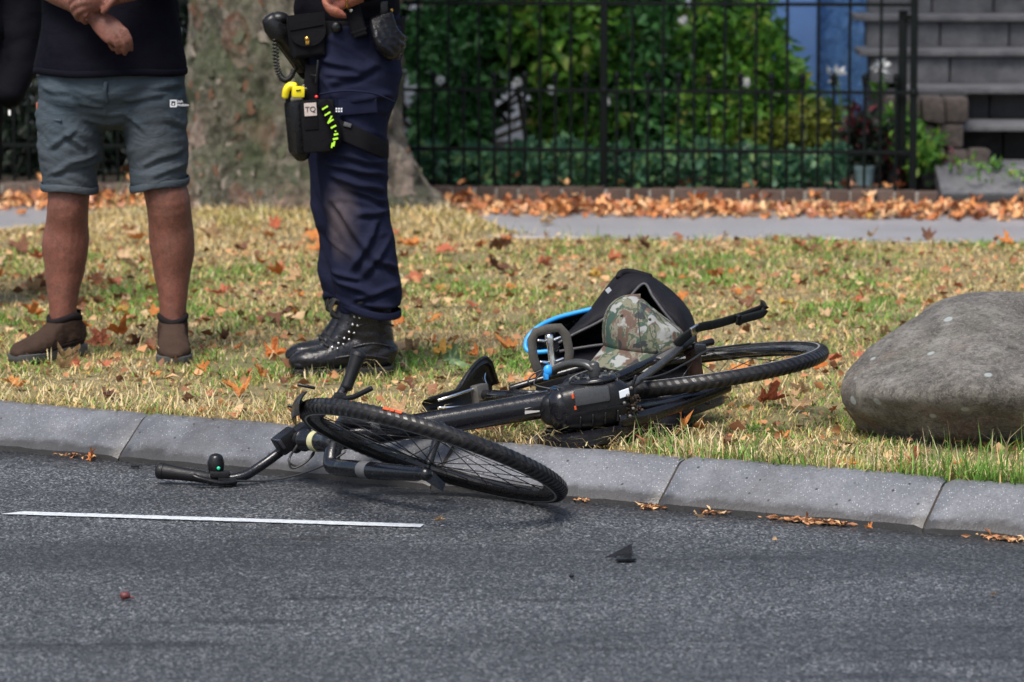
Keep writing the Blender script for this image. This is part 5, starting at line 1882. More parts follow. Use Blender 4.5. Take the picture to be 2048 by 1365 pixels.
# webbing strap with its buckle, standing out stiffly to the right
WEB = plain('webbing', (.010, .011, .012), .7, .3, 30, .6, 500, spec=.2)
sp_ = vspline([P(1352, 690, 10.26), P(1378, 668, 10.26), P(1400, 655, 10.28), P(1430, 649, 10.33), P(1468, 638, 10.40), P(1490, 631, 10.44), P(1524, 618, 10.50)], 6)
strap = build('strap', MB().tube(sp_, [(.0125, .003)] * len(sp_), 12, ref=(0, -.35, .94), power=4), WEB, bag, 180)
fold = vspline([P(1474, 642, 10.395), P(1496, 636, 10.43), P(1526, 627, 10.49), P(1529, 614, 10.49), P(1523, 608, 10.50)], 5)
build('strap_fold', MB().tube(fold, [(.0115, .004)] * len(fold), 12, ref=(0, -.35, .94), power=4), WEB, strap, 180)
bd = (P(1400, 655, 10.28) - P(1378, 668, 10.26)).normalized()
by_ = V((0, -.35, .94)).normalized()
by_ = (by_ - bd * bd.dot(by_)).normalized()
bk = build('buckle', MB().box(P(1389, 661, 10.262), (.013, .0125, .004), (bd, by_, bd.cross(by_)), bev=.0015), STEEL, strap, 30)
build('buckle_slot', MB().box(P(1395, 658, 10.258), (.0035, .009, .002), (bd, by_, bd.cross(by_))), WEB, bk, 0)
build('strap_slider', MB().box(P(1478, 640, 10.40), (.006, .015, .006), (bd, by_, bd.cross(by_)), bev=.002), BLACK_PLASTIC, strap, 30)

# ------------------------------------------------------------------ camouflage cap leaning on the bag
t = NT('camouflage')
a = t.noise(17, 4, .55, dist=.5)
b = t.noise(14, 4, .55, dist=.5, stretch=(1.1, 1, .9))
cc = t.noise(24, 3, .5, dist=.4)
c = t.ramp(a, [(0, (.19, .19, .125)), (.46, (.19, .19, .125)), (.48, (.06, .09, .055)), (.53, (.06, .09, .055)), (.55, (.26, .25, .19)), (.62, (.13, .075, .055))])
c = t.mix(t.ramp(b, [(.56, 0), (.58, 1)]), c, (.035, .085, .065))
c = t.mix(t.ramp(b, [(.40, 1), (.42, 0)]), c, (.12, .075, .055))
c = t.mix(t.ramp(cc, [(.58, 0), (.62, 1)]), c, (.36, .37, .36))
c = t.mix(t.ramp(cc, [(.37, 1), (.40, 0)]), c, (.022, .028, .034))
c = t.mix(1.0, c, (.66, .66, .66), 'MULTIPLY')
t.color(c)
t.rough(.8)
t.bump(t.noise(500, 2), .3, .002)
CAMO = t.m
CY = 10.42
cc0 = P(1296, 704, CY)
cap = empty('cap', cc0, label='camouflage baseball cap propped against the black bag, brim down', cat='cap')
apex_h = P(1292, 602, CY).z - cc0.z
NU, NVv = 40, 18
rows = []
for j in range(NVv + 1):
    ph = j / NVv * math.pi / 2
    r = []
    for i in range(NU):
        th = 2 * math.pi * i / NU
        ct, st_ = math.cos(th), math.sin(th)
        rx, ry = .118, .095
        bulge = math.cos(ph) ** .72
        x = rx * ct * bulge
        y = ry * st_ * bulge
        z = apex_h * math.sin(ph) ** .92
        x += -.004 * math.sin(ph) - .016 * z / apex_h
        if ct > .25:                                   # the back half has slumped and creased
            w = (ct - .25) / .75
            z *= 1 - .22 * w
            y += .03 * w * mnoise.noise(V((x * 22, z * 26, 3)))
            x += .022 * w * mnoise.noise(V((x * 18, z * 30, 8)))
            x -= .012 * w * max(0, 1 - abs(ct - .45) * 6)
        y += .004 * mnoise.noise(V((x * 30, z * 30, 1)))
        r.append(cc0 + V((x, y, z - .012 * ct + .006)))
    rows.append(r)
rows.insert(0, [p + V((0, 0, -.002)) + (cc0 - p) * .05 for p in rows[0]])
build('crown', MB().grid(rows, close=True), CAMO, cap, 180)
build('button', MB().ball(rows[-1][0] + V((0, 0, .001)), (.0085, .0085, .006), 12, 7), CAMO, cap, 180)
SEAM = plain('cap_seam', (.03, .035, .03), .8, .2, 80, .2)
for i in (int(NU * .94), int(NU * .735), int(NU * .56)):
    build('seam', MB().tube([rows[j][i] + V((0, -.001, 0)) for j in range(1, NVv - 1)], .0013, 6), SEAM, cap, 180)
for i, j in ((int(NU * .79), 9), (int(NU * .66), 9)):
    build('eyelet', MB().ball(rows[j][i] + V((0, -.001, 0)), (.004, .002, .004), 10, 6), SEAM, cap, 180)
# brim
rows_b = []
i0, i1 = int(NU * .535), int(NU * .80)
nb = i1 - i0
for k in range(9):
    f = k / 8
    r = []
    for i in range(nb + 1):
        a = rows[1][i0 + i]
        u = i / nb
        out = V((-.050 + .020 * u, -.060, -.052)) * (1 - .25 * (2 * u - 1) ** 2 * f)
        arch = .012 * (1 - (2 * u - 1) ** 2) * f
        r.append(a + out * f + V((0, -arch * .5, arch)))
    rows_b.append(r)
rows_b += [[p + V((.0, .003, -.004)) for p in r] for r in rows_b[::-1]]
build('brim', MB().grid(rows_b), CAMO, cap, 60)

# ------------------------------------------------------------------ crumpled dark cloth under the rear of the bicycle
CLOTH = plain('dark_cloth', (.006, .006, .009), .85, .4, 20, .4, 300, spec=.15)
m = MB()
cb = P(1325, 850, 10.12)
m.ball(cb + V((0, 0, -.002)), (.075, .06, .050), 18, 12)
m.ball(cb + V((-.09, 0, -.02)), (.08, .06, .035), 18, 12)
for k, (px, py, l) in enumerate(((1352, 820, .05), (1358, 838, .05), (1358, 858, .055), (1350, 876, .05))):
    e = P(px, py, 10.09)
    m.tube(vspline([cb, cb.lerp(e, .6) + V((0, -.01, .004)), e], 4), [.022, .022, .021, .019, .018, .017, .016, .015, .013], 12)
me = remesh(m, .005, 2, lambda p, nn: .006 * mnoise.noise(V((p.x * 30, p.y * 20, p.z * 55))) + .003 * mnoise.noise(p * 90))
link('cloth_bundle', me, CLOTH, label='crumpled black cloth lying in the grass under the rear of the bicycle', cat='cloth')

# ------------------------------------------------------------------ people
def skin_mat(name, c, red):
    t = NT(name)
    n, f = t.noise(7, 5), t.noise(160, 3, .7)
    cc = t.mix(t.ramp(n, [(.35, 0.0), (.7, .6)]), c, red)
    cc = t.mix(t.ramp(f, [(.4, 0.0), (.70, .6)]), cc, tuple(x * .4 for x in c))
    cc = t.mix(t.ramp(t.noise(34, 5, .8), [(.45, 0.0), (.7, .35)]), cc, tuple(min(1, x * 1.6) for x in red))
    t.color(cc)
    t.rough(.55)
    t.b.inputs['Specular IOR Level'].default_value = .3
    t.b.inputs['Subsurface Weight'].default_value = .08
    t.b.inputs['Subsurface Radius'].default_value = (.010, .004, .002)
    t.bump(f, .25, .002)
    return t.m


SKIN = skin_mat('sun_browned_skin', (.135, .060, .042), (.20, .070, .052))
SKIN2 = skin_mat('light_skin', (.24, .095, .06), (.32, .085, .055))


def cloth_mat(name, c, c2, rough=.85, weave=380, wr=.3, bscale=11, stretch=(1, 1, 2.2)):
    t = NT(name)
    n = t.noise(5, 5)
    w = t.noise(weave, 2, .8)
    cc = t.mix(t.ramp(n, [(.35, 0.0), (.7, 1.0)]), c, c2)
    cc = t.mix(t.ramp(w, [(.4, 0.0), (.8, .4)]), cc, tuple(x * 1.7 for x in c))
    t.color(cc)
    t.rough(rough)
    t.b.inputs['Specular IOR Level'].default_value = .04
    t.bump(w, .3, .0015)
    t.bump(t.noise(bscale, 4, .55, stretch=stretch, dist=.7), wr, .014)
    return t.m


TSHIRT = cloth_mat('black_tshirt', (.0045, .0045, .008), (.008, .0075, .012))
SHORTS = cloth_mat('slate_shorts', (.042, .058, .072), (.068, .076, .086), .75, wr=.6)
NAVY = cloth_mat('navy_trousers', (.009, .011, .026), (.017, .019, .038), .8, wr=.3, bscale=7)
_nt = NAVY.node_tree                                     # paler lit front of the lower leg, painted into the cloth colour
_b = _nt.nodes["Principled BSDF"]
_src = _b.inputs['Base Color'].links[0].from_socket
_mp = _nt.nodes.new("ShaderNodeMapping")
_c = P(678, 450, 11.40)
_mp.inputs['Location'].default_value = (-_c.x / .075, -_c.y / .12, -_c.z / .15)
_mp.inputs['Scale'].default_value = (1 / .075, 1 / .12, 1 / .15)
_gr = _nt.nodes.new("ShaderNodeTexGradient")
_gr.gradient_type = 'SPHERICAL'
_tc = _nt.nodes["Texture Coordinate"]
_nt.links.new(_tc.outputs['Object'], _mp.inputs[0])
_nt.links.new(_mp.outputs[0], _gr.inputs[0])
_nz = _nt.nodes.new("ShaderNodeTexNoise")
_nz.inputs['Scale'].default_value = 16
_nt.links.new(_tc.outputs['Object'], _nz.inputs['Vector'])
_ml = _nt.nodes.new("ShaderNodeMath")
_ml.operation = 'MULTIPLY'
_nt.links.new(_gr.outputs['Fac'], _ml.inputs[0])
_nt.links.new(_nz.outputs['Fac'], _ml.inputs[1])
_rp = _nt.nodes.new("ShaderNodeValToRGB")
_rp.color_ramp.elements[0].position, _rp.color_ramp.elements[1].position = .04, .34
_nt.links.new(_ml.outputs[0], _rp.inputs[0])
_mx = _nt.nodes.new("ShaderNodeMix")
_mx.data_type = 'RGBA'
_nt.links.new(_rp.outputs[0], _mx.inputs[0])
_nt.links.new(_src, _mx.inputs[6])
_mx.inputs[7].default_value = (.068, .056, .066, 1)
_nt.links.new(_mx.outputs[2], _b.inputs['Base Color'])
BLACKCLOTH = cloth_mat('black_uniform', (.0035, .0035, .0055), (.0065, .0065, .0085), .8)
SHOE = cloth_mat('brown_shoe', (.034, .022, .017), (.058, .038, .028), .7)
SOLE = plain('grey_sole', (.06, .062, .062), .8, .4, 30, .3, 90)
BOOT = plain('black_boot_leather', (.008, .008, .011), .33, .4, 26, .6, 60, bdist=.004, rvar=.14, spec=.4)
BSOLE = plain('boot_sole', (.006, .006, .006), .7, .3, 30, .3)
POUCH = cloth_mat('pouch_nylon', (.007, .007, .0085), (.012, .0115, .013), .75, 300, .2)
HAIR = plain('dark_hair', (.02, .014, .01), .6, .4, 60, .8, 200)


def folds(p, amp=.008, fz=16, fx=4, seed=0.0, slant=0.0):
    q = V((p.x * fx + seed, p.y * fx, (p.z + slant * p.x) * fz))
    a = mnoise.noise(q)
    return amp * (a + .5 * (abs(mnoise.noise(q * 1.7 + V((5, 2, 1)))) * 2 - .7))


def limb(mb, pts, n=4, seg=20, ref=(1, 0, 0), dome=True):
    """pts: (x, y, z, rx, ry) stations"""
    s = spline(pts, n)
    mb.tube([V(p[:3]) for p in s], [(p[3], p[4]) for p in s], seg, ref=ref, dome=dome)
    return mb


def pt(px, py, Y, rx, ry=None):
    c = P(px, py, Y)
    return (c.x, c.y, c.z, rx, ry if ry else rx)


def hand(mb, wrist, tips, knuckles, rad=.0085, palm_t=.013, thumb=None):
    """palm from wrist to the four knuckles, then four fingers of three bones each"""
    kc = sum(knuckles, V((0, 0, 0))) / 4
    across = (knuckles[3] - knuckles[0])
    half = across.length / 2 + .008
    mb.tube([wrist, wrist.lerp(kc, .4), wrist.lerp(kc, .8), kc], [(.026, .019), (half * .92, palm_t * 1.25), (half, palm_t), (half * .95, palm_t * .85)], 14, ref=tuple(across.normalized()))
    for k, (a, bb) in enumerate(zip(knuckles, tips)):
        f = rad * (1.0, 1.04, 1.0, .86)[k]
        mid1, mid2, end = bb
        mb.tube(vspline([wrist.lerp(a, .8), a, mid1, mid2, end], 4), [f * q for q in [1.05] * 4 + [1.1] + [1.02] * 3 + [1.06] + [.95] * 3 + [.97] + [.88, .86, .84, .78]], 10)
    if thumb:
        mb.tube(vspline(thumb, 4), [rad * q for q in np.linspace(1.5, .9, 4 * (len(thumb) - 1) + 1)], 10)


def creases(lines, Y):
    out = []
    for (x0, y0, x1, y1, h, w) in lines:
        a, b_ = P(x0, y0, Y), P(x1, y1, Y)
        out.append((a.x, a.z, b_.x - a.x, b_.z - a.z, h, w))

    def f(p, nn):
        if nn.y > -.05:
            return 0
        fade = min(1, (-nn.y - .05) * 1.8)
        s = 0
        for ax_, az_, dx_, dz_, h, w in out:
            L2 = dx_ * dx_ + dz_ * dz_
            t_ = ((p.x - ax_) * dx_ + (p.z - az_) * dz_) / L2
            if -.15 < t_ < 1.15:
                px_, pz_ = p.x - ax_ - dx_ * t_, p.z - az_ - dz_ * t_
                sg = (dx_ * pz_ - dz_ * px_) / math.sqrt(L2) + .006 * mnoise.noise(p * 14)
                if abs(sg) < 4 * w:
                    e = min(1, max(0, 1.15 - abs(t_ * 2 - 1)) * 2.2)
                    s += h * e * (math.exp(-(sg / w) ** 2) - .75 * math.exp(-((sg + 1.5 * w * (1 if dx_ > 0 else -1)) / (w * .8)) ** 2))
        return s * fade
    return f


# ================= the man in shorts =================
MY = 11.86
man = empty('person', (P(235, 700, MY).x, MY, .1), label='man in grey shorts, black T-shirt and brown slip-on shoes, hand holding his wrist', cat='person')
GZ = .1
b = MB()
lA = G(128, 690, .1)                                   # ankles' places on the lawn
lB = G(347, 684, .1)
legL = [pt(146, 235, MY, .085, .095), pt(140, 300, MY, .082, .092), pt(138, 372, MY - .01, .066, .072), pt(136, 410, MY - .02, .062, .068), pt(134, 450, MY, .064, .070), pt(131, 490, MY + .01, .070, .076), pt(129, 540, MY + .01, .060, .066), pt(126, 590, MY, .046, .050), pt(126, 632, MY, .040, .046), pt(127, 668, MY, .034, .042), pt(127, 690, MY, .030, .038)]
legR = [pt(306, 235, MY, .085, .095), pt(315, 300, MY, .074, .088), pt(325, 355, MY - .02, .066, .074), pt(336, 405, MY - .03, .066, .070), pt(341, 450, MY - .01, .066, .072), pt(344, 490, MY, .068, .076), pt(345, 540, MY, .058, .066), pt(346, 590, MY - .01, .044, .050), pt(346, 632, MY - .01, .039, .046), pt(347, 668, MY - .02, .034, .042), pt(347, 688, MY - .02, .030, .038)]
limb(b, legL)
limb(b, legR)
for px, o_ in ((131, 1), (343, -1)):
    b.ball(P(px - 10 * o_, 478, MY + .02), (.050, .055, .085), 14, 10)
    b.ball(P(px + 14 * o_, 487, MY + .02), (.044, .050, .080), 14, 10)
    b.ball(P(px, 396, MY - .055), (.036, .026, .042), 12, 8)
    b.ball(P(px, 424, MY - .05), (.026, .022, .030), 12, 8)
for px in (127, 347):
    b.ball(P(px - 21, 634, MY), (.012, .018, .018), 10, 7)
    b.ball(P(px + 21, 630, MY), (.012, .018, .018), 10, 7)
limb(b, [pt(225, 205, MY, .165, .12), pt(225, 140, MY, .190, .14), pt(222, 60, MY, .185, .145), pt(220, -60, MY, .175, .135), pt(220, -170, MY, .19, .125), pt(220, -235, MY, .17, .10), pt(220, -262, MY, .07, .07), pt(220, -300, MY, .06, .06)], seg=28)
b.ball(P(220, -360, MY - .02), (.078, .098, .118), 20, 14)
b.tube([P(220, -355, MY - .10), P(220, -342, MY - .125)], [.012, .016], 10)
for sx in (-1, 1):
    b.ball(P(220 + sx * 53, -355, MY), (.012, .022, .032), 10, 7)
    b.ball(P(220 + sx * 22, -366, MY - .093), (.013, .010, .009), 10, 7)
# his right arm (left in view) hangs across to the belly; the other hand grips its wrist
wr = P(188, 30, MY - .235)
limb(b, [pt(110, -225, MY, .055, .055), pt(72, -150, MY - .01, .052, .055), pt(60, -70, MY - .03, .045, .048), pt(100, -26, MY - .12, .040, .042), pt(150, 4, MY - .20, .034, .034), (wr.x, wr.y, wr.z, .028, .024)], seg=16)
kn = [P(251, 62, MY - .262), P(238, 70, MY - .268), P(224, 75, MY - .268), P(210, 72, MY - .258)]
tips = [(P(259, 78, MY - .262), P(262, 91, MY - .252), P(263, 102, MY - .240)), (P(247, 88, MY - .270), P(251, 101, MY - .258), P(249, 109, MY - .244)),
        (P(231, 88, MY - .268), P(236, 100, MY - .256), P(236, 107, MY - .242)), (P(216, 82, MY - .258), P(222, 94, MY - .250), P(226, 101, MY - .24))]
hand(b, wr, tips, kn, .0085, .014, [wr, P(212, 40, MY - .245), P(232, 56, MY - .235), P(244, 68, MY - .228)])
w2 = P(235, -8, MY - .25)
limb(b, [pt(330, -225, MY, .055, .055), pt(368, -150, MY - .01, .052, .055), pt(376, -80, MY - .05, .045, .048), pt(330, -46, MY - .15, .040, .040), pt(275, -24, MY - .22, .034, .034), (w2.x, w2.y, w2.z, .028, .024)], seg=16)
kn2 = [P(196, -8, MY - .285), P(188, 3, MY - .288), P(184, 14, MY - .285), P(184, 24, MY - .278)]
kn2 = [k_ + V((-.01, 0, 0)) for k_ in kn2]
tips2 = [(P(160, -6, MY - .295), P(143, 0, MY - .275), P(140, 12, MY - .255)), (P(156, 8, MY - .297), P(145, 18, MY - .275), P(148, 28, MY - .255)),
         (P(160, 22, MY - .295), P(152, 32, MY - .273), P(158, 41, MY - .255)), (P(170, 32, MY - .286), P(166, 41, MY - .268), P(172, 48, MY - .252))]
hand(b, w2, tips2, kn2, .0092, .014, [w2, P(225, 0, MY - .285), P(215, 14, MY - .29), P(205, 26, MY - .285)])
me = remesh(b, .0048, 3, lambda p, nn: .0022 * mnoise.noise(p * 16) + .0008 * mnoise.noise(p * 50) if p.z < .75 else 0)
link('body', me, SKIN, man)
build('hair', MB().ball(P(220, -372, MY + .01), (.083, .098, .115), 18, 12), HAIR, man, 180)
# shorts
b = MB()
limb(b, [pt(223, 40, MY, .190, .150), pt(223, 110, MY, .212, .165), pt(223, 150, MY, .216, .165), pt(223, 185, MY, .212, .16), pt(224, 205, MY, .19, .14)], seg=32)
limb(b, [pt(150, 150, MY, .108, .140), pt(145, 210, MY, .104, .135), pt(140, 260, MY, .100, .125), pt(138, 310, MY, .096, .118), pt(139, 350, MY, .084, .106), pt(140, 378, MY, .080, .10)], seg=26, dome=False)
limb(b, [pt(297, 150, MY, .108, .140), pt(304, 210, MY, .102, .135), pt(311, 260, MY, .096, .125), pt(315, 310, MY, .092, .118), pt(318, 345, MY - .01, .086, .106), pt(319, 371, MY - .01, .083, .10)], seg=26, dome=False)
me = remesh(b, .0065, 4, lambda p, nn: folds(p, .0075, 17, 5, 1.0, .35 if p.x < -1.19 else -.3) * (1 if abs(nn.z) < .8 else .2))
link('shorts', me, SHORTS, man)
SF = creases([(118, 338, 200, 306, .009, .008), (92, 352, 190, 326, .008, .007), (128, 268, 168, 300, .009, .008), (82, 178, 140, 186, .006, .008), (95, 300, 150, 262, .007, .008), (160, 205, 205, 215, .007, .007), (165, 238, 210, 250, .006, .007),
              (245, 200, 330, 188, .007, .008), (300, 178, 368, 172, .007, .007), (275, 335, 368, 300, .008, .008), (300, 356, 372, 330, .007, .007), (330, 240, 372, 258, .006, .008), (250, 230, 290, 262, .007, .008)], 11.72)
for v_, n_ in zip(me.vertices, [q.normal.copy() for q in me.vertices]):
    v_.co = v_.co + n_ * SF(v_.co, n_)
sh = man.children[-1]
for px, py, rx in ((139, 375, .0815), (319, 368, .0845)):
    c = P(px, py, MY - (.01 if px > 200 else 0))
    lp = [c + V((rx * 1.035 * math.cos(a), .103 * math.sin(a), .004 * math.sin(a * 3) + (.012 if px > 200 else -.006) * math.cos(a))) for a in [2 * math.pi * k / 40 for k in range(41)]]
    build('hem', MB().tube(lp, [(.011, .0025)] * 41, 8, ref=(0, 0, 1), cap=False, power=3), SHORTS, sh, 180)
fy = [P(212, 165, MY - .172), P(210, 185, MY - .168), P(214, 205, MY - .150)]
build('fly', MB().tube(vspline(fy, 4), [(.006, .003)] * 9, 8), SHORTS, sh, 180)
build('pocket_flap', MB().tube(vspline([P(79, 231, MY - .055), P(100, 239, MY - .105), P(122, 242, MY - .132)], 4), [(.0045, .003)] * 9, 8), SHORTS, sh, 180)
build('zip_pull', MB().box(P(75, 220, MY - .02), (.003, .008, .022), bev=.001), plain('orange_zip', (.40, .09, .03), .5, .2, 60), sh, 20)


def text(name, s, size, loc, rot, m, parent, ext=.0004, scale_x=1.0):
    cu = bpy.data.curves.new(name, 'FONT')
    cu.body, cu.size, cu.extrude = s, size, ext
    cu.align_x, cu.align_y = 'CENTER', 'CENTER'
    o = bpy.data.objects.new(name, cu)
    COL.objects.link(o)
    dg = bpy.context.evaluated_depsgraph_get()
    me = bpy.data.meshes.new_from_object(o.evaluated_get(dg))
    bpy.data.objects.remove(o)
    M = Matrix.Translation(loc) @ rot.to_4x4() @ Matrix.Diagonal((scale_x, 1, 1, 1))
    me.transform(M)
    return link(name, me, m, parent)


def face(nrm, up=(0, 0, 1)):
    z = V(nrm).normalized()
    y = (V(up) - z * z.dot(V(up))).normalized()
    return Matrix((y.cross(z), y, z)).transposed()


SHIRT_PRINT = plain('reflective_print', (.75, .76, .80), .5, .05, 40, 0)
lo = P(344, 207, MY - .138)
fr_ = face((.45, -1, 0))
ex, ey, ez = fr_.col[0], fr_.col[1], fr_.col[2]
lo = lo + ez * .012
m = MB()
for dx_, dy_, hx, hy in ((-.0085, 0, .0018, .0105), (.0085, 0, .0018, .0105), (0, .0088, .0068, .0018), (0, -.0088, .0068, .0018)):
    m.box(lo + ex * dx_ + ey * dy_, (hx, hy, .0006), (ex, ey, ez))
m.ball(lo - ey * .002, (.0032, .003, .0008), 8, 5, (ex, ey, ez))
build('logo', m, SHIRT_PRINT, sh, 0)
text('logo_text', 'Jack', .0105, lo + ex * .021 + ey * .0055, fr_, SHIRT_PRINT, sh)
text('logo_text', 'Wolfskin', .0105, lo + ex * .0295 - ey * .0055, fr_, SHIRT_PRINT, sh)
# T-shirt
b = MB()
limb(b, [pt(221, 147, MY, .226, .184), pt(221, 120, MY, .225, .184), pt(221, 60, MY, .208, .182), pt(220, -20, MY, .196, .165), pt(220, -110, MY, .195, .148), pt(220, -190, MY, .20, .130), pt(220, -232, MY, .16, .105), pt(220, -255, MY, .085, .080)], seg=36, dome=False)
for sx in (-1, 1):
    limb(b, [pt(220 + sx * 100, -220, MY, .075, .075), pt(220 + sx * 140, -170, MY, .075, .075), pt(220 + sx * 157, -110, MY - .01, .070, .070)], seg=18)
me = remesh(b, .0075, 4, lambda p, nn: folds(p, .006, 8, 6, 3.0, .6))
link('t_shirt', me, TSHIRT, man)
ts = man.children[-1]
lp = [P(221, 142, MY) + V((.2255 * math.cos(a), .1835 * math.sin(a), .003 * math.sin(a * 4))) for a in [2 * math.pi * k / 48 for k in range(49)]]
build('hem', MB().tube(lp, [(.010, .004)] * 49, 8, ref=(0, 0, 1), cap=False), TSHIRT, ts, 180)


def shoe(heel, d, L, w, name, mats, parent, ankle, boot=None):
    """upper + sole from heel point along d (unit, horizontal)"""
    d = V(d).normalized()
    s = V((-d.y, d.x, 0))
    st = [(0.0, .50, .050, .038), (.06, .72, .054, .047), (.18, .80, .056, .052), (.32, .82, .054, .051), (.45, .85, .047, .043), (.6, .95, .038, .033), (.78, 1.0, .030, .026), (.92, .84, .025, .020), (1.0, .45, .020, .012)]
    if boot:
        st = [(0.0, .60, .050, .034), (.05, .80, .054, .044), (.2, .84, .058, .050), (.4, .84, .056, .048), (.6, .96, .046, .040), (.78, 1.0, .040, .034), (.92, .84, .036, .030), (1.0, .5, .030, .020)]
    st = spline(st, 3)
    b = MB()
    b.tube([heel + d * (p[0] * L) + V((0, 0, p[2] + .008)) for p in st], [(p[1] * w / 2, p[3]) for p in st], 20, ref=tuple(s), power=2.4)
    if boot:
        b.tube([heel + d * (.16 * L) + V((0, 0, .05)), heel + d * (.19 * L) + V((0, 0, .10)), heel + d * (.22 * L) + V((0, 0, .15)), heel + d * (.23 * L) + V((0, 0, .205)), heel + d * (.235 * L) + V((0, 0, .245))], [(.042, .064), (.042, .062), (.046, .064), (.052, .067), (.054, .068)], 20, ref=tuple(s))
        b.tube([heel + d * (.34 * L) + V((0, 0, .20)), heel + d * (.44 * L) + V((0, 0, .138)), heel + d * (.66 * L) + V((0, 0, .066))], [(.038, .036), (.038, .036), (.036, .022)], 16, ref=tuple(s))
        me = remesh(b, .0055, 3, lambda p, nn: .0022 * mnoise.noise(V((p.x * 22, p.y * 22, p.z * 55))) + .0006 * mnoise.noise(p * 120))
    else:
        q_ = heel + d * (.235 * L)
        b.tube([q_ + V((0, 0, .05)), q_ + V((0, 0, .085)), q_ + V((0, 0, .110))], [(.046, .060), (.046, .059), (.045, .057)], 20, ref=tuple(s), dome=False)
        b.tube([q_ + d * .035 + V((0, 0, .098)), q_ + d * .065 + V((0, 0, .080)), heel + d * (.62 * L) + V((0, 0, .058))], [(.036, .018), (.038, .020), (.040, .014)], 14, ref=tuple(s))
        me = remesh(b, .0042, 3, lambda p, nn: .0016 * mnoise.noise(p * 40) + .0014 * mnoise.noise(V((p.x * 60, p.y * 60, p.z * 110))))
    up = link(name, me, mats[0], parent)
    ss = [(p[0], p[1] * (1.06 if boot else 1.0)) for p in st]
    m = MB()
    left = [heel + d * ((p[0] * 1.03 - .015) * L) + s * (p[1] * w / 2 + .003) for p in ss]
    right = [heel + d * ((p[0] * 1.03 - .015) * L) - s * (p[1] * w / 2 + .003) for p in ss]
    out = left + right[::-1]
    th = [(.017 if boot else .026) - (.005 if boot else .010) * min(1, abs(i if i < len(left) else 2 * len(left) - 1 - i) / len(left) * 1.6) for i in range(len(out))]
    n = len(out)
    c = sum(out, V((0, 0, 0))) / n
    r0 = [c + (p - c) * .97 + V((0, 0, .001)) for p in out]
    r1 = [p + V((0, 0, .006)) for p in out]
    r2 = [p + V((0, 0, t_ + .008)) for p, t_ in zip(out, th)]
    r3 = [c + (p - c) * .93 + V((0, 0, t_ + .010)) for p, t_ in zip(out, th)]
    m.grid([r0, r1, r2, r3], close=True)
    m.f += [tuple(range(n - 1, -1, -1)), tuple(range(3 * n, 4 * n))]
    build('sole', m, mats[1], up, 45)
    return up


a1 = P(127, 652, MY)
h1 = V((a1.x + .042, MY + .055, .102))
s1 = shoe(h1, (-.58, -.815, 0), .285, .098, 'shoe', (SHOE, SOLE), man, V((a1.x + .002, MY - .005, .175)))
a2 = P(346, 652, MY)
h2 = V((a2.x - .006, MY + .055, .102))
s2 = shoe(h2, (.10, -1, 0), .285, .100, 'shoe', (SHOE, SOLE), man, V((a2.x, MY - .012, .178)))
for sh_, c, d in ((s1, V((a1.x, MY, .185)), V((-.58, -.815, 0))), (s2, V((a2.x, MY - .012, .187)), V((.1, -1, 0)))):
    d = d.normalized()
    s_ = V((-d.y, d.x, 0))
    hh_ = h1 if sh_ is s1 else h2
    q_ = hh_ + d * (.235 * .285) + V((0, 0, .110))
    LIN = plain('shoe_lining', (.014, .011, .012), .9, .3, 40, spec=.1)
    lp = [q_ + s_ * (.041 * math.cos(a)) + d * (.055 * math.sin(a)) + V((0, 0, .008 * math.cos(2 * a) + .004)) for a in [2 * math.pi * k / 32 for k in range(33)]]
    build('collar', MB().tube(lp, [(.010, .007)] * 33, 10, ref=(0, 0, 1), cap=False), LIN, sh_, 180)
    build('heel_tab', MB().box(q_ - d * .060 + V((0, 0, .006)), (.004, .011, .020), (d, s_, V((0, 0, 1))), bev=.003), LIN, sh_, 40)
    for w_ in (-1, 1):
        sm_ = [hh_ + d * (f_ * .285) + s_ * (w_ * wv_) + V((0, 0, zv_)) for f_, wv_, zv_ in ((.08, .040, .050), (.25, .044, .045), (.45, .046, .040), (.62, .049, .034), (.8, .048, .030))]
        build('side_seam', MB().tube(vspline(sm_, 5), .0022, 6), LIN, sh_, 180)
    build('top_seam', MB().tube(vspline([hh_ + d * (.60 * .285) + s_ * (.040 * w_) + V((0, 0, .058 - .012 * abs(w_))) for w_ in (-1, -.5, 0, .5, 1)], 4), .0022, 6), LIN, sh_, 180)
    build('toe_cap', MB().ball((h1 if sh_ is s1 else h2) + d * .262 + V((0, 0, .028)), (.038, .022, .018), 14, 9, (V((-d.y, d.x, 0)), d, V((0, 0, 1)))), plain('toe_rubber', (.045, .035, .03), .7, .3, 40, .2), sh_, 180)

# ================= the officer =================
OY = 11.50
off = empty('person', (P(735, 740, OY).x, OY, .1), label='police officer in navy trousers and black lace-up boots, facing left', cat='person')
FY_ = OY + .16                                        # the far leg
b = MB()
limb(b, [pt(705, 120, OY + .06, .11, .11), pt(705, 200, OY, .08, .09), pt(704, 330, OY - .01, .075, .08), pt(715, 450, OY, .060, .07), pt(742, 600, OY, .045, .05), pt(750, 700, OY, .04, .045)])
limb(b, [pt(700, 120, OY + .1, .12, .12), pt(690, 200, FY_, .08, .09), pt(685, 330, FY_, .075, .08), pt(695, 450, FY_, .060, .07), pt(712, 600, FY_, .045, .05), pt(718, 690, FY_, .04, .045)])
limb(b, [pt(700, 130, OY + .08, .14, .15), pt(695, 40, OY + .08, .15, .155), pt(700, -60, OY + .08, .14, .15), pt(715, -190, OY + .08, .13, .18), pt(722, -270, OY + .08, .10, .16), pt(724, -300, OY + .08, .06, .07), pt(722, -350, OY + .08, .055, .06)], seg=24)
b.ball(P(715, -410, OY + .08), (.098, .078, .118), 20, 14)
b.tube([P(650, -400, OY + .08), P(640, -392, OY + .08)], [.012, .015], 10)
b.ball(P(735, -405, OY + .155), (.022, .012, .032), 10, 7)
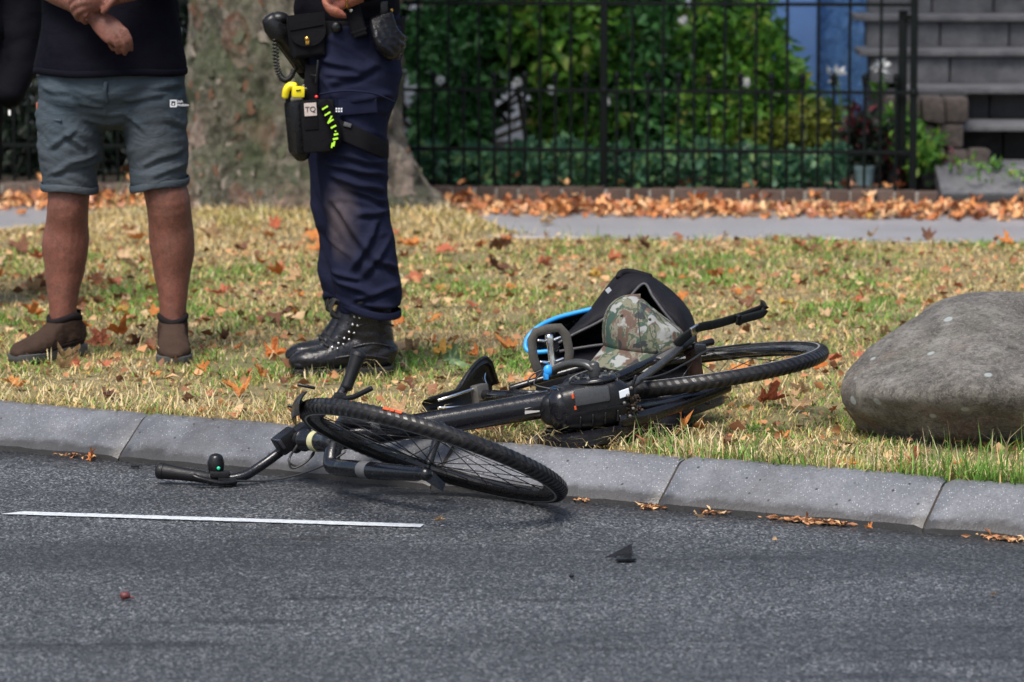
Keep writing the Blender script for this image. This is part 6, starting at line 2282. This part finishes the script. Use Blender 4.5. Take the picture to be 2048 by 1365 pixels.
b.ball(P(735, -405, OY + .005), (.022, .012, .032), 10, 7)
# near arm: elbow back, hand at the front of the belt
wv = P(694, -2, OY - .16)
limb(b, [pt(735, -260, OY - .08, .055, .055), pt(775, -180, OY - .11, .050, .052), pt(800, -90, OY - .13, .045, .045), pt(752, -40, OY - .16, .040, .040), (wv.x, wv.y, wv.z, .028, .027)], seg=16)
kn = [P(650, 0, OY - .19), P(652, 10, OY - .205), P(656, 18, OY - .205), P(662, 25, OY - .195)]
tips = [(P(652, 8, OY - .215), P(664, 14, OY - .222), P(674, 18, OY - .215)), (P(660, 18, OY - .222), P(674, 22, OY - .225), P(684, 25, OY - .215)), (P(664, 25, OY - .22), P(678, 28, OY - .222), P(690, 32, OY - .212)), (P(668, 30, OY - .208), P(680, 32, OY - .21), P(692, 35, OY - .20))]
hand(b, wv, tips, kn, .0088, .014, [wv, P(672, -16, OY - .2), P(658, -14, OY - .22), P(660, -2, OY - .235)])
w3 = P(705, -62, OY + .26)
limb(b, [pt(715, -260, OY + .24, .055, .055), pt(735, -170, OY + .28, .050, .052), pt(745, -90, OY + .28, .045, .045), pt(725, -72, OY + .27, .038, .038), (w3.x, w3.y, w3.z, .028, .026)], seg=16)
kn = [w3 + V((-.07, -.02, .01 - .018 * k)) for k in range(4)]
tips = [(k_ + V((-.025, -.02, -.01)), k_ + V((-.035, -.035, -.02)), k_ + V((-.03, -.048, -.028))) for k_ in kn]
hand(b, w3, tips, kn, .0088, .014, [w3, w3 + V((-.03, -.02, .02)), w3 + V((-.055, -.035, .025)), w3 + V((-.075, -.04, .02))])
link('body', remesh(b, .0052, 2), SKIN2, off)
build('hair', MB().ball(P(722, -425, OY + .08), (.100, .083, .110), 18, 12), HAIR, off, 180)
lp = [wv.lerp(P(752, -40, OY - .16), .06) + V((.006 * math.cos(a), .030 * math.cos(a), .033 * math.sin(a))) for a in [2 * math.pi * k / 24 for k in range(25)]]
build('bracelet', MB().tube(lp, .0035, 8, cap=False), plain('gold_metal', (.55, .36, .14), .3, .2, 40, 0, metal=1.0), off, 180)
# trousers
b = MB()
near = [pt(708, 60, OY + .03, .140, .15), pt(712, 110, OY + .02, .138, .15), pt(712, 160, OY, .134, .135), pt(706, 205, OY, .126, .125), pt(701, 250, OY - .005, .112, .118), pt(702, 300, OY - .01, .104, .110), pt(705, 345, OY - .01, .098, .105), pt(711, 390, OY, .094, .10), pt(718, 440, OY, .094, .098), pt(726, 500, OY + .01, .096, .098), pt(731, 550, OY + .01, .094, .095), pt(735, 585, OY, .092, .09), pt(738, 608, OY, .090, .087), pt(740, 620, OY, .087, .085)]
farl = [pt(690, 90, OY + .1, .120, .14), pt(690, 160, FY_, .120, .125), pt(678, 250, FY_, .108, .115), pt(682, 345, FY_, .092, .10), pt(690, 440, FY_, .090, .095), pt(700, 520, FY_, .090, .09), pt(706, 575, FY_, .088, .085), pt(710, 600, FY_, .080, .08)]
limb(b, near, seg=30, dome=False)
limb(b, farl, seg=24, dome=False)
limb(b, [pt(698, 20, OY + .08, .148, .165), pt(702, 60, OY + .08, .150, .175), pt(706, 110, OY + .08, .148, .175), pt(706, 160, OY + .08, .125, .16)], seg=30)


LEGFOLDS = creases([(640, 120, 725, 138, .010, .010), (655, 168, 760, 128, .009, .012), (650, 150, 730, 152, .007, .008), (690, 205, 790, 190, .008, .010),
                    (650, 325, 765, 352, .012, .010), (640, 300, 772, 330, .009, .010), (662, 352, 780, 388, .013, .011), (690, 372, 790, 412, .011, .010), (715, 428, 792, 425, .010, .009),
                    (672, 400, 738, 512, .011, .012), (755, 440, 702, 545, .012, .010), (790, 462, 722, 560, .010, .010), (745, 515, 796, 548, .010, .009), (676, 566, 742, 588, .013, .009), (705, 604, 796, 572, .012, .009), (668, 545, 720, 560, .010, .008), (720, 610, 790, 618, .008, .007)], 11.4)


def offold(p, nn):
    k = max(0.0, min(1.0, (.75 - p.z) / .45))
    a = folds(p, .017 + .008 * k, 6.5 + 3 * k, 3.0, 7.0, .75)
    a += .006 * max(0, 1 - abs(mnoise.noise(V((p.x * 5, p.y * 5, (p.z + .5 * p.x) * 10)))) * 7)
    if p.z < .45:
        a += .004 * math.sin((p.z + .35 * p.x) * 78 + 4 * mnoise.noise(p * 6)) * (.45 - p.z) / .25 * .7
    a = a * .6 + LEGFOLDS(p, nn)
    return a


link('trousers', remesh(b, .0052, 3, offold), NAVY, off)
tr_ = off.children[-1]
lp = [P(740, 619, OY) + V((.089 * math.cos(a), .087 * math.sin(a), .007 * math.sin(a * 2 + 1) - .016 * math.cos(a))) for a in [2 * math.pi * k / 40 for k in range(41)]]
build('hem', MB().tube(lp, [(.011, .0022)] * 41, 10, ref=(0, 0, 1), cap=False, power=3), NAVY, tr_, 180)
lp = [P(710, 598, FY_) + V((.090 * math.cos(a), .088 * math.sin(a), .012 * math.sin(a * 2) + .008)) for a in [2 * math.pi * k / 40 for k in range(41)]]
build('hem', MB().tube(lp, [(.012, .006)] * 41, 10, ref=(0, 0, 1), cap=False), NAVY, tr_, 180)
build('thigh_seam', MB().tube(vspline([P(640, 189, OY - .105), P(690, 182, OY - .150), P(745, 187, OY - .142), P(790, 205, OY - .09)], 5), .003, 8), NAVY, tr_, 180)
build('cargo_pocket', MB().box(P(716, 213, OY - .122), (.055, .006, .024), (V((1, .12, .08)).normalized(), V((-.12, 1, 0)).normalized(), V((-.08, 0, 1)).normalized()), bev=.005), NAVY, tr_, 60)
m = MB()
for i in range(3):
    for j in range(2):
        m.box(P(673 + i * 5, 218 + j * 5, OY - .150), (.0022, .002, .0022))
build('pale_print', m, SHIRT_PRINT, tr_, 0)
# leg strap of the thigh rig
sp_ = vspline([P(668, 255, OY - .135), P(700, 268, OY - .140), P(740, 286, OY - .118), P(772, 300, OY - .04), P(775, 296, OY + .08)], 6)
build('leg_strap', MB().tube(sp_, [(.026, .004)] * len(sp_), 12, ref=(0, 0, 1), power=4), POUCH, tr_, 60)
build('strap_clip', MB().box(P(695, 250, OY - .146), (.011, .004, .006), (V((1, 0, -.3)).normalized(), V((0, 1, 0)), V((.3, 0, 1)).normalized()), bev=.002), plain('grey_clip', (.07, .07, .075), .4, .2, 60), tr_, 30)
# tunic
b = MB()
limb(b, [pt(694, 36, OY + .07, .152, .178), pt(694, 18, OY + .07, .156, .182), pt(696, -40, OY + .08, .150, .175), pt(712, -150, OY + .08, .15, .195), pt(720, -240, OY + .08, .125, .18), pt(724, -285, OY + .08, .075, .09)], seg=30)
limb(b, [pt(735, -255, OY - .06, .072, .07), pt(778, -180, OY - .11, .068, .066), pt(803, -95, OY - .135, .060, .06), pt(760, -48, OY - .16, .052, .050), pt(722, -20, OY - .16, .044, .042)], seg=18)
limb(b, [pt(715, -255, OY + .22, .072, .07), pt(738, -170, OY + .28, .066, .066), pt(748, -90, OY + .28, .058, .058), pt(728, -74, OY + .27, .048, .048)], seg=18)
link('tunic', remesh(b, .008, 3, lambda p, nn: folds(p, .006, 11, 6, 2.0)), BLACKCLOTH, off)
# belt
lp = [P(696, 52, OY + .08) + V((.160 * math.cos(a), .185 * math.sin(a), .006 * math.sin(a))) for a in [2 * math.pi * k / 60 for k in range(61)]]
belt = build('belt', MB().tube(lp, [(.026, .006)] * 61, 10, ref=(0, 0, 1), cap=False, power=4), POUCH, off, 60)
build('buckle', MB().tube([P(673, 55, OY - .118), P(672, 55, OY - .124)], [.017, .016], 20), BLACK_PLASTIC, belt, 40)

# gear hanging from the belt
ax = lambda yaw, tilt: (Matrix.Rotation(yaw, 3, 'Z') @ Matrix.Rotation(tilt, 3, 'Y'))


def cols(M):
    return tuple(M.col[i].copy() for i in range(3))


# belt pouch with brass stud
A = cols(ax(.25, -.10))
c = P(612, 72, OY - .10)
pch = empty('belt_pouch', c + V((0, 0, -.06)), label='black flap pouch with a brass stud on the officer belt', cat='pouch')
build('pouch_body', MB().box(c, (.050, .026, .062), A, bev=.014), POUCH, pch, 60)
m = MB()
out = []
for k in range(13):
    a = math.pi + math.pi * k / 12
    out.append(c + A[0] * (.052 * math.cos(a)) + A[2] * (.055 * math.sin(a) * .75 + .012) - A[1] * .029)
out += [c + A[0] * .053 + A[2] * .064 - A[1] * .029, c - A[0] * .053 + A[2] * .064 - A[1] * .029]
m.slab(out, -A[1] * .005)
build('flap', m, POUCH, pch, 30)
build('flap_seam', MB().tube([c - A[0] * .05 + A[2] * .022 - A[1] * .035, c + A[0] * .046 + A[2] * .028 - A[1] * .035], .002, 6), BLACKCLOTH, pch, 180)
BRASS = plain('brass', (.62, .36, .08), .3, .2, 40, 0, metal=1.0)
st_ = P(614, 78, OY - .148)
build('stud', MB().ball(st_, (.0075, .006, .0075), 12, 8).box(st_ + V((.001, .002, -.010)), (.0055, .003, .007), bev=.002), BRASS, pch, 40)
# hand-held radio / torch behind it with coiled lead
d = (P(600, 120, OY - .02) - P(545, 45, OY - .04)).normalized()
c = P(548, 50, OY - .05)
rad = empty('radio', c + V((0, 0, -.1)), label='black hand radio with coiled lead at the front of the officer belt', cat='radio')
m = MB().tube([c - d * .02, c, c + d * .03, c + d * .045, c + d * .05, c + d * .15], [(.026, .024), (.034, .030), (.034, .030), (.030, .027), (.025, .024), (.025, .024)], 18)
m.ball(c + V((.015, 0, .018)), (.030, .026, .020), 14, 9)
build('handset', m, BLACK_PLASTIC, rad, 50)
c2 = P(584, 110, OY - .03)
Ad = (d, V((0, 1, 0)), V((-d.z, 0, d.x)).normalized())
build('holster', MB().box(P(595, 106, OY - .01), (.075, .03, .034), Ad, bev=.014), POUCH, rad, 60)
cord = vspline([P(549, 72, OY - .06), P(551, 100, OY - .06), P(553, 130, OY - .06), P(560, 152, OY - .06), P(571, 161, OY - .06), P(582, 154, OY - .05), P(588, 140, OY - .04)], 16)
hel = []
for i in range(len(cord) * 8):
    f = i / 8
    k = min(len(cord) - 2, int(f))
    p = cord[k].lerp(cord[k + 1], f - k)
    tg = (cord[k + 1] - cord[k]).normalized()
    s_ = V((0, 1, 0))
    u_ = tg.cross(s_)
    a = i * .21
    hel.append(p + s_ * (.0075 * math.cos(a)) + u_ * (.0075 * math.sin(a)))
build('coiled_lead', MB().tube(hel, .0024, 5), CABLE, rad, 180)
# magazine pouch with press stud
A = cols(ax(-.1, -.32))
c = P(712, 42, OY - .135)
mg = empty('magazine_pouch', c, label='slim black pouch with a silver press stud on the officer belt', cat='pouch')
build('pouch_body', MB().box(c, (.022, .016, .048), A, bev=.007), POUCH, mg, 60)
build('pouch_lip', MB().box(c - A[2] * .030, (.0235, .0175, .004), A, bev=.002), POUCH, mg, 40)
build('press_stud', MB().ball(P(702, 21, OY - .155), (.006, .004, .006), 12, 7), STEEL, mg, 180)
# leather gloves clipped at the hip
c = P(768, 70, OY - .11)
m = MB()
m.ball(P(768, 52, OY - .11), (.034, .024, .036), 18, 12, cols(ax(0, -.3)))
for k, (px, py, ex_, ey_) in enumerate(((745, 40, 796, 114), (756, 34, 803, 103), (767, 30, 808, 92), (778, 28, 810, 78), (748, 52, 784, 116))):
    m.tube(vspline([P(px, py, OY - .135), P(px + (ex_ - px) * .22, py + (ey_ - py) * .55, OY - .160 + .010 * k), P(px + (ex_ - px) * .6, py + (ey_ - py) * .86, OY - .155 + .010 * k), P(ex_, ey_, OY - .12 + .012 * k)], 5), [.011, .012, .0125, .013, .0135, .0135, .0135, .013, .0125, .012, .012, .0115, .011, .010, .010, .009][:16], 12)
me = remesh(m, .0045, 2, lambda p, nn: .0025 * mnoise.noise(V((p.x * 60, p.y * 60, p.z * 90))))
gl = empty('gloves', c, label='pair of black leather gloves clipped to the back of the officer belt', cat='gloves')
link('glove_leather', me, plain('glove_leather_black', (.006, .006, .008), .36, .4, 40, .5, 120, bdist=.004, spec=.22), gl)
build('glove_clip', MB().box(P(768, 22, OY - .115), (.010, .006, .028), bev=.003), BLACK_PLASTIC, gl, 40)
build('glove_ring', MB().ball(P(783, 21, OY - .10), (.005, .004, .006), 10, 7), BRASS, gl, 180)
# thigh rig: stun gun holster, tourniquet pouch
A = cols(ax(.12, -.06))
c = P(636, 252, OY - .115)
rig = empty('thigh_pouch', P(628, 300, OY - .11), label='black thigh pouch marked TQ with yellow ends and a yellow green tourniquet', cat='pouch')
build('pouch_body', MB().box(c, (.048, .034, .074), A, bev=.010), POUCH, rig, 50)
c1 = P(602, 254, OY - .10)
hol = build('holster', MB().box(c1, (.036, .032, .076), cols(ax(.5, -.10)), bev=.013).tube([c1 + V((0, 0, -.072)), c1 + V((.004, 0, -.085))], [.030, .022], 14), BLACK_PLASTIC, rig, 50)
build('holster_strap', MB().tube(vspline([P(577, 222, OY - .11), P(577, 195, OY - .12), P(590, 178, OY - .12)], 5), [(.007, .003)] * 11, 8), POUCH, hol, 60)
build('hanger', MB().box(P(622, 168, OY - .095), (.020, .006, .055), cols(ax(.1, .06)), bev=.004), POUCH, rig, 30)
build('hanger_clip', MB().tube([P(636, 122, OY - .125), P(632, 166, OY - .125)], .0035, 8).tube([P(622, 150, OY - .11), P(632, 152, OY - .125)], .004, 8), BLACK_PLASTIC, rig, 60)
YEL = plain('yellow_plastic', (.70, .58, .012), .4, .12, 40, .1)
b1_ = MB().tube(vspline([P(571, 193, OY - .115), P(573, 180, OY - .12), P(580, 172, OY - .12), P(590, 173, OY - .12)], 4), [(.011, .013)] * 13, 14)
build('yellow_end', b1_, YEL, rig, 180)
ye = build('yellow_end', MB().box(P(596, 184, OY - .125), (.018, .014, .016), cols(ax(.2, .05)), bev=.006), YEL, rig, 50)
build('slot', MB().box(P(597, 181, OY - .1405), (.007, .001, .0014), cols(ax(.2, -.15))), BLACK_PLASTIC, ye, 0)
build('red_dot', MB().ball(P(633, 194, OY - .15), .0048, 10, 7), plain('red_plastic', (.70, .03, .03), .35, .1, 40, 0), rig, 180)
for px, py in ((612, 178), (607, 172)):
    build('rivet', MB().ball(P(px, py, OY - .12), .0045, 8, 6), DULL_METAL, rig, 180)
pc_ = c + A[2] * .046 - A[1] * .0355 - A[0] * .021
build('lid_strap', MB().box(pc_ - A[2] * .012 + A[1] * .001, (.020, .0025, .042), A, bev=.002), POUCH, rig, 30)
patch = build('patch', MB().box(pc_ + A[2] * .004 - A[1] * .003, (.0175, .0015, .0185), A, bev=.001), plain('tan_patch', (.46, .38, .35), .8, .15, 80, .3), rig, 0)
text('patch_text', 'TQ', .0215, pc_ + A[2] * .004 - A[1] * .0052, face(-A[1], A[2]), plain('black_print', (.01, .01, .01), .7, 0, 40, 0), patch, .0006)
tq = vspline([P(645, 206, OY - .152), P(656, 222, OY - .158), P(664, 240, OY - .160), P(671, 258, OY - .158), P(673, 276, OY - .155), P(667, 294, OY - .150)], 5)
trn = build('tourniquet', MB().tube(tq, [(.016, .006)] * len(tq), 12, ref=(1, 0, .3), power=3), BLACKCLOTH, rig, 60)
LIME = plain('lime_print', (.42, .78, .04), .5, .1, 60, 0)
marks = ((650, 216, .0095, .0022, .55), (655, 228, .0095, .0022, .55), (660, 239, .0022, .011, -.5), (661, 243, .010, .0022, .6), (667, 254, .0085, .0024, .5), (671, 263, .002, .002, 0), (672, 269, .0065, .0026, .25), (671, 278, .0075, .0026, .2), (668, 288, .0026, .0075, -.2), (664, 291, .0022, .0075, -.2))
for px, py, hx, hz, rot in marks:
    build('lime_mark', MB().box(P(px, py, OY - .167), (hx, .0012, hz), cols(Matrix.Rotation(-rot, 3, 'Y'))), LIME, trn, 0)
# boots
LACE = plain('boot_lace', (.012, .012, .012), .8, .3, 80, .4)


def boot(heel, d):
    bt = shoe(heel, d, .284, .098, 'boot', (BOOT, BSOLE), off, None, boot=True)
    d = V(d).normalized()
    s = V((-d.y, d.x, 0))
    if s.y > 0:
        s = -s
    # lacing: rows across the instep and up the shaft, with bright hooks at the near ends
    st_pts = [(.66, .090), (.60, .102), (.54, .116), (.49, .134), (.455, .155), (.435, .178), (.43, .20), (.428, .222)]
    for f, z in st_pts:
        c = heel + d * (f * .284) + V((0, 0, z))
        lp_ = [c + s * w_ + d * (.012 * (1 - (w_ / .034) ** 2)) + V((0, 0, .008 * (1 - (w_ / .034) ** 2))) for w_ in np.linspace(-.036, .036, 9)]
        build('lace', MB().tube(lp_, .0040, 6), LACE, bt, 180)
        e = c + s * .040 - d * .014 - V((0, 0, .004))
        build('lace_hook', MB().ball(e, .0044, 8, 6), STEEL, bt, 180)
        e2 = e - d * .014 - V((0, 0, .003)) + s * .003
        build('lace_hook', MB().ball(e2, .0036, 8, 6), STEEL, bt, 180)
    c = heel + d * (.44 * .3) + V((0, 0, .20))
    for k in range(3):
        lp_ = [c + s * .01, c + d * .03 + s * (.02 * (k - 1)) + V((0, 0, .02)), c + d * .045 + s * (.03 * (k - 1)) + V((0, 0, -.01 * k)), c + d * .02 + V((0, 0, -.035))]
        build('lace_bow', MB().tube(vspline(lp_, 6), .0032, 6), LACE, bt, 180)
    col = [heel + d * (.235 * .3) + V((0, 0, .215)) + s * (.061 * math.cos(a)) + d * (.070 * math.sin(a)) for a in [2 * math.pi * k / 32 for k in range(33)]]
    build('boot_collar', MB().tube(col, [(.013, .007)] * 33, 10, ref=(0, 0, 1), cap=False), BOOT, bt, 180)
    for k, (fz_, fx0, fx1) in enumerate(((.055, .05, .62), (.088, -.01, .40), (.150, -.01, .34))):
        sm_ = [heel + d * (fx0 * .284 + (fx1 - fx0) * .284 * f_) + s * (.040 + .010 * f_ * (1 - f_) + (.004 if k == 0 else 0)) + V((0, 0, fz_ + .012 * math.sin(f_ * 3) - .004)) for f_ in np.linspace(0, 1, 8)]
        build('boot_seam', MB().tube(sm_, .0034, 7), BOOT, bt, 180)
    build('toe_cap', MB().ball(heel + d * (.90 * .284) + V((0, 0, .034)), (.036, .040, .022), 16, 10, (d, s, V((0, 0, 1)))), BOOT, bt, 180)
    return bt


hb = G(782, 742, .102)
boot(V((hb.x, OY - .0, .091)), (-1, -.14, 0))
hb2 = P(772, 700, FY_)
boot(V((hb2.x, FY_, .091)), (-1, -.12, 0))

# ================= somebody in black at the left edge =================
YY = 13.3
per = empty('person', (P(-105, 640, YY).x, YY, .1), label='person in a black jacket, only an arm showing at the left edge', cat='person')
b = MB()
for o_ in (-1, 1):
    limb(b, [pt(-105 + 48 * o_, 230, YY, .09, .10), pt(-105 + 50 * o_, 420, YY, .062, .07), pt(-105 + 52 * o_, 590, YY, .045, .05), pt(-105 + 52 * o_, 628, YY, .042, .048)])
    b.ball(P(-105 + 52 * o_, 642, YY - .06), (.045, .12, .035), 14, 9)
limb(b, [pt(-105, 220, YY, .16, .12), pt(-105, 100, YY, .165, .13), pt(-105, -100, YY, .18, .13), pt(-105, -190, YY, .14, .10), pt(-105, -225, YY, .06, .06), pt(-105, -260, YY, .055, .055)], seg=24)
b.ball(P(-105, -310, YY), (.078, .095, .115), 18, 12)
for o_ in (-1, 1):
    limb(b, [pt(-105 + 100 * o_, -185, YY, .055, .055), pt(-105 + 150 * o_, -70, YY + .02, .048, .05), pt(-105 + 158 * o_, 100, YY, .040, .04), pt(-105 + 128 * o_, 185, YY - .08, .03, .03)], seg=16)
link('body', remesh(b, .009, 2), SKIN2, per)
b = MB()
limb(b, [pt(-105, 240, YY, .185, .15), pt(-105, 150, YY, .19, .155), pt(-105, 0, YY, .195, .155), pt(-105, -120, YY, .20, .15), pt(-105, -190, YY, .16, .115), pt(-105, -222, YY, .08, .08)], seg=28)
for o_ in (-1, 1):
    limb(b, [pt(-105 + 100 * o_, -180, YY, .08, .08), pt(-105 + 145 * o_, -70, YY + .02, .074, .075), pt(-105 + 148 * o_, 60, YY + .01, .066, .068), pt(-105 + 143 * o_, 130, YY - .03, .058, .06), pt(-105 + 120 * o_, 195, YY - .09, .048, .048)], seg=18)
link('jacket', remesh(b, .010, 3, lambda p, nn: folds(p, .010, 9, 6, 4.0)), BLACKCLOTH, per)
jk = per.children[-1]
build('zip_pull', MB().box(P(19, 226, YY - .12), (.004, .003, .009), bev=.001), WHITE, jk, 0)
b = MB()
for o_ in (-1, 1):
    limb(b, [pt(-105 + 40 * o_, 180, YY, .12, .14), pt(-105 + 46 * o_, 300, YY, .105, .12), pt(-105 + 48 * o_, 440, YY, .088, .095), pt(-105 + 50 * o_, 600, YY, .075, .085), pt(-105 + 50 * o_, 628, YY, .072, .085)], seg=24)
link('trousers', remesh(b, .010, 3, lambda p, nn: folds(p, .007, 14, 4, 9.0)), BLACKCLOTH, per)
